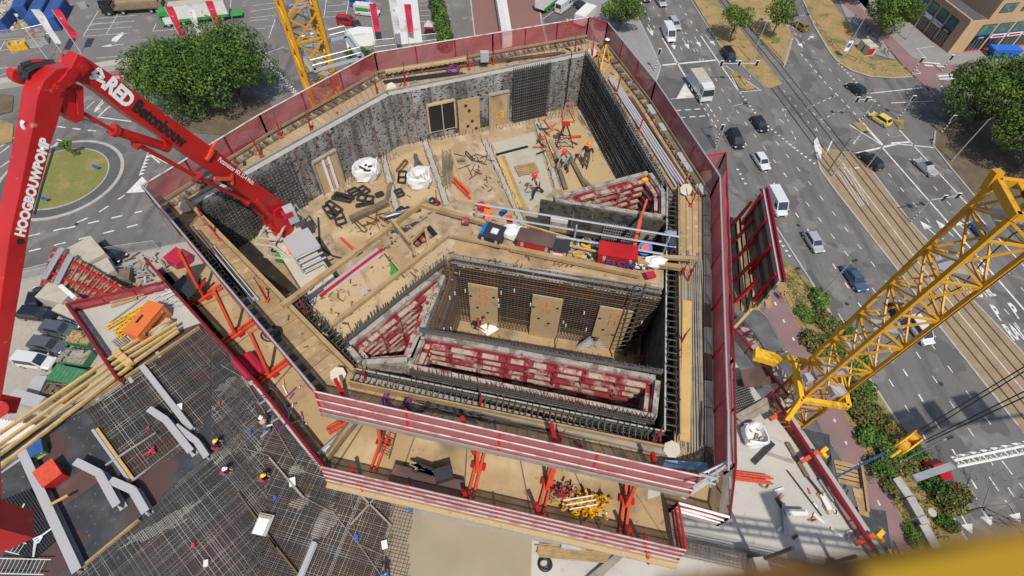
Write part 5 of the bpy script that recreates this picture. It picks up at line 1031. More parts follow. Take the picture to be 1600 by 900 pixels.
for pts in ([(345, 570), (380, 590), (470, 735), (512, 748)], [(425, 720), (470, 775), (520, 800), (560, 850), (595, 898)], [(548, 760), (553, 820), (560, 850), (600, 868)], [(380, 700), (420, 712), (460, 765)]):
    b.path([gs(x, y, .35) for x, y in pts], .025, 4)
one('cables', 'thin pale electric cables trailing over the reinforcing mesh', 'cable', 'timber_grey', b)
for i, (a, c) in enumerate((((421, 715), (475, 778)), ((565, 775), (612, 822)), ((592, 771), (548, 820)), ((420, 840), (466, 898)), ((372, 770), (432, 855)))):
    beam('marker_pole', ['upper', 'middle', 'crossing', 'bottom', 'long left'][i]+' red and white stained pole lying on the mesh', 'pole', 'timber_grey' if i < 3 else 'rebar_rust', (*a, ZS+.4), (*c, ZS+.4), .12, .12)
for i, (x, y, m, w) in enumerate(((457, 753, 'bag', .45), (601, 851, 'bag', .4), (430, 778, 'blue_bright', .2), (641, 796, 'blue_bright', .25), (557, 840, 'blue_bright', .25), (281, 636, 'bag', .4), (343, 630, 'flag_red', .15), (232, 668, 'flag_red', .15), (302, 852, 'flag_red', .2), (322, 880, 'bag', .3), (391, 676, 'blue_bright', .2))):
    b = MB(); b.box(gs(x, y, .35), (w, w*1.4, .15), .3); one('marker_block', ['white', 'white', 'blue', 'pale blue', 'blue', 'pale', 'red', 'red', 'red', 'white', 'blue'][i]+' block lying on the mesh '+['right of the red-shirted worker', 'beside the fresh concrete edge', 'above the drawing board', 'at the border of the fresh concrete', 'in the dark shadow band', 'at the kinked beams', 'below the mesh corner', 'between timber and pipe', 'in the dense mesh at bottom', 'at the bottom left of the mesh', 'near the crouching man'][i], 'block', m, b)
o = thing('drawing_board', 'white plan sheet on a board lying on the mesh', 'board', gs(410, 820)); b = MB(); b.bar(gs(404, 836, .5), gs(418, 803, .5), 1.1, .05); b.build('board', 'steel_grey', o); b = MB(); b.bar(gs(402, 835, .56), gs(413, 810, .56), .75, .03); b.build('sheet', 'sign_white', o); b = MB(); b.bar(gs(406, 805, .6), gs(424, 809, .6), .15, .05); b.build('lath', 'timber', o)
rope('tape', 'bright red tape knotted on the mesh between the pipes', [(222, 712, z_), (232, 706, z_), (240, 698, z_), (236, 705, z_), (243, 708, z_), (238, 700, z_), (230, 712, z_)], 'flag_red', .05, 'tape')
# ------------------------------------------------------------ cranes
def mast(o, X, Y, z0, z1, w, rz, seg=2.1, leg=.2, br=.1, m='crane', xb=False):
    cs = [Vector((X, Y, 0))+Matrix.Rotation(rz, 3, 'Z') @ Vector((sx*w/2, sy*w/2, 0)) for sx, sy in ((-1, -1), (1, -1), (1, 1), (-1, 1))]
    for c in cs: b = MB(); b.bar((c.x, c.y, z0), (c.x, c.y, z1), leg, leg); b.build('leg', m, o)
    for i in range(4):
        a, c = cs[i], cs[(i+1) % 4]; b = MB(); z = z0; k = i
        while z < z1-.1:
            ze = min(z+seg, z1); p, q = (a, c) if k % 2 else (c, a); b.bar((p.x, p.y, z), (q.x, q.y, ze), br, br)
            if xb: b.bar((q.x, q.y, z), (p.x, p.y, ze), br*.8, br*.8)
            k += 1; z += seg
            if k % 2 == i % 2: b.bar((a.x, a.y, min(z, z1)), (c.x, c.y, min(z, z1)), br*1.1, br*1.1)
        b.build('bracing', m, o)
    b = MB(); z = z0; c0 = Vector((X, Y, 0))+Matrix.Rotation(rz, 3, 'Z') @ Vector((w*.2, w*.1, 0)); s = Vector((.2, 0, 0))
    b.tube((c0-s)+Vector((0, 0, z0)), (c0-s)+Vector((0, 0, z1)), .03, n=4); b.tube((c0+s)+Vector((0, 0, z0)), (c0+s)+Vector((0, 0, z1)), .03, n=4)
    while z < z1: b.tube((c0-s)+Vector((0, 0, z)), (c0+s)+Vector((0, 0, z)), .02, n=4); z += .35
    b.build('ladder', 'galv', o)
    z = z0+6
    while z < z1: MB().box((X, Y, z), (w*.8, w*.4, .05), rz).build('landing', 'galv', o); z += 6.3
    return cs
o = thing('tower_crane', 'yellow lattice crane mast rising beyond the core at top left', 'crane', (-17.4, 44.7, 0)); mast(o, -17.4, 44.7, 0, 72, 2.6, R(30), 2.2, .3, .13, xb=True)
b = MB(); zc = 33.5; pr = []
for sx, sy in ((-1, -1), (1, -1), (1, 1), (-1, 1)): pr.append(Vector((-17.0, 44.9, zc))+Matrix.Rotation(R(30), 3, 'Z') @ Vector((sx*2.2+1.0, sy*2.0-1, 0)))
for i in range(4): a, c = pr[i], pr[(i+1) % 4]; b.bar(a, c, .6, .06); b.tube(a+Vector((0, 0, 1)), c+Vector((0, 0, 1)), .04, n=4); b.tube(a+Vector((0, 0, .5)), c+Vector((0, 0, .5)), .04, n=4); b.tube(a, a+Vector((0, 0, 1)), .04, n=4)
b.build('work_platform', 'galv', o)
MX, MY = 25.25, 17.95
o = thing('tower_crane', 'yellow lattice crane mast tied to the slab edge at right', 'crane', (MX, MY, 0)); cs = mast(o, MX, MY, 0, 42.3, 2.35, R(-9.6), 1.7, .25, .11)
b = MB(); Rm = Matrix.Rotation(R(-9), 3, 'Z'); M0 = Vector((MX, MY, 0))
for sy in (-1, 1): b.bar(M0+Rm @ Vector((-1.2, sy*1.2, 42.6)), M0+Rm @ Vector((7.5, sy*1.2, 42.6)), .26, .45)
b.bar(M0+Rm @ Vector((-1.15, -1.3, 42.6)), M0+Rm @ Vector((-1.15, 1.3, 42.6)), .28, .45); b.bar(M0+Rm @ Vector((1.2, -1.3, 42.6)), M0+Rm @ Vector((1.2, 1.3, 42.6)), .28, .45)
b.bar(M0+Rm @ Vector((-1.2, 1.2, 42)), M0+Rm @ Vector((-1.35, 1.35, 43.1)), .4, .4); b.box(M0+Rm @ Vector((.8, .5, 42.7)), (2.2, 1.6, .12), R(-9))
b.build('head_frame', 'crane', o)
b = MB(); b.tube(M0+Rm @ Vector((1.6, .6, 43.3)), M0+Rm @ Vector((1.6, .6, 43.9)), 1.15, n=24); b.build('slewing_ring', 'rubber', o); b = MB(); b.tube(M0+Rm @ Vector((1.6, .6, 43.4)), M0+Rm @ Vector((1.6, .6, 44.0)), .95, n=20); b.build('ring_cover', 'crane', o)
b = MB(); b.box(M0+Rm @ Vector((.2, -.4, 43.0)), (1.6, 1.2, .3), R(-9)); b.tube(M0+Rm @ Vector((-.7, 0, 43.3)), M0+Rm @ Vector((.6, -.6, 43.3)), .22, n=8); b.build('motor', 'dark_steel', o)
# tie collar at slab
b = MB(); Z = 22.6; q = [M0+Rm @ Vector((sx*1.75, sy*1.75, Z)) for sx, sy in ((-1, -1), (1, -1), (1, 1), (-1, 1))]
for i in range(4): b.bar(q[i], q[(i+1) % 4], .35, .45)
b.bar(q[3], g(1177, 556, ZS+2.0), .45, .5); b.bar(q[0], g(1230, 655, ZS+1.6), .35, .4); b.bar(q[0], g(1240, 632, ZS+2), .3, .3); b.build('tie_collar', 'yellow', o)
b = MB(); b.bar(g(1178, 553, ZS+2.6), g(1214, 563, ZS+2.6), .9, .7); b.build('tie_plate', 'yellow', o)
for i, (x, y, s) in enumerate(((1307, 610, 1.0), (1265, 590, .8))): b = MB(); b.box(g(x, y, 24.2), (s, s*.8, s*.6), .2); b.build('electric_box', 'steel_grey', o)
b = MB(); b.path([M0+Rm @ Vector((1.2, -1.3, z)) for z in (24, 30, 36, 42)], .05, 5); b.path([M0+Rm @ Vector((1.3, .2+.3*math.sin(z), z)) for z in range(24, 43, 2)], .04, 5); b.build('cable', 'rubber', o)
b = MB(); b.box(M0+Rm @ Vector((0, .2, 41.2)), (1.4, 1.2, .06), R(-9)); [b.tube(M0+Rm @ Vector((sx, sy, 41.2)), M0+Rm @ Vector((sx, sy, 42.2)), .03, n=4) for sx in (-.6, .6) for sy in (-.4, .7)]; b.build('cage', 'galv', o)
# hook block and its ropes
hb = g(1421, 692, 27); o = thing('hook_block', 'yellow crane hook block hanging over the verge at right', 'hook block', hb)
b = MB(); dd = Vector((.83, .5, .1)).normalized(); sd = Vector((-dd.y, dd.x, 0))
for s in (-.28, .28):
    c = hb+sd*s; pts = []
    for i in range(12): a = 2*math.pi*i/12; pts.append(c+dd*(.95*math.cos(a))+Vector((0, 0, .62*math.sin(a))))
    k = len(b.v); b.add(pts+[p+sd*.09 for p in pts], [tuple(range(12)), tuple(range(12, 24))[::-1]]+[(i, (i+1) % 12, 12+(i+1) % 12, 12+i) for i in range(12)])
b.build('cheek_plates', 'yellow', o)
for s in (-.45, .45): b = MB(); b.tube(hb+dd*s-sd*.2, hb+dd*s+sd*.25, .42, n=14); b.build('sheave', 'crane', o)
b = MB(); b.tube(hb-dd*.9, hb-dd*1.3, .1); b.path([hb-dd*1.25+Vector((0, 0, .0)), hb-dd*1.5+Vector((0, 0, -.25)), hb-dd*1.3+Vector((0, 0, -.5)), hb-dd*1.05+Vector((0, 0, -.35))], .08, 6); b.build('hook', 'yellow', o)
for k, (a, c) in enumerate((((1437, 672), (1640, 549)), ((1440, 679), (1640, 556)), ((1445, 688), (1640, 592)), ((1446, 692), (1640, 602)))): b = MB(); b.tube(g(*a, 27.4), g(*c, 39), .035, n=4); b.build('rope', 'rubber', o)
beam('blue_prop', 'long blue and white prop standing out from the timber platform', 'prop', 'blue', (1303, 747, 16), (1382, 708, 19), .16, .16)
o = thing('white_truss', 'white lattice truss reaching in from the right edge above the road', 'truss', g(1487, 716, 26)); a1, c1, a2, c2, a3, c3 = g(1485, 714, 26), g(1640, 682, 26), g(1495, 729, 26), g(1640, 700, 26), g(1490, 719, 27.2), g(1640, 688, 27.2)
for (u, v) in ((a1, c1), (a2, c2), (a3, c3)): b = MB(); b.tube(u, v, .09, n=6); b.build('chord', 'white', o)
b = MB(); n = 9
for k in range(n):
    for (u, v), (s, t) in (((a1, c1), (a2, c2)), ((a2, c2), (a3, c3)), ((a3, c3), (a1, c1))): b.tube(u.lerp(v, k/n), s.lerp(t, (k+.5)/n), .04, n=4); b.tube(s.lerp(t, (k+.5)/n), u.lerp(v, (k+1)/n), .04, n=4)
b.build('lacing', 'white', o)
beam('grey_boom_bar', 'flat grey bar pointing at the white truss end', 'bar', 'steel', (1428, 748, 26), (1489, 727, 26), .45, .2); 
# ------------------------------------------------------------ the concrete core with its climbing platforms
ZW, ZD, ZF, ZP, ZT = 42.0, 41.55, 38.4, 37.2, 41.9
def w(x, y, z=ZW): return g(x, y, z)
IN = [w(*p) for p in ((303, 320), (608, 149), (919, 86), (1042, 290), (1038, 672), (553, 574))]
def offs(poly, d):
    n = len(poly); c = sum(poly, Vector())/n; out = []
    for i in range(n):
        a, b_, e = poly[i-1], poly[i], poly[(i+1) % n]; u = (b_-a).normalized(); v = (e-b_).normalized(); n1 = Vector((-u.y, u.x, 0)); n2 = Vector((-v.y, v.x, 0))
        if n1.dot(b_-c) < 0: n1 = -n1
        if n2.dot(b_-c) < 0: n2 = -n2
        m = (n1+n2).normalized(); out.append(b_+m*(d/max(.4, m.dot(n1))))
    return out
OUT = offs(IN, .45); _nw = Vector((-(IN[0]-IN[5]).y, (IN[0]-IN[5]).x, 0)).normalized(); _nw = _nw if _nw.x > 0 else -_nw; OUT[5] = OUT[5]+_nw*.36; OUT[0] = OUT[0]+_nw*.34
core = thing('core_tower', 'tall concrete core shaft with open top standing on the slab', 'building core', (0, 18, 19))
b = MB(); b.prism(offs(IN, .3), 17, ZP-.05); b.build('shaft', 'concrete', core)
def wallseg(a, c, t, z0, z1, m, name, par=None, side=1, topm=None):
    "wall whose inner face runs a-c, thickness t to the outside"
    n = Vector((-(c-a).y, (c-a).x, 0)).normalized()*side; b = MB(); b.prism([a, c, c+n*t, a+n*t], z0, z1, 0, 1 if topm else 0); return b.build(name, [m]+([topm] if topm else []), par or core)
IC = sum(IN, Vector())/len(IN)
def side_of(a, c): n = Vector((-(c-a).y, (c-a).x, 0)).normalized(); return 1 if n.dot((a+c)/2-IC) > 0 else -1
for i in range(6):
    a, c = IN[i], IN[(i+1) % 6]; s = side_of(a, c)
    if i < 2: wallseg(a, c, .32, ZP, ZW, 'wall_stained', 'wall', None, s, 'concrete')
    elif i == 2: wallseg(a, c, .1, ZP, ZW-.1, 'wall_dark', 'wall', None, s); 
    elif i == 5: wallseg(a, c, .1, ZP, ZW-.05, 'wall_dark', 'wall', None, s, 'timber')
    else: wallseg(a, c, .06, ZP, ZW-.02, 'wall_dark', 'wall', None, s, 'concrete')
# upper storey concrete joints: thin red formwork strips on the stained walls
for (i, ts) in ((0, (.12, .24, .36, .46, .56, .64, .72, .8, .88)), (1, (.05, .1, .16, .5, .58))):
    a, c = IN[i], IN[i+1]; n = Vector((-(c-a).y, (c-a).x, 0)).normalized()*-side_of(a, c)
    for t in ts: p = a.lerp(c, t)+n*.02; MB().bar((p.x, p.y, ZF), (p.x, p.y, ZW-.15), .035, .03).build('form_joint', 'red_form', core)
PL = [w(*p) for p in ((486, 480), (500, 462), (598, 388), (650, 348), (706, 314), (728, 314), (762, 336), (822, 364), (1038, 404), (1038, 447), (704, 399), (536, 526))]
nf = [IN[0], IN[1], IN[2], IN[3], w(1040, 402)] + [w(*p) for p in ((822, 364), (762, 336), (728, 314), (706, 314), (650, 348), (598, 388), (500, 462), (486, 480), (445, 455))]
b = MB(); b.prism(nf, ZF-.4, ZF); fl = b.build('floor', 'ply_dusty', core)
b = MB(); b.prism([w(445, 455), w(486, 480), w(704, 399), w(1038, 447), IN[4], IN[5]], ZP-.3, ZP); b.build('pit_floor', 'ply', core)
# lower-storey wall tops flush with the north floor
def strip(a, c, w_, z, h, m, name, par=core):
    b = MB(); b.bar(g(*a, z+h/2), g(*c, z+h/2), w_, h); return b.build(name, m, par)
for a, c in (((600, 248), (622, 338)), ((664, 222), (698, 320)), ((757, 220), (822, 362)), ((838, 190), (872, 296)), ((905, 172), (975, 280))): strip(a, c, .3, ZF, .05, 'concrete', 'wall_crown')
for pts, m in ((((505, 330), (598, 256), (618, 335), (585, 375), (530, 398)), 'ply'), (((612, 252), (660, 230), (690, 316), (650, 343), (630, 338)), 'ply_pale'), (((768, 224), (834, 206), (864, 298), (828, 330)), 'cream'), (((850, 205), (900, 182), (962, 280), (882, 300)), 'ply_pale'), (((672, 224), (700, 220), (745, 318), (712, 312)), 'ply')):
    b = MB(); b.prism([g(x, y, ZF) for x, y in pts], ZF-.01, ZF+.02); b.build('floor_sheet', m, core)
for a, c, m in (((845, 205), (870, 292), 'ply_pale'), ((688, 205), (735, 205), 'timber_dark'), ((775, 242), (825, 229), 'black')): strip(a, c, .2, ZF, .04, m, 'joint_strip')
b = MB(); r = random.Random(21)   # starter bars along wall crowns and the north wall foot
for a, c in (((600, 248), (622, 338)), ((664, 222), (698, 320)), ((757, 220), (822, 362)), ((838, 190), (872, 296)), ((528, 296), (620, 238)), ((640, 224), (900, 176)), ((908, 180), (975, 275))):
    p, q = g(*a, ZF), g(*c, ZF); n = int((q-p).length/.22); s = Vector((-(q-p).y, (q-p).x, 0)).normalized()*.17
    for k in range(n):
        for sg in (-1, 1): u = p.lerp(q, k/n)+s*sg; b.bar(u, u+Vector((r.uniform(-.08, .08), r.uniform(-.08, .08), r.uniform(.18, .4))), .022)
b.build('starter_bars', ['rebar'], core)['kind'] = 'stuff'
b = MB(); b.prism(PL, ZP, ZT-.02); o = one('inner_platform', 'raised plywood platform running bent across the middle of the core', 'platform', 'ply_dusty', b)
for nm, pts, m in (('plywood_sheet', ((490, 480), (504, 463), (560, 421), (596, 483), (540, 522)), 'ply_pale'), ('plywood_sheet', ((565, 418), (600, 390), (640, 440), (601, 479)), 'ply_pale'), ('plywood_sheet', ((712, 372), (860, 396), (862, 420), (706, 399)), 'ply'), ('plywood_sheet', ((866, 397), (1030, 423), (1030, 444), (868, 421)), 'ply'), ('plywood_sheet', ((655, 352), (704, 318), (735, 345), (690, 380)), 'ply_dusty')):
    b = MB(); b.prism([g(x, y, ZT) for x, y in pts], ZT-.015, ZT+.015); b.build(nm, m, o)
# rebar walls of the pit
def rebarwall(name, label, a, c, t, z0, z1, n_side, m=('rebar', 'rebar_rust'), sp1=.16, sp2=.16, body='wall_dark', proud=.14, solid=.08, tick=True):
    "a-c = face line in plan; n_side = direction the visible face looks; bars stand in front of a dark form"
    o = thing(name, label, 'rebar wall', a); n = Vector(n_side).normalized(); L = (c-a).length; d = (c-a)/L
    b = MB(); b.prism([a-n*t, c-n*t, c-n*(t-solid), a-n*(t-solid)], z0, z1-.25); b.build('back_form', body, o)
    b = MB(); k = 0; r = random.Random(int(a.x*10))
    for off in (0, -(t-.2)):
        z = z0+.1
        while z < z1: p = n*off; b.bar((a.x+p.x, a.y+p.y, z), (c.x+p.x, c.y+p.y, z), .028, mi=r.randrange(2)); z += sp2
        x = .05
        while x < L: p = a+d*x+n*(off-.03); b.bar((p.x, p.y, z0), (p.x, p.y, z1+r.uniform(.0, .35)), .028, mi=r.randrange(2)); x += sp1
    b.build('bars', list(m), o)
    if tick:
        b = MB()
        for k in range(int(L*2.2)): p = a+d*r.uniform(.2, L-.2)+n*.04; z = r.uniform(z0+.3, z1-.3); b.bar((p.x, p.y, z), (p.x, p.y, z+.22), .05, .05)
        b.build('spacer', 'bag', o)
    b = MB(); q = n*(-t/2)
    x = .1
    while x < L: p = a+d*x; b.bar(p+n*0+Vector((0, 0, z1-ZW-.05)), p-n*(t-.1)+Vector((0, 0, z1-ZW-.05)), .025); x += .2
    b.build('stirrups', m[0], o); return o
pa, pc = w(703, 409), w(1034, 465); n_ = Vector(((pc-pa).y, -(pc-pa).x, 0))
if n_.y > 0: n_ = -n_
NP = n_.normalized()
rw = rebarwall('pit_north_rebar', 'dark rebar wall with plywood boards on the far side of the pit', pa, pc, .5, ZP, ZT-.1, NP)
b = MB(); b.bar(pa+NP*-.25+Vector((0, 0, -.02)), pc+NP*-.25+Vector((0, 0, -.02)), .1, .04)
for off in (-.02, -.28, -.5): b.bar(pa+NP*off+Vector((0, 0, -.08)), pc+NP*off+Vector((0, 0, -.08)), .05)
b.build('top_bars', 'rebar_pale', rw)
b = MB(); t0 = pa; L = (pc-pa).length; D_ = (pc-pa)/L
for k in range(9): p = pa+D_*(k+.3)*L/9.2+NP*-.1; b.bar(p+Vector((0, 0, -.25)), p+D_*.75+Vector((0, 0, -.25)), .06)
b.build('white_spacers', 'bag', rw)
for i, (u0, u1) in enumerate(((.085, .235), (.41, .56), (.74, .90))):
    a, c = pa+D_*L*u0+NP*.08, pa+D_*L*u1+NP*.08; b = MB(); b.bar(Vector((a.x, a.y, (ZP+40.75)/2)), Vector((c.x, c.y, (ZP+40.75)/2)), .06, 40.75-ZP)
    o = one('door_boxout', 'pale plywood door boxout with orange paint marks, '+['left', 'middle', 'right'][i]+' one on the pit wall', 'plywood board', 'ply_pale', b)
    text(['17\n13\n11', '1\n17', '17\n11'][i], (a+c)/2+NP*.05+Vector((0, 0, 40.2-42-.3)), D_, (0, 0, 1), .55, 'orange_hi', 'paint_marks', o)
    b = MB(); [MB().tube((a+c)/2+D_*dx+NP*.03+Vector((0, 0, dz)), (a+c)/2+D_*dx+NP*.045+Vector((0, 0, dz)), .07, n=8).build('hole', 'black', o) for dx, dz in ((-.6, -2.2), (.5, -2.0), (.2, -3.4), (-.3, -3.1))]
wa, wc = w(697, 409), w(655, 519); NW_ = Vector((1, 0, 0)); d0 = (wc-wa).normalized(); NW_ = Vector((-d0.y, d0.x, 0)); NW_ = NW_ if NW_.x > 0 else -NW_
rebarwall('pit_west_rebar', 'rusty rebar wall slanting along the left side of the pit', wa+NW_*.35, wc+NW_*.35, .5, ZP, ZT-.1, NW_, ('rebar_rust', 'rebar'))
# perimeter rebar channels
def channel(name, label, a, c, wd, out, z0=39.4, z1=41.9, rung=.25, m='rebar', outer=True):
    "open trench with rungs between inner shutter and outer shutter; a-c inner line, out = outward direction"
    o = thing(name, label, 'rebar channel', a); n = Vector(out).normalized(); L = (c-a).length; d = (c-a)/L
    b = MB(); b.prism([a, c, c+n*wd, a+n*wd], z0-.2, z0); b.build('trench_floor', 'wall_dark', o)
    if outer: b = MB(); b.prism([a+n*wd, c+n*wd, c+n*(wd+.06), a+n*(wd+.06)], z0, z1+.12); b.build('outer_shutter', 'timber', o)
    b = MB(); r = random.Random(int(L*100)); x = .1
    while x < L:
        p = a+d*x
        for z in (z1-.02, z1-.5, z1-1.0): b.bar((p.x+n.x*.04, p.y+n.y*.04, z), (p.x+n.x*(wd-.04), p.y+n.y*(wd-.04), z), .04)
        for f_ in (.12, .88): b.bar((p.x+n.x*wd*f_, p.y+n.y*wd*f_, z0), (p.x+n.x*wd*f_+r.uniform(-.04, .04), p.y+n.y*wd*f_, z1+r.uniform(.05, .4)), .028)
        x += rung
    for z in (z1-.06, z1-.3, z1-.6, z1-.9, z1-1.2):
        for f_ in (.15, .85): b.bar((a.x+n.x*wd*f_, a.y+n.y*wd*f_, z), (c.x+n.x*wd*f_, c.y+n.y*wd*f_, z), .03)
    b.build('bars', m, o); return o
outn = lambda a, c: Vector((-(c-a).y, (c-a).x, 0)).normalized()*side_of(a, c)
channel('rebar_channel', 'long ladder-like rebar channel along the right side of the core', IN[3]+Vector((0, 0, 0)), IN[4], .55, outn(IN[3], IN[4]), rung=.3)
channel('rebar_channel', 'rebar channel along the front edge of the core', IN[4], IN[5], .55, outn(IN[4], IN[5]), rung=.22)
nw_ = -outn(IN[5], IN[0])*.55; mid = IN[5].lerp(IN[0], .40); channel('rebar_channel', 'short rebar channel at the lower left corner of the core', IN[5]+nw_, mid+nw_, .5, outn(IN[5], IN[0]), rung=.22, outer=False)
o_ = outn(IN[2], IN[3]); a, c = IN[2], IN[3]; n = -o_
ne = rebarwall('rebar_wall', 'long dark rebar grid standing along the upper right side of the core', a+n*.25, c+n*.25, .3, ZF, 42.3, n, ('rebar_pale', 'rebar'), sp1=.22, sp2=.22, tick=False)
# west pit timbers
b = MB(); 
for k in range(7): b.bar(g(352+k*3, 395+k*1, ZF+.1), g(470+k*5, 508-k*3, ZF+.1), .14, .1)
one('dark_joists', 'dark timber joists in the shaded left corner of the core floor', 'timber', 'timber_dark', b)
b = MB(); nn = -outn(IN[0], IN[1]); a, c = IN[0].lerp(IN[1], .02)+nn*.18, IN[0].lerp(IN[1], .42)+nn*.18
for k in range(26): p = a.lerp(c, k/25); b.bar((p.x, p.y, ZF), (p.x, p.y, 41.7), .03)
for k in range(17): b.bar((a.x, a.y, ZF+.15+k*.2), (c.x, c.y, ZF+.15+k*.2), .03)
one('rebar_mesh_panel', 'rebar mesh standing before the stained wall behind the red boom foot', 'rebar mesh', 'rebar', b)
a, c = IN[1].lerp(IN[2], .60), IN[1].lerp(IN[2], .79); nn = -outn(IN[1], IN[2])
for off in (.1, .3):
    b = MB()
    for k in range(18): p = a.lerp(c, k/17)+nn*off; b.bar((p.x, p.y, ZF), (p.x, p.y, 42.2), .035)
    for k in range(18): q0, q1 = a+nn*off, c+nn*off; b.bar((q0.x, q0.y, ZF+.1+k*.2), (q1.x, q1.y, ZF+.1+k*.2), .035)
    one('rebar_mesh_panel', ('rear' if off < .2 else 'front')+' rebar mesh of the pair before the back wall of the core', 'rebar mesh', 'rebar', b)
a = IN[1].lerp(IN[2], .87)+nn*.2; c = IN[1].lerp(IN[2], .925)+nn*.2; ladder('tall rebar ladder cage in the back right corner of the core', (a+c)/2+Vector((0, 0, ZF-42)), (a+c)/2+Vector((0, 0, .5)), .7, 'rebar_pale', .3, 'rebar_ladder', .025)
# boxouts on the stained walls
def wallboard(name, label, i, u0, u1, z0, z1, m, off=.12, frame=None, th=.08):
    a, c = IN[i].lerp(IN[i+1], u0), IN[i].lerp(IN[i+1], u1); nn = -outn(IN[i], IN[i+1]); a += nn*off; c += nn*off; o = thing(name, label, 'plywood board', Vector((a.x, a.y, z0)))
    b = MB(); b.bar((a.x, a.y, (z0+z1)/2), (c.x, c.y, (z0+z1)/2), th, z1-z0); b.build('board', m, o)
    if frame:
        b = MB(); d = (c-a).normalized(); f_ = nn*.03
        for p in (a, c): b.bar(Vector((p.x, p.y, z0))+f_, Vector((p.x, p.y, z1))+f_, .1, .14)
        b.bar(Vector((a.x, a.y, z1))+f_, Vector((c.x, c.y, z1))+f_, .2, .1); b.build('frame', frame, o)
    return o, a, c, nn
o, a, c, nn = wallboard('window_boxout', 'dark square opening framed in timber on the back wall of the core', 1, .165, .30, 38.9, 40.9, 'black', .06, 'ply_pale')
b = MB(); m0 = (a+c)/2+nn*.15; b.tube((m0.x, m0.y, 38.9), (m0.x, m0.y, 40.9), .04, n=5); b.tube((a.x, a.y+.0, 39.6), (c.x, c.y, 39.6), .04, n=5); b.tube((a.x, a.y, 38.95), (c.x, c.y, 38.95), .05, n=5)
for k in range(6): b.bar((a.x, a.y, 39+k*.3), (c.x, c.y, 39.3+k*.3), .03, .03)
b.build('tubes', 'galv', o)
o, a, c, nn = wallboard('shutter_panel', 'large worn plywood panel right of the dark opening', 1, .31, .42, 38.4, 40.9, 'ply', .25, None); 
for dx, dz in ((.4, .6), (.5, 1.7), (.62, .9), (.35, 2.1), (.8, .3)): p = a.lerp(c, dx)+nn*.06; MB().tube((p.x, p.y, ZF+dz), (p.x+nn.x*.02, p.y+nn.y*.02, ZF+dz), .1, n=8).build('hole', 'black', o)
o, a, c, nn = wallboard('door_boxout', 'tall plywood door boxout numbered in yellow on the back wall', 1, .475, .575, 38.4, 40.8, 'ply', .15, 'timber_grey'); text('13', (a+c)/2+nn*.07+Vector((0, 0, 39.2-42)), (c-a).normalized(), (0, 0, 1), .7, 'yellow', 'paint_marks', o, bold=.01)
o, a, c, nn = wallboard('door_boxout', 'plywood door boxout with a red painted ring beside the boom foot', 0, .515, .64, 38.4, 40.8, 'ply_pale', .15, 'timber_grey'); text('m', (a+c)/2+nn*.07+Vector((0, 0, 40.1-42)), (c-a).normalized(), (0, 0, 1), .6, 'text_red', 'paint_marks', o)
for t in (.35, .6): q = a.lerp(c, t)+nn*.06; b = MB(); b.bar((q.x, q.y, 38.4), (q.x, q.y, 40.7), .25, .02); b.build('pale_board', 'bag', o)
# ------------------------------------------------------------ shafts lined with red climbing formwork
def shaft(label, inner, t, zb, outer_m='wall_crown', rows=6, skipf=()):
    P_ = [w(*p) for p in inner]; c = sum(P_, Vector())/len(P_); o = thing('formwork_shaft', label, 'formwork shaft', Vector((c.x, c.y, zb))); n = len(P_); r = random.Random(int(c.x*7))
    for i in range(n):
        a, e = P_[i], P_[(i+1) % n]; nn = Vector((-(e-a).y, (e-a).x, 0)).normalized(); nn = nn if nn.dot(c-(a+e)/2) > 0 else -nn; L = (e-a).length; d = (e-a)/L
        b = MB(); b.prism([a, e, e-nn*t, a-nn*t], zb, ZT+.02); b.build('shaft_wall', outer_m, o)
        b = MB(); b.prism([a+nn*.002, e+nn*.002, e+nn*.05, a+nn*.05], zb, ZT-.12); b.build('form_skin', 'red_form', o)
        b = MB(); k = 0; x = .15; zz = [zb+.35+(ZT-zb-.75)*j/rows for j in range(rows+1)]
        while x < L-.3:
            seg = min(r.uniform(.7, 1.3), L-x-.1)
            for z in zz:
                p, q = a+d*x+nn*.16, a+d*(x+seg)+nn*.16; zj = z+r.uniform(-.04, .04); b.bar((p.x, p.y, zj), (q.x, q.y, zj), .22, .14, 0)
                if r.random() < .8: u, v = r.uniform(0, .3), r.uniform(.7, 1); b.bar((p.x+(q.x-p.x)*u, p.y+(q.y-p.y)*u, zj+.085), (p.x+(q.x-p.x)*v, p.y+(q.y-p.y)*v, zj+.085), .2, .05, 1)
            q = a+d*(x+seg+.04)+nn*.2; b.bar((q.x, q.y, zb), (q.x, q.y, ZT-.3), .1, .1, 0); x += seg+.1
        b.build('walers', ['red_form', 'residue', 'red'], o)
    for i in (0, 1):
        a = P_[i]+(c-P_[i]).normalized()*.3
        for z in (zb+1.2, zb+2.2, zb+3.1): MB().box((a.x, a.y, z), (.3, .2, .12), .5).build('corner_clamp', 'yellow', o)
    b = MB(); b.prism([p+(c-p)*.02 for p in P_], zb-.2, zb); b.build('shaft_floor', 'form_brown', o); return o
shaft('long rectangular shaft of red formwork at the front of the core', ((663, 525), (1025, 592), (1019, 648), (643, 571)), .2, 38.0, rows=7)
shaft('triangular shaft of red formwork at the left of the pit', ((548, 538), (688, 427), (636, 556), (566, 560)), .22, 38.2, rows=8)
shaft('triangular shaft of red formwork at the right of the core', ((868, 308), (1014, 269), (1034, 297), (1034, 333)), .2, 38.6, rows=6)
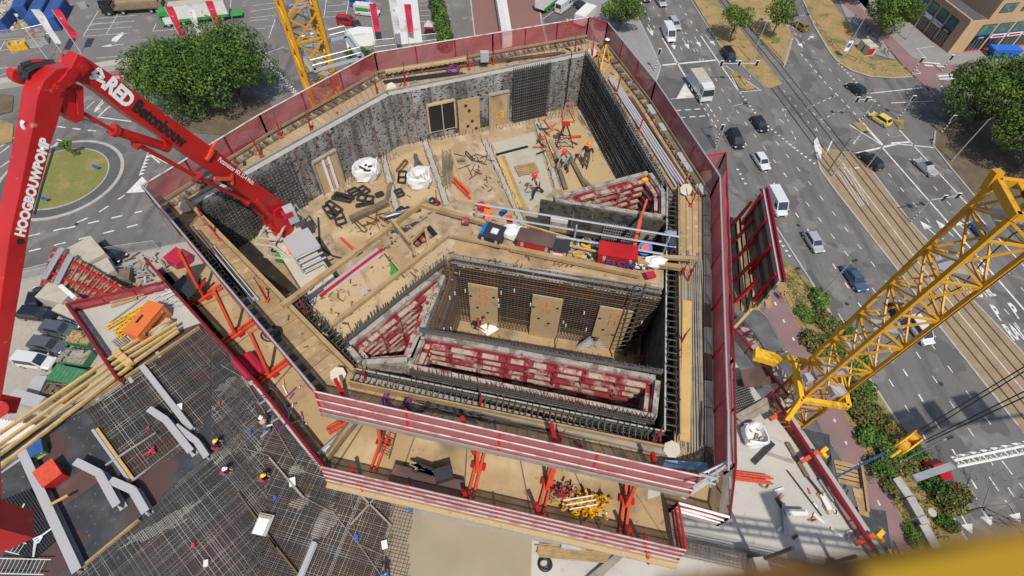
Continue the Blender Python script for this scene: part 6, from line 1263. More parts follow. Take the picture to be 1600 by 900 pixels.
# rebar rows beside shafts
def barrow(label, a, c, n, h, m='rebar', z=ZT, group=None, name='starter_bars'):
    p, q = g(*a, z), g(*c, z); b = MB(); r = random.Random(n)
    for k in range(n): u = p.lerp(q, k/max(1, n-1)); b.bar(u-Vector((0, 0, .3)), u+Vector((r.uniform(-.06, .06), r.uniform(-.06, .06), h*r.uniform(.6, 1.2))), .03)
    one(name, label, 'rebar', m, b, group)
barrow('row of starter bars behind the long front shaft', (664, 517), (1034, 583), 60, .35); barrow('row of starter bars in front of the long front shaft', (643, 582), (1020, 658), 70, .5, 'rebar_rust'); barrow('row of starter bars along the platform edge beside the left triangle', (545, 528), (696, 408), 45, .45)
b = MB(); 
for k in range(4): b.bar(g(655, 512+k*2, ZT+.05+.03*k), g(1034, 578+k*2, ZT+.05+.03*k), .05)
for k in range(3): b.bar(g(545, 532-k*3, ZT+.06), g(695, 412-k*3, ZT+.06), .06)
for k in range(3): b.bar(g(640, 578+k*3.5, ZT+.06), g(1022, 655+k*3.5, ZT+.06), .06)
one('wall_bars', 'long horizontal bars tied along the shaft wall tops', 'rebar', 'rebar', b)
b = MB(); b.bar(g(652, 514, ZT), g(1036, 580, ZT), .14, .06); b.bar(g(640, 572, ZT+.02), g(1020, 650, ZT+.02), .16, .08); one('concrete_ledge', 'pale concrete-splashed ledges on the long shaft', 'ledge', 'residue', b)
# triangle at right: dark outer wall facing the platform with rebar and boards
a, c = w(845, 309), w(1046, 343); nn = Vector(((c-a).y, -(c-a).x, 0)).normalized(); nn = nn if nn.y < 0 else -nn
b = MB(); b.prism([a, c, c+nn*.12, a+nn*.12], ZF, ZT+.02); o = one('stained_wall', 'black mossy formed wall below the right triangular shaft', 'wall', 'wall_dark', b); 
def onwall(u0, u1, z0, z1, m, name, off=.17, th=.07):
    p, q = a.lerp(c, u0)+nn*off, a.lerp(c, u1)+nn*off; b = MB(); b.bar((p.x, p.y, (z0+z1)/2), (q.x, q.y, (z0+z1)/2), th, z1-z0); return b.build(name, m, o)
onwall(.10, .24, 38.5, 40.7, 'ply_dusty', 'door_board'); onwall(.10, .24, 40.7, 40.95, 'bag', 'board_cap'); onwall(.82, .95, 38.4, 40.7, 'ply_dusty', 'door_board'); onwall(.82, .95, 40.7, 41.0, 'timber_grey', 'board_cap')
b = MB()
for k in range(14): p, q = a.lerp(c, .53)+nn*.2, a.lerp(c, .75)+nn*.2; b.bar((p.x, p.y, 38.6+k*.2), (q.x, q.y, 38.6+k*.2), .035)
for k in range(12): p = a.lerp(c, .53+.02*k)+nn*.2; b.bar((p.x, p.y, 38.4), (p.x, p.y, 41.3), .03)
b.build('mesh_bars', 'rebar_pale', o)
for u in (.27, .42): onwall(u, u+.006, 38.4, 41.6, 'red_form', 'form_joint', .13, .03)
# ------------------------------------------------------------ deck round the top
RAIL = [(222, 290), (405, 179), (585, 82), (770, 52), (920, 27), (950, 35), (1025, 127), (1125, 275), (1140, 720), (1095, 741), (492, 609)]
O = [g(x, y, 43.0) for x, y in RAIL]
for p in O: p.z = 0
Ip = [OUT[0], OUT[0].lerp(OUT[1], .5), OUT[1], OUT[1].lerp(OUT[2], .5), OUT[2], OUT[2].lerp(OUT[3], .05), OUT[2].lerp(OUT[3], .5), OUT[3], OUT[4], OUT[4]+Vector((-.6, -.05, 0)), OUT[5]]
dk = thing('working_platform', 'plank deck of the working platform ringing the core top', 'platform', (0, 18, ZD)); n = len(O)
for i in range(n):
    a0, a1, b0, b1 = O[i], O[(i+1) % n], Ip[i], Ip[(i+1) % n]; L = (a1-a0).length; k = max(1, int(L/.42)); b = MB(); dusty = i in (1, 2, 3, 0)
    long_ = i in (7,)
    if long_:
        for j in range(6): u0, u1 = (j+.04)/6, (j+.96)/6; b.add([Vector((*(b0.lerp(a0, u0)).xy, ZD)), Vector((*(b0.lerp(a0, u1)).xy, ZD)), Vector((*(b1.lerp(a1, u1)).xy, ZD)), Vector((*(b1.lerp(a1, u0)).xy, ZD))]+[Vector((*(b0.lerp(a0, u0)).xy, ZD+.05)), Vector((*(b0.lerp(a0, u1)).xy, ZD+.05)), Vector((*(b1.lerp(a1, u1)).xy, ZD+.05)), Vector((*(b1.lerp(a1, u0)).xy, ZD+.05))], BOXF)
    for j in range(k):
        t0, t1 = (j+.03)/k, (j+.97)/k; q = [b0.lerp(b1, t0), b0.lerp(b1, t1), a0.lerp(a1, t1), a0.lerp(a1, t0)]; zt = ZD+(rnd.uniform(-.012, .012)) - (.06 if long_ else 0)
        b.prism(q, ZD-.12, zt)
    b.build('planks', 'deck' if not dusty else 'deck_dusty', dk)
def edge(pts, z, wd, h, m, name, par, r0=0, r1=1):
    for a, c in zip(pts[:-1], pts[1:]): b = MB(); b.bar(Vector((a.x, a.y, z)), Vector((c.x, c.y, z)), wd, h); b.build(name, m, par)
edge([OUT[5], OUT[0]], ZW-.05, .16, .34, 'timber', 'kerb_timber', dk); edge([OUT[0], OUT[1], OUT[2]], ZW-.1, .08, .3, 'timber_grey', 'kerb_timber', dk); edge([OUT[5]+Vector((0, -.2, 0)), OUT[4]+Vector((0, -.2, 0))], ZD+.15, .35, .2, 'timber_grey', 'kerb_timber', dk)
# mats / gutters along the fence
def alongside(i0, i1, inset, wd, h, m, name, label, blocks=1.2, cat='edge mat'):
    a, c = O[i0], O[i1 % n]; nn = Vector((-(c-a).y, (c-a).x, 0)).normalized(); nn = nn if nn.dot(Vector((0, 18, 0))-(a+c)/2) > 0 else -nn; L = (c-a).length; d = (c-a)/L; x = .3; r = random.Random(i0)
    while x < L-.3: s = blocks*r.uniform(.7, 1.0); p = a+d*x+nn*inset; q = a+d*min(x+s, L-.1)+nn*inset; one(name, 'one of the '+label, cat, m[r.randrange(2)], MB().bar((p.x, p.y, ZD+.05+h/2), (q.x, q.y, ZD+.05+h/2), wd, h), label); x += s+.06
alongside(10, 0, .22, .26, .1, ['dark_steel', 'timber_dark'], 'edge_mat', 'dark ribbed mats in the row along the left side fence', .28); alongside(7, 8, .24, .28, .2, ['timber_grey', 'form_brown'], 'edge_box', 'grey and brown boxes in the row along the right side fence', 1.5); alongside(6, 7, .25, .3, .15, ['steel_grey', 'timber_dark'], 'edge_mat', 'grey mats in the row along the upper right fence', .9)
for k, (i, t) in enumerate(((0, .0), (1, 0), (2, 0), (3, 0), (5, 0), (6, 0))):
    a, c = O[i], O[i+1]; nn = Vector((-(c-a).y, (c-a).x, 0)).normalized(); nn = nn if nn.dot(Vector((0, 18, 0))-(a+c)/2) > 0 else -nn
    b = MB(); p, q = a+nn*.35, c+nn*.35; m_ = max(4, int((q-p).length/.3))
    for j in range(m_): u = p.lerp(q, (j+.5)/m_); b.box((u.x, u.y, ZD+.12), (.12, .3, .12), math.atan2((q-p).y, (q-p).x), mi=j % 3)
    b.bar((p.x, p.y, ZD+.05), (q.x, q.y, ZD+.05), .3, .06, 0); b.bar(Vector((p.x, p.y, ZD+.3))-nn*.25, Vector((q.x, q.y, ZD+.3))-nn*.25, .04, .14, 3); b.build('outer_gutter', ['timber_dark', 'form_brown', 'timber_grey', 'timber'], dk)
# fences
UPG = 'red netted guard fence on top of the core'
def face(idx, label, zt, h, m, rails, railm, toe=None, posts=2.4, rr=.04, pts=None, postm='red', lean=0): return netfence(label, pts or [g(*RAIL[i % n], zt) for i in idx], zt-h, h, m, railm, posts, toe, rails=rails, rr=rr, postm=postm, lean=lean)
face((10, 11), 'red net fence along the left side of the working platform', 43.0, 1.4, 'net_dense', (1,), 'galv', rr=.045); face((0, 1, 2), 'red net fence with a white top rail along the upper left side', 43.0, 1.4, 'net', (1,), 'rail_white', rr=.04, postm='red_dark')
face((2, 3, 4), 'red net fence with a white top rail along the back of the core', 43.0, 1.4, 'net', (1,), 'rail_white', rr=.04, postm='red_dark'); face((4, 5), 'short red net fence at the back right corner', 43.0, 1.4, 'net', (1,), 'red'); face((5, 6, 7), 'red net fence along the upper right side of the core', 43.0, 1.4, 'net_dense', (1,), 'galv', rr=.035)
face((7, 8), 'red net fence with galvanised rails along the right side', 43.0, 1.4, 'net_dense', (1,), 'galv', rr=.035)
face((8, 9), 'short end piece of red net fence at the lower right corner', 43.0, 1.2, 'net_dense', (1, .5), 'galv')
face((9, 10), 'three-railed white and red net fence along the front of the upper platform', 43.0, 1.4, 'net_dusty', (1, .68, .36), 'rail_white', 'timber_grey', 3.3, .035, lean=.34)
b = MB(); p, q = g(1105, 757, ZD), g(507, 632, ZD); b.bar(O[9]+Vector((-.04, -.26, ZD)), O[10]+Vector((-.04, -.26, ZD)), .2, .16); one('edge_plank', 'pale weathered plank under the front upper fence', 'plank', 'timber_grey', b)
b = MB()
mbs = []
for a, c in (((1082, 762, 43.1), (1142, 722, 43.1)), ((1090, 757, 42.7), (1140, 724, 42.7)), ((1092, 741, 43.2), (1120, 748, 43.2)), ((1096, 750, 42.7), (1118, 757, 42.7)), ((1108, 738, 43), (1110, 760, 41.6)), ((1120, 730, 43), (1121, 752, 41.6)), ((1138, 640, 43.2), (1138, 735, 43.2)), ((1140, 745, 40), (1141, 800, 37.5))): mbs.append(MB().tube(g(*a), g(*c), .045, n=6))
each('scaffold_tube', 'one of the galvanised scaffold tubes crossing at the lower right corner of the core', 'scaffold tube', 'galv', mbs, 'scaffold tubes at the lower right corner')
# guard posts on the deck inner edge
b0 = proto('guard_post', 'one of the red guard posts standing on the inner edge of the plank deck', 'guard post', (0, 0, 0), 0, 'red guard posts around the core opening')
b = MB(); b.bar((0, 0, 0), (.06, 0, 1.0), .07, .06); b.build('post', 'red', b0); b = MB(); b.box((.0, 0, .05), (.2, .14, .08)); b.build('base_clamp', 'red_prop', b0); b = MB(); b.bar((.05, 0, .9), (.1, .05, 1.5), .03); b.build('rod', 'rebar_rust', b0)
gpt = [(487, 208), (590, 151), (633, 133), (409, 245), (733, 108), (898, 86), (925, 92), (963, 146), (998, 205), (1065, 300), (1079, 322), (322, 350), (418, 470), (480, 490), (573, 598), (750, 640), (875, 690), (1022, 690), (1058, 440), (1062, 540), (1074, 440), (345, 375), (685, 330), (440, 215), (770, 100)]
for i, (x, y) in enumerate(gpt):
    p = g(x, y, ZD+.05); 
    if i == 0: b0.location = p; b0.rotation_euler = (0, 0, .5)
    else: copy_tree(b0, p, rnd.uniform(0, 6.28))
# ------------------------------------------------------------ lower hanging platform
ZL = 38.0
LW = [g(*p, ZL+1.3) for p in ((226, 403), (400, 597), (503, 727))]; LS = [g(*p, ZL+1.3) for p in ((503, 727), (1072, 857))]; LE = [g(*p, ZL+1.3) for p in ((1134, 238), (1147, 560), (1150, 725), (1140, 808))]
for L_ in (LW, LS, LE):
    for p in L_: p.z = 0
lp = thing('hanging_platform', 'lower plywood platform hanging round the front and sides of the core', 'platform', (0, 8, ZL))
inn = offs(IN, .35)
notch = [g(x, y, ZL+1.3) for x, y in ((1072, 857), (1060, 786), (1140, 808))]
secs = [([LW[0], LW[1]], [inn[0], inn[0].lerp(inn[5], .62)], 'ply', 'timber_dark'), ([LW[1], LW[2]], [inn[0].lerp(inn[5], .62), inn[5]], 'ply', 'timber_dark'), ([LS[0], LS[1]], [inn[5], inn[4]+Vector((-1.0, 0, 0))], 'ply', 'timber')]
for (o_, i_, m, m2) in secs:
    L = (o_[1]-o_[0]).length; k = max(1, int(L/2.5))
    for j in range(k):
        t0, t1 = (j+.012)/k, (j+.988)/k; b = MB(); q = [o_[0].lerp(o_[1], t0), o_[0].lerp(o_[1], t1), i_[0].lerp(i_[1], t1), i_[0].lerp(i_[1], t0)]; b.prism(q, ZL-.05, ZL); b.build('plywood_deck', 'ply', lp)
    b = MB(); q = [o_[0], o_[1], i_[1], i_[0]]; b.prism(q, ZL-.22, ZL-.06); b.build('joists', 'timber_dark', lp)
b = MB(); b.prism([Vector((*p.xy, 0)) for p in (notch[0], notch[1], notch[2], LE[2], O[8], inn[4], inn[4]+Vector((-1.0, 0, 0)))], ZL-.2, ZL-.005); b.build('plywood_deck', 'ply', lp)
b = MB(); b.prism([LE[0], LE[1], LE[2], O[8]+Vector((-1.5, 0, 0)), O[7]+Vector((-1.5, 0, 0)), g(1108, 238, 39)], ZL-.2, ZL); b.build('plywood_deck', 'slab_white', lp)
def f2(label, pts, rails, railm, m='net_dense', toe=None, h=1.3, posts=3.2, rr=.05, lean=0): return netfence(label, [Vector((p.x, p.y, ZL)) for p in pts], ZL, h, m, railm, posts, toe, rails=rails, rr=rr, lean=lean)
f2('dark red net fence along the left lower platform', LW, (1, .5, .25), 'red_dark', rr=.07); f2('four-railed white and red net fence along the front lower platform', LS, (1, .76, .52, .28), 'rail_white', m='net_dusty', toe='timber', rr=.03, lean=.3)
f2('red net fence piece at the step in the lower platform', notch[:2], (1, .6, .3), 'red', m='net'); f2('three-railed red net fence on the short front piece at lower right', notch[1:3], (1, .6, .3), 'sign_white', m='net', toe='kerb'); f2('red net fence along the right side of the lower platform', LE[::-1], (1,), 'red_dark', m='net', rr=.05)
f2('red net fence at the back end of the right lower platform', [LE[0], g(1105, 243, 39.3)], (1,), 'red', m='net', rr=.04)
b = MB(); b.bar(LS[0]+Vector((-.06, -.4, ZL)), LS[1]+Vector((-.06, -.4, ZL)), .2, .14); one('edge_plank', 'pale plank under the front lower fence', 'plank', 'ply_pale', b)
b = MB(); u0, u1, v0, v1 = O[7]+Vector((.05, 0, ZD-.05)), O[8]+Vector((.05, 0, ZD-.05)), LE[0]+Vector((0, -1, ZL+.9)), LE[2]+Vector((0, 0, ZL+.9))
for k in range(12): b.quad(u0.lerp(u1, k/12), u0.lerp(u1, (k+1)/12), v0.lerp(v1, (k+1)/12)+Vector((0, 0, .15*(k % 2))), v0.lerp(v1, k/12)+Vector((0, 0, .15*((k+1) % 2))))
one('debris_net', 'red debris net hung between upper and lower platform on the right side', 'net', 'net_dense', b)
# brackets
BR = 'red steel brackets of the hanging platform'
def bracket(label, a, c, z=ZL+.12, strut=None):
    p, q = g(*a, z), g(*c, z); o = thing('platform_bracket', label, 'bracket', p, BR); d = (q-p).normalized(); s = Vector((-d.y, d.x, 0))*.11
    for sg in (-1, 1): b = MB(); b.bar(p+s*sg, q+s*sg, .1, .16); b.build('channel', 'red_prop', o)
    b = MB(); m0 = p.lerp(q, .45); b.box(m0, (.6, .25, .12), math.atan2(s.y, s.x)); b.build('coupler', 'red', o)
    b = MB(); t = p.lerp(q, .55); b.bar(t, Vector((p.x, p.y, ZD-.2))+d*.5, .14, .12); b.build('strut', 'red_prop', o); return o
for i, (a, c) in enumerate((((345, 448), (294, 477)), ((395, 503), (345, 538)), ((448, 565), (398, 602)), ((556, 648), (512, 674)), ((612, 655), (582, 738)), ((757, 690), (735, 778)), ((868, 714), (843, 808)), ((985, 738), (972, 838)))):
    bracket(['first', 'second', 'third', 'fourth', 'fifth', 'sixth', 'seventh', 'eighth'][i]+' red bracket of the hanging platform counting from the upper left round to lower right', a, c)
for i, (x, y) in enumerate(((565, 765), (735, 800), (845, 820), (985, 855), (1010, 870))):
    b = MB(); p = g(x, y, ZL+.1); b.bar(p+Vector((-.25, .5, 1.2)), p+Vector((.15, -.15, -.4)), .14, .14); one('fence_post', ['first', 'second', 'third', 'fourth', 'fifth'][i]+' slanted red post outside the front lower fence, from the left', 'post', 'red', b)
for i, (x, y) in enumerate(((545, 632), (735, 690), (868, 700), (1020, 745))):
    b = MB(); p = g(x, y, ZD); b.bar(p+Vector((-.25, .4, 1.3)), p+Vector((.12, -.3, -.4)), .13, .13); one('fence_post', ['first', 'second', 'third', 'fourth'][i]+' slanted red post outside the front upper fence, from the left', 'post', 'red', b)
ladder('short red ladder beside the fifth platform bracket', g(600, 712, ZL+.3), g(612, 664, ZL+1.6), .5, 'rebar_rust', .28)
b = MB(); b.bar(g(612, 745, ZL+.3), g(722, 772, ZL+.3), .9, .5); o = one('brown_beam_stack', 'dark purple-brown beam pack lying by the front lower fence', 'beams', 'form_brown', b)
b = MB(); r = random.Random(5)
for k in range(9): b.bar(g(640+r.uniform(0, 14), 722+r.uniform(0, 14), ZL+.7), g(685+r.uniform(0, 12), 738+r.uniform(0, 12), ZL+.7), .08, .08, mi=k % 3)
b.box(g(693, 742, ZL+.7), (.7, .5, .5), .3, mi=2); one('tool_rack', 'rack of poles and dark tools on the brown beam pack', 'tools', ['galv', 'timber', 'dark_steel'], b)
# chain heap of formwork clamps
cc = g(908, 788, ZL+.2); o = thing('clamp_heap', 'heap of yellow-brown and red formwork clamps on the front lower platform', 'clamps', cc); r = random.Random(14)
for (cx, cy, n_, m, rr) in ((880, 776, 110, 'red_form', .45), (912, 790, 230, 'crane', .75)):
    b = MB()
    for k in range(n_):
        p = g(cx, cy, ZL+.1)+Vector((r.gauss(0, rr*.5), r.gauss(0, rr*.28), r.uniform(0, .35))); b.tube(p, p+Vector((r.uniform(-.15, .15), r.uniform(-.15, .15), .12)), .06, .045, 6)
    b.build('clamps', m, o)
b = MB()
for k in range(3): p, q = g(880+k*5, 782+k*7, ZL+.5), g(928+k*3, 774+k*7, ZL+.55); b.bar(p, q, .05, .05)
b.build('white_strap', 'bag', o)
b = MB(); r = random.Random(15)
for k in range(12): b.bar(g(505+r.uniform(-8, 8), 715+r.uniform(-8, 6), ZL+.3+k*.02), g(556+r.uniform(-8, 8), 655+r.uniform(-6, 8), ZL+.35+k*.02), .12, .1, mi=k % 3)
one('prop_pile', 'pile of poles and planks in the corner of the left lower platform', 'poles', ['galv', 'timber', 'timber_dark'], b)
for i, (a, c) in enumerate((((250, 420), (335, 520)), ((258, 428), (345, 530)), ((340, 520), (400, 592)))): beam('board', ['upper', 'inner', 'lower'][i]+' dark board along the left lower platform', 'board', 'timber_dark', (*a, ZL+.1), (*c, ZL+.1), .3, .06)
b = MB(); r = random.Random(33)
for k in range(30): p = g(430+r.uniform(-15, 45), 615+r.uniform(-12, 60), ZL+.06); b.bar(p, p+Vector((r.uniform(-.5, .5), r.uniform(-.5, .5), .05)), .05, .05, mi=k % 3)
stuff(one('small_debris', 'purple straps and small debris on the left lower platform', 'debris', ['purple', 'galv', 'bag'], b))
o, mm, rz = crate('dark_drum', 'black machine with red and blue parts in the corner of the left lower platform', 'machine', 292, 448, 300, 452, 1.2, .8, .7, 'black', z=ZL+.05, top='dark_steel'); b = MB(); [b.bar(mm @ Vector((-.5+k*.3, -.5, .2)), mm @ Vector((-.2+k*.3, .6, .9)), .1, mi=k % 3) for k in range(4)]; b.build('levers', ['red', 'blue', 'dark_steel'], o)
for i in range(3): b = MB(); b.tube(g(368+i*10, 562-i*4, ZL+.35), g(392+i*10, 590-i*4, ZL+.35), .22, n=8); one('red_roll', ['left', 'middle', 'right'][i]+' red rolled netting on the left lower platform', 'roll', 'red_tarp', b)
# east side folded platform
E0, E1 = g(1164, 343, 35.5), g(1184, 482, 35.5); o = thing('side_formwork', 'tall formwork wall panel with red struts standing outside the right fence', 'formwork panel', E0); dE = (E1-E0).normalized(); nE = Vector((dE.y, -dE.x, 0)); nE = nE if nE.x > 0 else -nE
for k, m in enumerate(('ply', 'timber_grey', 'form_brown', 'timber_grey', 'form_brown', 'steel_grey')):
    z = .25+k*.45; b = MB(); q = nE*(.02*k); b.bar(E0+q+Vector((0, 0, z)), E1+q+Vector((0, 0, z)), .16, .43); b.build('board', m, o)
for k in range(4): p = E0.lerp(E1, .06+k*.29)-nE*.2; b = MB(); b.bar(Vector((p.x, p.y, 35.5)), Vector((p.x, p.y, 38.1))+nE*.2, .2, .2); b.build('strut', 'red', o)
b = MB(); p, q = E0+nE*.25, E1+nE*.25
for k in range(46): u = p.lerp(q, k/45); b.box((u.x, u.y, 38.25), (.2, .08, .14), math.atan2(dE.y, dE.x))
b.bar((p.x, p.y, 38.15), (q.x, q.y, 38.15), .3, .14); b.build('toothed_top', 'red_dark', o)
o = thing('side_platform', 'narrow plank platform with red struts between fence and formwork wall', 'platform', g(1165, 400, 34)); a0, a1, c0, c1 = g(1142, 340, 34.5), g(1182, 340, 34.5), g(1148, 490, 34.5), g(1205, 480, 34.5)
for k in range(6): b = MB(); b.bar(a0.lerp(a1, (k+.5)/6), c0.lerp(c1, (k+.5)/6), .42, .08); b.build('plank', 'timber' if k % 2 else 'timber_dark', o)
for k in range(5): b = MB(); b.bar(a0.lerp(c0, .1+k*.2), a0.lerp(c0, .08+k*.2)+nE*.5+Vector((0, 0, 2.2)), .16, .16); b.build('strut', 'red', o)
beam('edge_timber', 'yellow timber running from the formwork wall down to the slab fence', 'timber', 'timber_yellow', (1216, 438, 36.5), (1148, 512, 34), .14, .2)
# ------------------------------------------------------------ red concrete placing boom
HX, HY, HZ = -10.8, 17.3, 41.7
hd = Vector((-.44, -.898, 0)).normalized(); sd_ = Vector((-hd.y, hd.x, 0))
if sd_.x < 0: sd_ = -sd_
def bp(u, z, s=0): return Vector((HX, HY, 0))+hd*u+sd_*s+Vector((0, 0, z))
def plate_uz(pts, w0, w1, name, m, par, col=None):
    b = MB(); n = len(pts); b.add([bp(u, z, w0) for u, z in pts]+[bp(u, z, w1) for u, z in pts], [tuple(range(n)), tuple(range(2*n-1, n-1, -1))]+[(i, n+i, n+(i+1) % n, (i+1) % n) for i in range(n)])
    bm = bmesh.new(); o = b.build(name, m, par); bm.from_mesh(o.data); bmesh.ops.recalc_face_normals(bm, faces=bm.faces); bm.to_mesh(o.data); bm.free()
    bv = o.modifiers.new('b', 'BEVEL'); bv.width = .025; bv.segments = 2; bv.limit_method = 'ANGLE'; return o
boom = thing('placing_boom', 'huge red concrete placing boom folded over the left of the core', 'concrete boom', (HX, HY, 38.4))
U1, Z1 = 4.1, 51.0; ax = Vector((U1, Z1-HZ)); Lb = ax.length; ax /= Lb; nr = Vector((-ax.y, ax.x))      # nr: towards the back/up side
def a1(t, k): p = Vector((0, HZ))+ax*Lb*t+nr*k; return (p.x, p.y)
def uz(px, py, s=.3):
    "the point of the boom's own vertical plane (shifted s sideways) seen at a pixel"
    d = _w(Vector((px-800, py-450, F))); c = Vector((0, 0, HC))-Vector((HX, HY, 0))-sd_*s; t = -c.dot(sd_)/d.dot(sd_); p = c+d*t; return (p.dot(hd), p.z)
def tr(pts, s=.3): return [uz(x, y, s) for x, y in pts]
def bpp(x, y, s=.3): u = uz(x, y, s); return bp(u[0], u[1], s)
plate_uz(tr([(128, 86), (165, 110), (240, 164), (345, 240), (400, 285), (450, 320), (456, 340), (430, 350), (395, 314), (340, 274), (250, 212), (205, 184), (168, 154), (140, 134), (122, 128), (112, 112), (120, 96)], .28), -.28, .28, 'inner_arm', 'red', boom)
plate_uz(tr([(122, 84), (136, 96), (133, 118), (116, 132), (96, 146), (88, 142), (92, 128), (108, 110)], .4), .30, .40, 'ear', 'red', boom)
plate_uz(tr([(97, 82), (112, 94), (120, 110), (104, 122), (92, 110)], -.36), -.42, -.32, 'ear', 'red', boom)
for x, y in ((131, 106), (114, 116), (93, 138)): b = MB(); p = bpp(x, y, .4); b.tube(p-sd_*.7, p+sd_*.06, .1, n=14); b.tube(p-sd_*.02, p+sd_*.03, .17, n=14); b.build('pin', 'red', boom)
R2 = [(112, 104), (118, 122), (104, 142), (97, 168), (88, 200), (80, 225), (66, 280), (50, 337), (32, 450), (12, 570), (0, 640), (-14, 720)]; L2_ = [(-40, 720), (-22, 640), (-12, 570), (3, 450), (15, 365), (30, 300), (45, 225), (52, 190), (58, 150), (68, 126), (88, 108)]
plate_uz(tr(R2+L2_, .3), -.33, .3, 'outer_arm', 'red', boom)
plate_uz(tr([(x-2, y) for x, y in L2_[1:]][::-1]+[(x+1.5, y+1) for x, y in L2_[1:]], .16), -.2, .16, 'top_plate', 'red', boom)
plate_uz(tr([(96, 150), (118, 130), (131, 136), (132, 188), (118, 193), (100, 178)], .22), -.25, .22, 'link', 'red', boom)
plate_uz(tr([(118, 140), (131, 136), (132, 186), (122, 180)], .27), .23, .27, 'link', 'red', boom)
def cyl(nm, m, a, c, r_, s=0): b = MB(); b.tube(bpp(*a, s), bpp(*c, s), r_, n=14); b.build(nm, m, boom)
cyl('piston_rod', 'galv', (130, 188), (178, 204), .085); cyl('cylinder', 'red', (176, 203), (258, 229), .16); cyl('cylinder_collar', 'red', (174, 202), (182, 205), .21); cyl('cylinder_collar', 'red', (252, 226), (262, 230), .2)
cyl('strut', 'red', (132, 178), (190, 212), .06, .1); cyl('piston_rod', 'dark_steel', (434, 352), (424, 338), .08, .2); cyl('cylinder', 'red', (426, 340), (398, 312), .15, .2)
b = MB(); b.path([bpp(x, y, -.1) for x, y in ((198, 212), (216, 226), (300, 272), (388, 316), (402, 332), (412, 338))], .08, 8); b.build('delivery_pipe', 'red', boom)
for x, y in ((214, 226), (308, 276), (386, 316)): b = MB(); p = bpp(x, y, -.1); b.tube(p-hd*.12, p+hd*.12, .15, n=8); b.build('pipe_bracket', 'red', boom)
b = MB(); b.bar(bpp(335, 279, .3), bpp(362, 279, .3), .12, .14); b.bar(bpp(362, 272, .3), bpp(363, 288, .3), .09, .09); b.bar(bpp(328, 240, .32), bpp(338, 222, .32), .1, .1); b.bar(bpp(322, 250, .32), bpp(332, 236, .32), .14, .1); b.build('bracket', 'red_prop', boom)
b = MB(); b.path([bpp(x, y, -.5) for x, y in ((84, 98), (66, 98), (46, 100), (36, 104), (33, 114), (38, 124), (46, 130))], .1, 7); b.path([bpp(x, y, -.2) for x, y in ((86, 101), (68, 102), (52, 106), (42, 112), (40, 122))], .08, 6); b.build('hydraulic_hose', 'rubber', boom)
b = MB(); p = bpp(30, 118, -.6); b.tube(p-sd_*.15, p+sd_*.1, .22, n=12); b.tube(bpp(48, 96, -.5), bpp(64, 95, -.5), .07, n=6); b.build('hose_drum', 'red', boom)
b = MB(); b.path([bpp(x, y, .02) for x, y in ((44, 202), (37, 200), (34, 193), (37, 189))], .05, 6); b.build('lifting_hook', 'white', boom)
b = MB(); p = bpp(31, 377, .3); b.tube(p, p+sd_*.02, .09, n=10); b.build('hole', 'black', boom)
b = MB(); b.bar(bpp(-14, 628, .2), bpp(22, 634, .2), .35, .5); b.tube(bpp(-5, 640, -.3), bpp(-5, 640, .5), .28, n=12); b.build('tip_joint', 'red', boom)
p0 = g(-8, 826, 44.5); b = MB(); b.box(p0, (1.0, .8, 1.3), .5); b.tube(p0+Vector((.1, .1, .2)), g(-14, 660, 45.5), .16, n=8); b.build('tip_section', 'red', boom)
def boomtext(s, a, c, hpx, m, s_off=.305, bold=.03, shear=0, par=None):
    p, q = bpp(*a, s_off), bpp(*c, s_off); xd = (q-p).normalized(); yd = sd_.cross(xd); o = text(s, (0, 0, 0), (1, 0, 0), (0, 1, 0), 1, m, 'lettering', None, bold=bold, shear=shear)
    xs = [v.co.x for v in o.data.vertices]; ys = [v.co.y for v in o.data.vertices]; sx = (q-p).length/(max(xs)-min(xs)); mid = p.lerp(q, .5); pa_ = P2(mid); pb_ = P2(mid+yd); sy = hpx/math.hypot(pb_[0]-pa_[0], pb_[1]-pa_[1])/(max(ys)-min(ys))
    cx, cy = (max(xs)+min(xs))/2, (max(ys)+min(ys))/2
    for v in o.data.vertices: v.co = mid+xd*((v.co.x-cx)*sx)+yd*((v.co.y-cy)*sy)+sd_*.006-Vector((HX, HY, 38.4))
    o.parent = boom
def P2(v):
    d = v-Vector((0, 0, HC)); c = (d.dot(_w(Vector((1, 0, 0)))), d.dot(_w(Vector((0, 1, 0)))), d.dot(_w(Vector((0, 0, 1))))); return (800+F*c[0]/c[2], 450+F*c[1]/c[2])
boomtext('RED', (168, 128), (206, 161), 25, 'sign_white', .285, .055); boomtext('Betonbouw', (211, 163), (290, 224), 21, 'black', .285, .045)
boomtext('Putzmeister MX 32-4 Multi', (342, 248), (396, 286), 7, 'sign_white', .285, .02); boomtext('HOOGBOUWPOMP', (30, 370), (71, 216), 19, 'sign_white', .305, .055, .2)
b = MB()
def stroke(pts, wd=.09):
    P_ = [bpp(x, y, .29) for x, y in pts]
    for u, v in zip(P_[:-1], P_[1:]): b.bar(u, v, .012, wd, up=(v-u).cross(sd_))
stroke([(144, 116), (156, 107), (162, 122), (144, 116)]); stroke([(143, 124), (143, 119), (164, 130), (160, 138)]); b.build('emblem', 'sign_white', boom)
for sx_, rr_, pp in ((-.05, .06, ((440, 346), (404, 330), (392, 322), (380, 300), (345, 284))), (.34, .03, ((84, 232), (66, 290), (54, 335)))): MB().path([bpp(x, y, sx_) for x, y in pp], rr_, 6).build('hydraulic_line', 'rubber', boom)
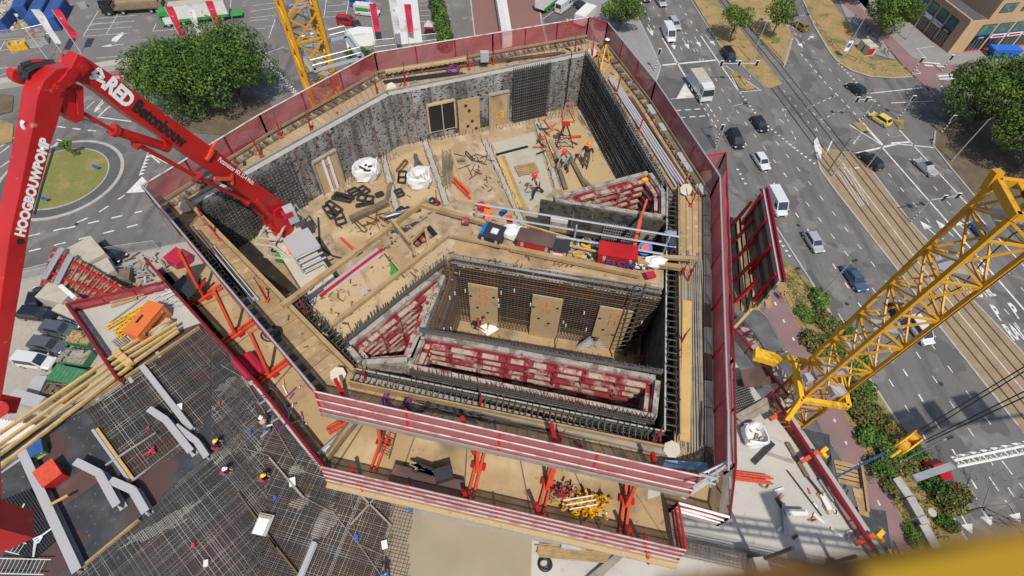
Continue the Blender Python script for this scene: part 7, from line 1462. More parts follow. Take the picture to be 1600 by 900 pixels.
# turret
b = MB(); b.tube((HX, HY+.1, 40.3), (HX, HY+.1, 40.9), .55, n=18); b.bar(bp(-.3, 41.0, 0), bp(.35, 41.0, 0), .9, .5); b.build('slewing_base', 'red', boom)
plate_uz([(-.45, 40.9), (.5, 40.9), (.45, 41.5), (.2, 42.1), (-.25, 42.0)], .30, .42, 'cheek', 'red', boom); plate_uz([(-.45, 40.9), (.5, 40.9), (.45, 41.5), (.2, 42.1), (-.25, 42.0)], -.42, -.30, 'cheek', 'red', boom)
b = MB(); b.box(bp(-.3, 41.6, .75), (.45, .5, .8), .6); b.build('control_box', 'steel_grey', boom); b = MB(); b.box(bp(-.1, 41.8, .78), (.46, .3, .3), .6); b.build('warning_plate', 'red_tarp', boom)
# pedestal machine
o = thing('boom_pedestal', 'cream machine base with grey hatch carrying the red boom', 'machine', (HX, HY, ZF)); A0, B0 = Vector((HX-.1, HY+.2, 0)), g(496, 440, 40.4); B0.z = 0; dm = (B0-A0).normalized(); sm_ = Vector((-dm.y, dm.x, 0)); L = (B0-A0).length
b = MB(); b.bar(A0-dm*.6+Vector((0, 0, 39.4)), B0+dm*1.4+Vector((0, 0, 39.4)), 1.5, 1.9); b.build('housing', 'offwhite', o)
b = MB(); b.bar(A0+dm*1.0+sm_*.35+Vector((0, 0, 40.5)), A0+dm*2.4+sm_*.35+Vector((0, 0, 40.45)), 1.3, .25); b.build('hatch', 'steel_grey', o)
b = MB()
for k in range(3): b.tube(A0+dm*(2.6+.35*k)-sm_*.3+Vector((0, 0, 40.7)), A0+dm*(2.6+.35*k)+sm_*.9+Vector((0, 0, 40.7)), .05, n=5)
b.path([A0+dm*2.5-sm_*.3+Vector((0, 0, 40.7)), A0+dm*3.5-sm_*.3+Vector((0, 0, 40.6)), A0+dm*3.5+sm_*.6+Vector((0, 0, 40.6))], .04); b.path([A0-dm*.5+sm_*.8+Vector((0, 0, 40.4)), A0-dm*.5+sm_*1.1+Vector((0, 0, 40.9)), A0+dm*.5+sm_*1.1+Vector((0, 0, 40.9)), A0+dm*.5+sm_*.8+Vector((0, 0, 40.4))], .04); b.build('handrail', 'galv', o)
b = MB(); cf = g(418, 372, 40.6)
for k, (dx, dy, dz) in enumerate(((0, 0, 0), (.5, -.5, -.3), (.3, .1, .35))): c = cf+Vector((dx, dy, dz)); b.path([c+Vector(v) for v in ((-.5, -.4, 0), (.4, -.5, 0), (.5, .4, 0), (-.4, .5, 0), (-.5, -.4, 0))], .06, 6)
b.path([cf+Vector((.4, -.5, 0)), cf+Vector((1.2, -1.0, -.3)), cf+Vector((1.6, -.6, -.4))], .09, 6); b.build('pipe_loops', 'cream', o)
b = MB(); b.box(g(455, 390, 40.4), (.3, .5, .2), .5); b.build('orange_box', 'orange_hi', o); b = MB(); b.box(g(456, 391, 40.5), (.18, .25, .1), .5); b.build('blue_cap', 'blue_bright', o); b = MB(); b.box(g(436, 403, 40.0), (.3, .3, .3), .2); b.build('green_cap', 'green', o)
b = MB(); 
for k in range(5): b.bar(A0+dm*(3.3+.15*k)+sm_*(.9+.1*k)+Vector((0, 0, 39.2)), A0+dm*(4.4)+sm_*(2.2-.1*k)+Vector((0, 0, 39.2)), .05)
b.path([g(497, 340, ZF+.1), g(500, 385, ZF+.1), g(520, 400, ZF+.1), g(540, 405, ZF+.1)], .05); one('black_mesh_heap', 'dark net and bars lying beside the cream machine base', 'net heap', 'dark_steel', b)
# ------------------------------------------------------------ clutter on the core floor
G_ = 'dark steel formwork brackets on the core floor'
z1 = ZF+.08; r = random.Random(44)
for a in ((508, 322, 520, 340, .3), (512, 316, 532, 330, .3), (520, 308, 548, 314, .22), (524, 303, 552, 310, .22), (527, 333, 534, 350, .5), (549, 296, 557, 304, .5), (563, 293, 574, 301, .4), (560, 308, 582, 312, .45), (588, 306, 598, 302, .25), (621, 297, 627, 306, .4), (622, 332, 630, 325, .3), (632, 333, 640, 325, .3), (557, 322, 583, 316, .15), (516, 330, 526, 336, .2), (672, 312, 684, 320, .35)):
    p, q = g(a[0], a[1], z1), g(a[2], a[3], z1); d = (q-p).normalized(); s = Vector((-d.y, d.x, 0))*a[4]/2; b = MB(); b.bar(p+s, q+s, .1, .14); b.bar(p-s, q-s, .1, .14); b.bar(p-s, p+s, .12, .1); b.bar(q-s, q+s, .12, .1); b.bar(p.lerp(q, .5)-s, p.lerp(q, .5)+s, .12, .12)
    one('bracket', 'one of the dark steel formwork brackets strewn over the upper left core floor', 'bracket', 'dark_steel', b, G_)
def rect(name, label, cat, pts, m, th=.06, z=z1, close=True):
    P_ = [g(x, y, z) for x, y in pts]; P_ += [P_[0]] if close else []; b = MB(); [b.bar(u, v, th, th) for u, v in zip(P_[:-1], P_[1:])]; return one(name, label, cat, m, b)
rect('open_casing', 'brown open steel frame left of the upright bar bundle', 'frame', [(619, 267), (633, 250), (637, 253), (624, 269)], 'rebar_rust', .1); rect('open_casing', 'black double-windowed steel frame near the right big bag', 'frame', [(622, 285), (624, 268), (635, 268), (633, 286), (622, 285), (623, 277), (634, 277)], 'dark_steel', .1, close=False)
rect('open_casing', 'thin brown rectangular frame above the yellow timber', 'frame', [(551, 344), (557, 345), (573, 358), (572, 362), (567, 362)], 'rebar_rust', .07)
b = MB(); [b.bar(g(649+r.uniform(-3, 3), 242+r.uniform(-2, 4), z1+.3), g(656+r.uniform(-10, 10), 265+r.uniform(-2, 2), z1+.02), .05) for _ in range(24)]; one('bar_bundle', 'fan of dark rusty bars above the right big bag', 'bar bundle', 'rebar', b)
bigbag('open white big bag filled with steel parts, left one on the core floor', 575, 274, ZF, 1.35, .8, 'dark_steel'); bigbag('open white big bag holding two long bars, right one on the core floor', 657, 286, ZF, 1.25, .75, 'offwhite')
b = MB(); [b.bar(g(588, 352+k, z1+.05), g(611, 318+k*.5, z1+.05), .04) for k in range(1)]; 
beam('brown_beam', 'thick red-brown steel beam on the floor below the left big bag', 'steel beam', 'timber_dark', (548, 343, z1+.1), (606, 316, z1+.1), .35, .3); beam('brown_beam', 'short brown timber meeting the red-brown beam', 'timber', 'timber_dark', (604, 314, z1), (611, 286, z1), .2, .15)
b = MB()
for _ in range(18): p = g(598+r.uniform(-16, 16), 340+r.uniform(-10, 12), z1+r.uniform(0, .3)); q = p+Vector((r.uniform(-1, 1), r.uniform(-.8, .8), r.uniform(-.1, .2))); b.bar(p, q, .035)
one('bent_bars', 'tangle of bent rusty bars and orange ties by the yellow timber', 'bars', 'rebar_rust', b)
b = MB(); 
for _ in range(26): p = g(745+r.uniform(-18, 18), 258+r.uniform(-14, 16), z1); b.bar(p, p+Vector((r.uniform(-.8, .8), r.uniform(-.9, .6), .05)), .03)
one('bent_bars', 'loose bent rusty bars in the middle of the core floor', 'bars', 'rebar_rust', b)
rect('bent_bar', 'single dark hooked bar lying near the top of the middle floor', 'bar', [(728, 236), (740, 248), (737, 250), (727, 240)], 'dark_steel', .05)
b = MB(); [b.bar(g(691+k*2.2, 232+r.uniform(0, 6), z1+.8), g(694+k*2.5, 290+r.uniform(-6, 4), z1), .06) for k in range(7)]; b.box(g(703, 256, z1+.3), (.35, .35, .4), 0); one('upright_bars', 'group of long dark bars leaning on a black block beside the wall crown', 'bars', 'timber_dark', b)
beam('plank', 'narrow pale plank with red rags on the middle floor', 'plank', 'ply_pale', (704, 232, z1), (723, 286, z1), .12, .06); beam('plank', 'broad yellow plank leaning at the wall crown near the pallet', 'plank', 'timber_yellow', (780, 246, z1+.02), (812, 325, z1+.02), .3, .08); beam('plank', 'second broad plank beside the one near the pallet', 'plank', 'timber', (786, 244, z1), (820, 328, z1), .22, .07)
pallet('brown wooden pallet in the bay of the worker in the white vest', 823, 266, 842, 262, ZF+.02, 'timber', 6, 1.3, .9)
G_ = 'red steel props on the core floor'
for lb, a, c in (('upper thin red prop on the middle floor', (709, 277), (733, 302)), ('lower thin red prop on the middle floor', (708, 283), (735, 310)), ('orange-red prop with collars left of the long timber', (533, 372), (557, 394)), ('red prop lying near the workers by the back corner', (880, 215), (908, 213))): beam('steel_prop', lb, 'prop', 'red_prop', (*a, z1+.05), (*c, z1+.05), .12, .12, G_)
o = thing('step_ladder', 'red-topped black step ladder standing before the two workers', 'ladder', g(885, 215, ZF)); tp = g(884, 194, ZF+1.9)
for k, (x, y) in enumerate(((868, 232), (896, 232), (878, 214), (892, 214))): b = MB(); b.bar(g(x, y, ZF), tp+Vector(((x-884)*.006, 0, 0)), .07, .05); b.build('leg', 'black', o)
b = MB()
for k in range(1, 6): t = k/6; b.bar(g(868, 232, ZF).lerp(tp, t), g(896, 232, ZF).lerp(tp, t), .06, .04)
b.build('steps', 'galv', o); b = MB(); b.box(tp+Vector((0, 0, .03)), (.5, .35, .06)); b.build('top_step', 'red', o)
o = proto('red_cradle', 'orange-red tubular cradle lying beside the back wall corner', 'frame', g(888, 186, ZF)); b = MB(); [b.tube((x, -.4, .1), (x*.6, .4, .9), .03) for x in (-.4, .4)]; b.tube((-.4, -.4, .1), (.4, -.4, .1), .03); b.tube((-.25, .4, .9), (.25, .4, .9), .03); b.build('tubes', 'red_prop', o, local=True)
b = MB()
for k in range(26): p = g(855+r.uniform(-12, 35), 208+r.uniform(-8, 26), z1); q = p+Vector((r.uniform(-.9, .9), r.uniform(-.9, .9), .08)); b.bar(p, q, .07, .05, mi=r.randrange(4))
one('tool_clutter', 'red and rusty tools and offcuts around the step ladder', 'debris', ['red_prop', 'rebar_rust', 'timber', 'dark_steel'], b)
for i, (a, c, m) in enumerate((((848, 215), (866, 262), 'timber'), ((855, 213), (874, 262), 'timber_yellow'), ((866, 240), (884, 295), 'timber_dark'), ((888, 240), (914, 290), 'timber_dark'), ((860, 220), (876, 250), 'timber_grey'), ((910, 280), (922, 292), 'timber_dark'))): beam('plank', ['far left pale', 'second yellow', 'long dark', 'right long dark', 'short grey', 'short dark'][i]+' plank under the two workers at the back right', 'plank', m, (*a, z1+.03*i), (*c, z1+.03*i), .25, .12)
b = MB()
for _ in range(110):
    p = g(*r.choice([(560, 310), (620, 300), (700, 280), (770, 290), (540, 350), (880, 250), (600, 360), (680, 345)]), z1); p = p+Vector((r.gauss(0, .7), r.gauss(0, .6), -.06)); b.box(p, (r.uniform(.05, .35), r.uniform(.04, .1), .03), r.uniform(0, 3), mi=r.randrange(5))
stuff(one('scraps', 'small scraps of wood, wire and orange tape scattered over the core floor', 'debris', ['timber', 'rebar_rust', 'timber_dark', 'dark_steel', 'timber_grey'], b))
# long timbers over the platform
def lt(lb, a, c, z=ZT+.15, wd=.22, h=.16, m='timber'): beam('long_timber', lb, 'timber', m, (*a, z), (*c, z), wd*.8, h)
lt('longest yellow-brown timber spanning from the left corner to the hatch', (441, 478), (668, 312), ZT+.4, .26, .2); lt('second long timber lying on the bent platform', (518, 508), (703, 365), ZT+.2, .2, .16); lt('timber with a red clamp leading from the hatch to the toolboxes', (658, 320), (822, 366), ZT+.4, .26, .2)
lt('long timber in front of the red toolboxes', (798, 388), (1000, 430), ZT+.3, .28, .2); lt('timber joining the platform corner to the toolboxes', (702, 368), (800, 388), ZT+.3, .16, .14); lt('upper of two short timbers across the right rebar channel', (1020, 401), (1090, 405), ZT+.4, .22, .16); lt('lower of two short timbers across the right rebar channel', (996, 409), (1082, 421), ZT+.4, .28, .2)
b = MB(); b.bar(g(728, 340, ZT+.55), g(727, 350, ZT+.4), .3, .3); one('red_clamp', 'dark red clamp round the timber by the hatch', 'clamp', 'red_form', b)
o = thing('hatch_frame', 'leaning timber frame round a hatch with painted-black depth in the bent platform', 'frame', g(665, 360, ZT))
for a, c in (((612, 344, 43), (648, 395, 42)), ((614, 350, 42.4), (666, 312, 42.4)), ((642, 378, 42.6), (664, 355, 42.6)), ((664, 355, 43), (672, 392, 42)), ((640, 372, 42.8), (648, 398, 42)), ((612, 344, 43), (640, 378, 43))): b = MB(); b.bar(g(*a), g(*c), .12, .16); b.build('timber', 'timber', o)
b = MB(); b.prism([g(x, y, ZT+.03) for x, y in ((640, 372), (672, 352), (684, 366), (650, 386))], ZT+.02, ZT+.05); b.build('opening', 'black', o); b = MB(); [b.bar(g(645+k*9, 372-k*6, ZT+.08), g(655+k*9, 384-k*6, ZT+.08), .2, .05) for k in range(3)]; b.build('red_rungs', 'red_form', o)  # flat black plate paints the dark depth of the hatch; platform is not cut
b = MB(); [b.bar(g(600+r.uniform(0, 22), 338+r.uniform(-4, 8), ZT-.2), g(650+r.uniform(-5, 15), 322+r.uniform(-4, 12), ZT-.1), .12, .08, mi=k % 3) for k in range(9)]; one('offcut_pile', 'pile of grey and pale offcuts behind the hatch frame', 'offcuts', ['timber_dark', 'bag', 'dark_steel'], b)
beam('red_pole', 'long bright red pole lying on the left part of the bent platform', 'pole', 'red', (500, 463, ZT+.12), (598, 389, ZT+.12), .1, .1); b = MB(); [b.tube(g(506+k, 452+k*1.5, ZT+.05), g(590+k, 388+k*2, ZT+.05), .05, n=5) for k in range(6)]; one('grey_tubes', 'bundle of grey tubes behind the long red pole', 'tubes', 'steel_grey', b)
b = MB(); b.path([g(x, y, ZT+.06) for x, y in ((611, 412), (614, 420), (611, 427), (618, 432), (621, 437))], .07, 5); b.path([g(x, y, ZT+.1) for x, y in ((612, 414), (619, 422), (614, 430))], .05, 5); one('green_rag', 'bright green sling lying on the bent platform', 'sling', 'green', b)
beam('crowbar', 'thin black bar beside the green sling', 'bar', 'dark_steel', (600, 396, ZT+.06), (632, 434, ZT+.06), .05, .05); plate('vent_grate', 'small grey grate on the left part of the platform', 'grate', 'steel_grey', [(562, 455), (570, 449), (575, 456), (567, 462)], ZT+.06)
for i, (x, y, s1, s2) in enumerate(((520, 462, .5, .16), (566, 400, .3, .2), (572, 420, .2, .2), (622, 404, .55, .22), (536, 455, .15, .1))):
    b = MB(); P_ = [g(x, y, ZT)+Vector((s1*math.cos(a)*.75+s2*math.sin(a)*.3, -s1*math.cos(a)*.55+s2*math.sin(a), 0)) for a in (k*.785 for k in range(8))]; b.prism(P_, ZT+.016, ZT+.02); one('spill', ['long brown', 'small brown', 'smallest brown', 'large brown', 'tiny brown'][i]+' oil spill on the plywood of the bent platform', 'stain', 'timber', b)
# equipment
for k in range(3):
    b = MB(); r = random.Random(60+k)
    for _ in range(70): p = g(*[((520, 470), (640, 400), (860, 405))[k][i]+r.gauss(0, ((45, 30), (35, 25), (80, 10))[k][i]) for i in (0, 1)], ZT+.03); b.box(p, (r.uniform(.04, .3), r.uniform(.03, .08), .03), r.uniform(0, 3), mi=r.randrange(4))
    one('scraps', 'small scraps lying on the '+('left end', 'middle', 'right part')[k]+' of the bent plywood platform', 'debris', ['timber_dark', 'rebar_rust', 'timber_grey', 'timber'], b)['kind'] = 'stuff'
o, mm, rz = crate('tool_chest', 'long red tool chest with a rusty brown lid on the platform', 'tool chest', 838, 372, 856, 376, 1.55, .7, .7, 'red', z=ZT+.04, top='form_brown')
o, mm, rz = crate('tool_chest', 'bright red tool chest with blue graffiti on the platform', 'tool chest', 966, 392, 986, 395, 1.6, .7, .75, 'red', z=ZT+.04, top='red'); xd = mm.to_3x3() @ Vector((1, 0, 0)); text('FLOM', mm @ Vector((.2, -.44, .4)), xd, (0, 0, 1), .5, 'blue', 'lettering', o, bold=.03)
o, mm, rz = crate('generator', 'small red generator with white label beside the rusty chest', 'generator', 874, 384, 880, 385, .8, .6, .6, 'red', z=ZT+.04, top='dark_steel'); b = MB(); b.box(mm @ Vector((0, -.33, .4)), (.5, .03, .12), rz); b.build('label_plate', 'white', o)
b = MB()
for k in range(46): p = g(r.uniform(884, 938), r.uniform(380, 400), ZT+.1); b.bar(p, p+Vector((r.uniform(-.5, .5), r.uniform(-.3, .3), r.uniform(0, .25))), r.uniform(.05, .16), .08, mi=r.randrange(5))
one('tool_clutter', 'yellow and grey tools and hoses between the two red chests', 'tools', ['yellow', 'galv', 'dark_steel', 'timber', 'offwhite'], b)
o, mm, rz = crate('black_crate', 'black crate of tools with a blue rim left of the white sacks', 'crate', 770, 362, 780, 365, .9, .8, .6, 'black', z=ZT+.04, top='dark_steel'); b = MB(); b.box(mm @ Vector((.1, 0, .68)), (.3, .3, .05), rz); b.box(mm @ Vector((-.4, 0, .6)), (.12, .8, .3), rz, 1); b.build('blue_rim', ['white', 'blue_bright'], o)
b = MB(); c = g(803, 370, ZT); b.ball(c+Vector((0, 0, .3)), .5, 12, 6, jit=.15, sq=(1.3, .8, .7)); one('white_sack', 'crumpled white sack beside the rusty red chest', 'sack', 'bag', b)
b = MB(); c = g(1010, 418, ZT); b.ball(c+Vector((.3, 0, .4)), .4, 12, 6, jit=.15, sq=(1.3, .7, .8)); o = one('white_sack', 'white sack with a red card near the right rebar channel', 'sack', 'bag', b); b = MB(); b.box(g(1016, 430, ZT+.3), (.4, .3, .15), .3); b.build('red_card', 'red_tarp', o)
b = MB(); [b.bar(g(992+r.uniform(0, 12), 408+r.uniform(0, 10), ZT+.3), g(1000+r.uniform(0, 14), 412+r.uniform(0, 10), ZT+.4), .08, mi=k % 3) for k in range(10)]; one('tool_clutter', 'small heap of white and dark tools left of the sack with the red card', 'tools', ['bag', 'dark_steel', 'timber'], b)
b = MB(); 
for _ in range(30): p = g(762+r.gauss(0, 2.5), 333+r.gauss(0, 6), ZT+.6); b.ball(p, .1, 5, 3)
one('orange_net', 'bright orange netting hung over the white pipes', 'net', 'orange_hi', b)
b = MB(); b.tube(g(745, 325, ZF+.3), g(757, 322, ZF+.3), .3, n=8); one('red_machine', 'small red machine at the start of the white pipes', 'machine', 'red', b); beam('blue_bag', 'dark blue bag hanging at the white pipes', 'bag', 'blue', (782, 335, ZT+.2), (790, 328, ZT+.2), .2, .2); beam('red_extinguisher', 'red narrow cone tool standing below the white pipes', 'tool', 'red_prop', (797, 350, ZT+.1), (795, 338, ZT+.6), .25, .2)
G_ = 'galvanised guard pipes before the right triangular shaft'
for lb, a, c in (('uppermost galvanised guard pipe', (742, 318, 43), (1062, 370, 43)), ('second galvanised guard pipe below the uppermost', (746, 334, 42.6), (1056, 386, 42.6)), ('short galvanised guard pipe behind the second red chest', (862, 368, 42.6), (1036, 397, 42.6))): b = MB(); b.tube(g(*a), g(*c), .05, n=6); one('guard_pipe', lb+' of the platform railing', 'pipe', 'galv', b, G_)
each('pipe_post', 'one of the upright galvanised posts carrying the guard pipes', 'post', 'galv', [MB().tube(g(x, y, ZT), g(x, y, ZT)+Vector((0, 0, 1.2)), .045, n=6) for x, y in ((745, 352), (896, 380), (1035, 398))], 'posts of the guard pipes')
for i, (a, c) in enumerate((((816, 350), (890, 372)), ((862, 378), (938, 394)))): lt(['left', 'right'][i]+' thin yellow batten under the guard pipes', a, c, ZT+.5, .08, .08, 'timber_yellow')
b = MB(); b.bar(g(1011, 312, 42.3), g(1000, 345, 42.3), .1); b.bar(g(1000, 345, 42.3), g(990, 392, 42.2), .16, .14); one('long_red_prop', 'long orange-red prop standing from the chest up over the triangular shaft', 'prop', 'red_prop', b)
o = thing('blue_roll', 'blue and red round hose reel beside the second red chest', 'hose reel', g(1008, 390, ZT)); b = MB(); b.tube(g(1008, 388, ZT+.3), g(1008, 388, ZT+.5), .32, n=12); b.build('reel', 'blue_bright', o); b = MB(); b.tube(g(1008, 388, ZT+.5), g(1008, 388, ZT+.56), .18, n=10); b.build('hub', 'red_prop', o)
# tripod
o = thing('survey_tripod', 'yellow surveying tripod with white target on the back right deck corner', 'tripod', g(942, 100, ZD)); tp = g(942, 66, ZD+1.5); tp = g(942, 102, ZD)+Vector((0, 0, 1.55))
for x, y in ((930, 96), (952, 98), (938, 110)): b = MB(); b.bar(g(x, y, ZD+.05), tp, .09, .07, w2=.05); b.build('leg', 'yellow', o)
b = MB(); b.tube(tp, tp+Vector((0, 0, .12)), .18, n=12); b.build('head', 'black', o); b = MB(); b.tube(tp+Vector((0, 0, .12)), tp+Vector((0, 0, .15)), .15, .12, n=12); b.build('target', 'white', o)
b = MB(); n_ = 7; vs = []
for i in range(n_+1):
    for j in range(4): vs.append(g(886+j*3-1.5, 30+i*3.4, 43.1-i*.17)+Vector((.08*math.sin(i*2+j*2), .1*math.cos(i+j*2), 0)))
b.add(vs, [(i*4+j, i*4+j+1, (i+1)*4+j+1, (i+1)*4+j) for i in range(n_) for j in range(3)]); one('white_cloth', 'white cloth hung over the back rail of the red net', 'cloth', 'offwhite', b)
# deck clutter
G_ = 'rebar bundles lying on the plank deck'
def bundle(lb, a, c, n_, m='rebar', z=ZD+.1, sp_=.05, wd=.035, grp=G_):
    p, q = g(*a, z), g(*c, z); d = (q-p).normalized(); s = Vector((-d.y, d.x, 0)); b = MB()
    for k in range(n_): b.bar(p+s*(k-n_/2)*sp_+d*r.uniform(-.3, .3), q+s*(k-n_/2)*sp_*r.uniform(.8, 1.5)+d*r.uniform(-.3, .3), wd, wd)
    one('rebar_bundle', lb, 'rebar', m, b, grp)
bundle('grey tube bundle lying along the upper right deck', (955, 120), (1066, 290), 4, 'steel_grey', sp_=.11, wd=.1); bundle('thin bars along the upper right deck beside the grey tubes', (985, 150), (1080, 300), 5, 'rebar_rust'); bundle('long thin bars on the right deck beside the dark planks', (1082, 400), (1085, 700), 14, 'timber_grey', sp_=.08, wd=.05)
bundle('dark bars lying along the front deck from the left corner', (590, 598), (760, 655), 7); bundle('dark bars lying along the front deck toward the right corner', (650, 630), (1000, 690), 9); bundle('two grey tubes on the upper left of the left deck', (336, 392), (400, 470), 3, 'steel_grey', sp_=.12, wd=.1); bundle('brown tubes along the outer left deck', (300, 360), (385, 470), 5, 'timber_dark', sp_=.14, wd=.1)
bundle('bars tied at the back left bend of the deck', (600, 128), (720, 112), 6, 'dark_steel', sp_=.06); bundle('bars lying along the back deck', (640, 112), (880, 82), 6, 'rebar_rust', sp_=.06); bundle('bars along the upper left deck', (300, 268), (580, 128), 4, 'rebar_rust', sp_=.07); bundle('short grey bar stack on the right deck', (1006, 190), (1055, 270), 7, 'dark_steel', sp_=.06)
beam('plank', 'long pale plank lying behind the net at the back left deck', 'plank', 'ply_pale', (602, 112, ZD+.5), (728, 92, ZD+.5), .2, .12); beam('plank', 'wide brown board along the right deck next to the rebar channel', 'plank', 'timber_yellow', (1074, 470, ZD+.12), (1070, 690, ZD+.12), .38, .06)
b = MB(); b.path([g(x, y, ZD+.12) for x, y in ((505, 540), (540, 565), (580, 580), (700, 605), (850, 640), (1000, 668))], .05, 5); b.path([g(x, y, ZD+.16) for x, y in ((508, 548), (545, 570), (600, 588), (760, 622), (900, 655))], .04, 5); one('yellow_hose', 'pale yellow hose running along the front rebar channel', 'hose', 'timber', b)
coil('purple hose tangled on the front left deck', 622, 625, ZD+.1, .55, 'purple', 4, .03); coil('black hose curl on the front deck beside the purple one', 652, 628, ZD+.1, .5, 'rubber', 3, .03); coil('blue and purple straps on the back left deck', 708, 108, ZD+.1, .4, 'purple', 4, .03); coil('black hose coil on the left deck by the mats', 425, 520, ZD+.1, .35, 'rubber', 3, .04)
for i, (x, y, m) in enumerate(((290, 322, 'offwhite'), (528, 585, 'offwhite'), (1072, 296, 'offwhite'), (925, 82, 'offwhite'), (1050, 702, 'offwhite'), (612, 137, 'offwhite'))):
    b = MB(); b.tube(g(x, y, ZD+.3), g(x, y, ZD+.42), .3, n=7); b.tube(g(x, y, ZD), g(x, y, ZD+.3), .2, n=6); one('corner_block', 'pale octagonal cover block on the deck at the '+['upper left', 'lower left', 'upper right', 'back right', 'lower right', 'back left'][i]+' corner of the core', 'block', m, b)
b = MB()
for k in range(60): 
    i = r.randrange(10); t = r.random(); p = O[i].lerp(O[i+1], t).lerp(Ip[i].lerp(Ip[i+1], t), r.uniform(.3, .9)); b.box((p.x, p.y, ZD+.07), (r.uniform(.08, .4), r.uniform(.05, .14), .05), r.uniform(0, 3), mi=r.randrange(5))
stuff(one('deck_scraps', 'scraps of wood, metal and cloth scattered along the plank deck', 'debris', ['timber_grey', 'timber_dark', 'dark_steel', 'red_form', 'timber'], b))
b = MB(); b.prism([g(x, y, ZD+.5) for x, y in ((1040, 718), (1106, 722), (1106, 735), (1036, 728))], ZD+.3, ZD+.45); one('blue_tubes', 'stack of light blue tubes at the lower right deck corner', 'tubes', 'denim_pale', b)
b = MB(); b.box(g(757, 88, ZD+.8), (.5, .3, .6), .1); one('grey_cabinet', 'small grey cabinet at the back rail of the core', 'cabinet', 'steel_grey', b)
# things in the pit
o = thing('trestle', 'grey folded trestle with striped sides on the pit floor', 'trestle', g(930, 540, ZP)); tq = g(931, 527, ZP+.9)
for s in (-1, 1): b = MB(); vs = [tq+Vector((-.25, 0, 0)), tq+Vector((.25, 0, 0)), tq+Vector((.3+s*.55, -.1, -.9)), tq+Vector((-.3+s*.55, -.1, -.9))]; b.bar(vs[0], vs[3], .1); b.bar(vs[1], vs[2], .1); [b.bar(vs[0].lerp(vs[3], k/5), vs[1].lerp(vs[2], k/5), .1, .06) for k in range(6)]; b.build('side_panel', 'steel_grey' if s < 0 else 'galv', o)
ladder('tall dark rebar ladder leaning against the right pit wall', g(968, 556, ZP+.3), g(1000, 445, ZT+.8), .5, 'rebar', .35, 'rebar_ladder', .03); ladder('second rebar ladder beside the tall one on the pit wall', g(985, 555, ZP+.3), g(1006, 478, ZT-.8), .5, 'rebar_rust', .35, 'rebar_ladder', .03)
o = thing('red_grille', 'red framed grille in the shaded right corner of the pit', 'grille', g(1005, 570, ZP)); b = MB(); [b.bar(g(988+k*5, 572-k*1, ZP+.3), g(992+k*5, 560-k*1, ZP+1.0), .08, .1) for k in range(6)]; b.build('bars', 'galv', o); b = MB(); b.bar(g(986, 572, ZP+.3), g(1016, 566, ZP+.3), .1, .1); b.bar(g(990, 560, ZP+1), g(1018, 556, ZP+1), .1, .1); b.build('rim', 'red', o)
b = MB(); c = g(762, 514, ZP+.25); b.add([c+Vector(v) for v in ((-.5, .1, 0), (.1, .35, .1), (.55, 0, 0), (0, -.4, .05))], [(0, 3, 2, 1)]); b.add([c+Vector(v) for v in ((-.5, .1, -.04), (.1, .35, .06), (.55, 0, -.04), (0, -.4, .0))], [(0, 1, 2, 3)]); one('white_sheet', 'white plan sheet in front of the worker in the pit', 'sheet', 'sign_white', b)
beam('broom', 'broom leaning on the pit wall below the middle board', 'broom', 'timber_dark', (868, 545, ZP+.1), (878, 497, ZP+1.4), .05, .05)
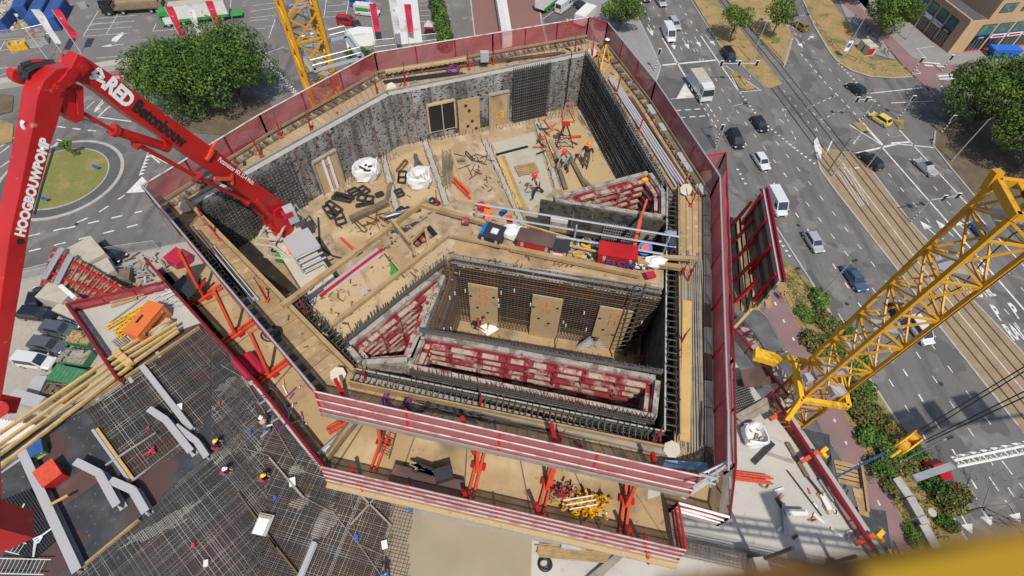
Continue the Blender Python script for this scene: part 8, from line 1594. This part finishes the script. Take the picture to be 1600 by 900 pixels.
# ------------------------------------------------------------ people
def person(label, px, py, z, rz, J, top, bottom, helm=None, hair='hair', fa=None, scale=1.08, vest=None):
    """J overrides joints (x forward, y left, z up)"""
    D = dict(pel=(0, 0, .95), che=(.02, 0, 1.28), nek=(.02, 0, 1.48), hed=(.04, 0, 1.62), shl=(.0, .19, 1.42), shr=(0, -.19, 1.42), ell=(.02, .25, 1.12), elr=(.02, -.25, 1.12), wrl=(.12, .24, .88), wrr=(.12, -.24, .88),
             hil=(0, .1, .9), hir=(0, -.1, .9), knl=(.03, .11, .5), knr=(.03, -.11, .5), anl=(0, .11, .08), anr=(0, -.11, .08))
    D.update(J); D['tol'] = tuple(Vector(D['anl'])+Vector((.17, .01, -.03))); D['tor'] = tuple(Vector(D['anr'])+Vector((.17, -.01, -.03)))
    names = list(D); E_ = [('pel', 'che'), ('che', 'nek'), ('nek', 'hed'), ('che', 'shl'), ('che', 'shr'), ('shl', 'ell'), ('ell', 'wrl'), ('shr', 'elr'), ('elr', 'wrr'), ('pel', 'hil'), ('pel', 'hir'), ('hil', 'knl'), ('knl', 'anl'), ('hir', 'knr'), ('knr', 'anr'), ('anl', 'tol'), ('anr', 'tor')]
    Rd = dict(pel=.15, che=.165, nek=.06, hed=.075, shl=.075, shr=.075, ell=.05, elr=.05, wrl=.033, wrr=.033, hil=.1, hir=.1, knl=.068, knr=.068, anl=.05, anr=.05, tol=.042, tor=.042)
    me = bpy.data.meshes.new('p'); me.from_pydata([D[k] for k in names], [(names.index(a), names.index(c)) for a, c in E_], [])
    t = bpy.data.objects.new('p', me); COL.objects.link(t); sk = t.modifiers.new('s', 'SKIN'); sk.use_smooth_shade = True
    for i, k in enumerate(names): v = me.skin_vertices[0].data[i]; v.radius = (Rd[k], Rd[k]); v.use_root = k == 'pel'
    ss = t.modifiers.new('u', 'SUBSURF'); ss.levels = 1
    dg = bpy.context.evaluated_depsgraph_get(); dg.update(); m2 = bpy.data.meshes.new_from_object(t.evaluated_get(dg)); bpy.data.objects.remove(t)
    me2 = m2; B_m = MB(); B_m.v = [tuple(v.co) for v in me2.vertices]; B_m.f = [tuple(p.vertices) for p in me2.polygons]
    reg = dict(pel=2, che=1, nek=0, hed=0, shl=1, shr=1, ell=0 if fa else 1, elr=0 if fa else 1, wrl=0, wrr=0, hil=2, hir=2, knl=2, knr=2, anl=3, anr=3, tol=3, tor=3)
    vm = [(Vector(D[k]), reg[k]) for k in names]; B_m.m = []
    mids = [((Vector(D[a])+Vector(D[c]))/2, reg[a] if a not in ('ell', 'elr') else 0 if fa else 1) for a, c in E_ if (a, c) not in (('che', 'nek'),)]
    allp = vm+mids
    for f_ in B_m.f: c = sum((Vector(B_m.v[i]) for i in f_), Vector())/len(f_); B_m.m.append(min(allp, key=lambda q: (q[0]-c).length)[1])
    h = Vector(D['hed']); B_m.ball(h+Vector((0, 0, .04)), .105, 12, 8, sq=(1.05, .82, 1.2)); B_m.ball(h+Vector((.115, 0, .03)), .02, 5, 4)   # head, nose
    for s in (-1, 1): B_m.ball(h+Vector((0, s*.088, .03)), .022, 5, 4)
    for s, e_, wr_ in ((1, 'ell', 'wrl'), (-1, 'elr', 'wrr')):
        a, c = Vector(D[e_]), Vector(D[wr_]); d = (c-a).normalized(); y = Vector((0, s, 0)); pm_ = c+d*.05; B_m.tube(c-d*.01, c+d*.09, .036, .04, 6)
        for k, l_ in enumerate((.065, .08, .075, .055)): o_ = d.cross(y).normalized()*(k-1.5)*.02; B_m.bar(c+d*.08+o_, c+d*(.08+l_*.6)+o_, .017); B_m.bar(c+d*(.08+l_*.6)+o_, c+d*(.08+l_)+o_+Vector((.015, 0, -.01)), .015)
        B_m.bar(c+d*.03, c+d*.08+d.cross(y).normalized()*.05, .02)
    base = g(px, py, z); o = bpy.data.objects.new('x', None); bpy.data.objects.remove(o)
    body = B_m.build('person', ['skin', top, bottom, 'black']); body.location = base; body.rotation_euler = (0, 0, rz); body.scale = (scale,)*3
    for p_ in body.data.polygons: p_.use_smooth = True
    tag(body, label, 'person')
    if helm:
        b = MB(); n_ = 12; c = h+Vector((0, 0, .07)); vs = []
        for j in range(4):
            th = j*math.pi/8*1.0
            for i in range(n_): a = 2*math.pi*i/n_; k = .135; vs.append(c+Vector((k*1.1*math.cos(a)*math.cos(th), k*.95*math.sin(a)*math.cos(th), k*1.1*math.sin(th))))
        vs.append(c+Vector((0, 0, .15))); b.add(vs, [(j*n_+i, j*n_+(i+1) % n_, (j+1)*n_+(i+1) % n_, (j+1)*n_+i) for j in range(3) for i in range(n_)]+[(3*n_+i, 3*n_+(i+1) % n_, 4*n_) for i in range(n_)])
        b.tube(c-Vector((0, 0, .012)), c+Vector((0, 0, .008)), .155, n=14); b.box(c+Vector((.15, 0, -.005)), (.1, .16, .015)); hm = b.build('helmet', helm, body)
    else:
        b = MB(); b.ball(h+Vector((-.02, 0, .075)), .108, 10, 6, sq=(1.02, .86, 1.05)); b.build('hair', hair, body)
    if vest: b = MB(); b.bar(Vector(D['pel'])+Vector((0, 0, .1)), Vector(D['che'])+Vector((0, 0, .12)), .38, .28, up=(1, 0, 0)); b.build('vest', vest, body)
    return body
WK = dict(pel=(-.05, 0, .92), che=(.08, 0, 1.24), nek=(.14, 0, 1.42), hed=(.2, 0, 1.56), shl=(.1, .19, 1.38), shr=(.1, -.19, 1.38), ell=(.1, .28, 1.1), elr=(.14, -.28, 1.12), wrl=(.38, .14, 1.02), wrr=(.38, -.12, 1.0), knl=(.22, .1, .5), anl=(.28, .1, .08), knr=(-.2, -.1, .48), anr=(-.48, -.1, .14))
BD = dict(pel=(-.15, 0, .88), che=(.22, 0, 1.1), nek=(.38, 0, 1.18), hed=(.5, 0, 1.22), shl=(.3, .2, 1.12), shr=(.3, -.2, 1.12), ell=(.4, .22, .82), elr=(.4, -.22, .82), wrl=(.52, .14, .6), wrr=(.52, -.14, .6), hil=(-.13, .1, .84), hir=(-.13, -.1, .84), knl=(.05, .13, .48), knr=(-.02, -.13, .48), anl=(-.05, .14, .08), anr=(-.2, -.13, .08))
KN = dict(pel=(-.18, 0, .38), che=(.1, 0, .62), nek=(.2, 0, .78), hed=(.3, 0, .88), shl=(.15, .19, .74), shr=(.15, -.19, .74), ell=(.3, .26, .52), elr=(.3, -.26, .52), wrl=(.48, .12, .36), wrr=(.48, -.12, .36), hil=(-.16, .1, .36), hir=(-.16, -.1, .36), knl=(.22, .18, .42), knr=(.2, -.14, .08), anl=(.12, .16, .06), anr=(-.25, -.14, .06))
SQ = dict(pel=(-.22, 0, .3), che=(.05, 0, .6), nek=(.16, 0, .78), hed=(.26, 0, .88), shl=(.08, .19, .74), shr=(.08, -.19, .74), ell=(.26, .28, .5), elr=(.26, -.28, .5), wrl=(.42, .12, .3), wrr=(.42, -.12, .3), hil=(-.2, .1, .3), hir=(-.2, -.1, .3), knl=(.2, .22, .5), knr=(.2, -.22, .5), anl=(0, .17, .08), anr=(0, -.17, .08))
person('worker in a white vest and red helmet walking past the pallet', 838, 308, ZF, R(205), WK, 'shirt_grey', 'navy', 'helmet_red', fa=1)
person('worker in a pale denim shirt and red helmet bending over planks', 884, 268, ZF, R(215), dict(BD, che=(.1, 0, 1.2), nek=(.2, 0, 1.35), hed=(.28, 0, 1.48), shl=(.12, .2, 1.3), shr=(.12, -.2, 1.3), ell=(.3, .24, 1.05), elr=(.3, -.24, 1.05)), 'denim_pale', 'trousers', 'helmet_red')
person('worker in a dark shirt, shorts and orange helmet standing by the planks', 914, 262, ZF, R(250), dict(ell=(.05, .34, 1.12), elr=(.05, -.34, 1.12), wrl=(.2, .38, .9), wrr=(.2, -.38, .9)), 'shirt_black', 'trousers', 'helmet_orange', fa=1)
person('person in blue bending deep over the right rebar channel', 1040, 398, ZT-.1, R(90), dict(BD, che=(.3, 0, 1.0), nek=(.46, 0, .98), hed=(.56, 0, .92), shl=(.38, .2, .98), shr=(.38, -.2, .98), ell=(.42, .22, .7), elr=(.42, -.22, .7), wrl=(.46, .14, .42), wrr=(.46, -.14, .42)), 'denim_pale', 'navy', None, fa=None)
person('worker crouching on the pit floor beside a white sheet', 752, 508, ZP, R(-60), SQ, 'shirt_red', 'navy', None); crate('tool_bag', 'black bucket beside the crouching worker in the pit', 'bucket', 745, 504, 748, 505, .35, .35, .4, 'black', z=ZP)
person('worker in black with red sleeves and yellow helmet bent over the mesh', 338, 700, ZS+.25, R(40), dict(KN), 'shirt_black', 'shirt_red', 'helmet_yellow'); person('worker in a red shirt and white helmet kneeling on the mesh', 352, 740, ZS+.25, R(10), KN, 'shirt_red', 'denim', 'helmet_white')
person('worker in a red shirt and pale helmet squatting beside his shadow on the mesh', 412, 750, ZS+.25, R(10), SQ, 'shirt_red', 'trousers', 'helmet_yellow'); person('shirtless man bending at the left fence of the hanging platform', 420, 672, ZS+.25, R(120), dict(BD), 'skin', 'denim', 'helmet_white', fa=1)
person('worker in blue near the fresh concrete at the bottom edge', 606, 902, ZS+.25, R(100), {}, 'blue_bright', 'denim', None)
person('pedestrian in grey walking beside the hedge row', 703, 40, 0, R(80), WK, 'shirt_grey', 'trousers', None)
def cyclist(label, px, py, fx, fy, top, z=.15):
    c, f = g(px, py, z), g(fx, fy, z); d = f-c; rz = math.atan2(d.y, d.x); o = proto('bicycle', 'dark bicycle ridden by the '+label, 'bicycle', c, rz)
    for x in (-.52, .52):
        b = MB(); P_ = [(x+.33*math.cos(a), 0, .34+.33*math.sin(a)) for a in (k*math.pi/8 for k in range(17))]; b.path(P_, .022, 5); wh = b.build('wheel', 'rubber', o)
    b = MB(); S_ = {'r': (-.52, 0, .34), 'f': (.52, 0, .34), 's': (-.18, 0, .9), 'h': (.38, 0, .95), 'b': (-.05, 0, .32)}
    for u, v in (('r', 's'), ('r', 'b'), ('b', 's'), ('s', 'h'), ('b', 'h'), ('h', 'f')): b.tube(S_[u], S_[v], .02, n=5)
    b.build('bike_frame', 'dark_steel', o); b = MB(); b.box((-.2, 0, .95), (.25, .14, .06)); b.build('saddle', 'black', o); b = MB(); b.tube((.38, -.27, 1.05), (.38, .27, 1.05), .018); b.tube((.38, 0, .95), (.38, 0, 1.05), .018); b.build('handlebar', 'galv', o)
    J = dict(pel=(-.2, 0, 1.0), che=(-.05, 0, 1.3), nek=(.02, 0, 1.48), hed=(.06, 0, 1.6), shl=(0, .19, 1.42), shr=(0, -.19, 1.42), ell=(.16, .26, 1.2), elr=(.16, -.26, 1.2), wrl=(.34, .22, 1.08), wrr=(.34, -.22, 1.08), hil=(-.18, .1, .97), hir=(-.18, -.1, .97), knl=(.15, .12, .72), knr=(.12, -.12, .6), anl=(0, .13, .36), anr=(-.05, -.13, .2))
    person(label, px, py, z, rz, J, top, 'trousers', None)
cyclist('cyclist in an orange jacket on the bike path', 1217, 467, 1228, 486, 'orange_hi'); cyclist('cyclist in a black jacket near the timber platform', 1354, 745, 1345, 728, 'shirt_black')
# parked bikes and scooters on the paving
def bike(label, px, py, rz, m='dark_steel', grp=None):
    o = proto('parked_bicycle', label, 'bicycle', g(px, py, .13), rz, grp)
    for x in (-.52, .52): b = MB(); b.path([(x+.33*math.cos(a), 0, .34+.33*math.sin(a)) for a in (k*math.pi/6 for k in range(13))], .03, 4); b.build('wheel', 'rubber', o)
    b = MB(); b.tube((-.52, 0, .34), (-.18, 0, .85), .025); b.tube((-.18, 0, .85), (.4, 0, .9), .025); b.tube((.4, 0, .95), (.52, 0, .34), .025); b.tube((-.05, 0, .32), (.38, 0, .85), .025); b.build('bike_frame', m, o); b = MB(); b.tube((.38, -.25, 1), (.38, .25, 1), .02); b.build('handlebar', 'galv', o); b = MB(); b.box((-.2, 0, .92), (.24, .13, .06)); b.build('saddle', 'black', o); return o
bk = bike('one of the bicycles parked on the grey strip between dry grass and bike path', 1352, 45, 1.2, grp='bicycles parked on the grey strip')
for x, y in ((1345, 38), (1357, 52), (1362, 60), (1368, 66), (1335, 30), (1374, 74), (1380, 82), (1385, 86), (1340, 34)): copy_tree(bk, g(x, y, .13), rnd.uniform(.9, 1.5))
bike('scooter-like white bicycle on the dark paving by the crane collar', 1222, 555, .3, 'white')
# ------------------------------------------------------------ steel of the camera's own crane, far out of focus at the lower right
def near(px, py, d): v = Vector((px-800, py-450, F)).normalized()*d; return Vector((0, 0, HC))+_w(v)
o = thing('crane_railing', 'blurred yellow steel beam close to the lens at the lower right corner', 'steel beam', near(1400, 930, .5))
b = MB(); b.bar(near(1060, 945, .5), near(1760, 876, .42), .035, .05); b.build('rusty_edge', 'brown_paint', o); b = MB(); b.bar(near(1400, 936, .38), near(1760, 884, .34), .03, .04); b.build('yellow_flange', 'yellow', o)
# jib of the camera's own crane, out of frame to the south; it throws the barred shadows on slab and road
o = thing('crane_jib', 'lattice jib of the camera crane outside the picture to the south', 'crane jib', g(1080, 800, ZS)+sdir*31)
def cast(px, py, z, t): return g(px, py, z)+sdir*t
for k in range(3): b = MB(); b.bar(cast(1060, 796+k*12, ZS, 31), cast(1400, 842+k*12, ZS, 31), .35 if k == 1 else .15, .15); b.build('chord', 'crane', o)
b = MB(); [b.bar(cast(1060+i*20, 796+i*2.7, ZS, 31), cast(1070+i*20, 822+i*2.7, ZS, 31), .1, .1) for i in range(17)]; b.bar(cast(1200, 770, ZS, 31), cast(1250, 880, ZS, 31), 1.4, .4); b.build('lacing', 'crane', o)
b = MB(); [b.bar(cast(x, y, 0, 52), cast(x+w_, y-w_*.25, 0, 52), 3.2, .3) for x, y, w_ in ((1395, 668, 50), (1452, 650, 22), (1500, 640, 40))]; b.bar(cast(1380, 680, 0, 52), cast(1600, 648, 0, 52), .3, .3); b.build('counterweight', 'concrete', o)
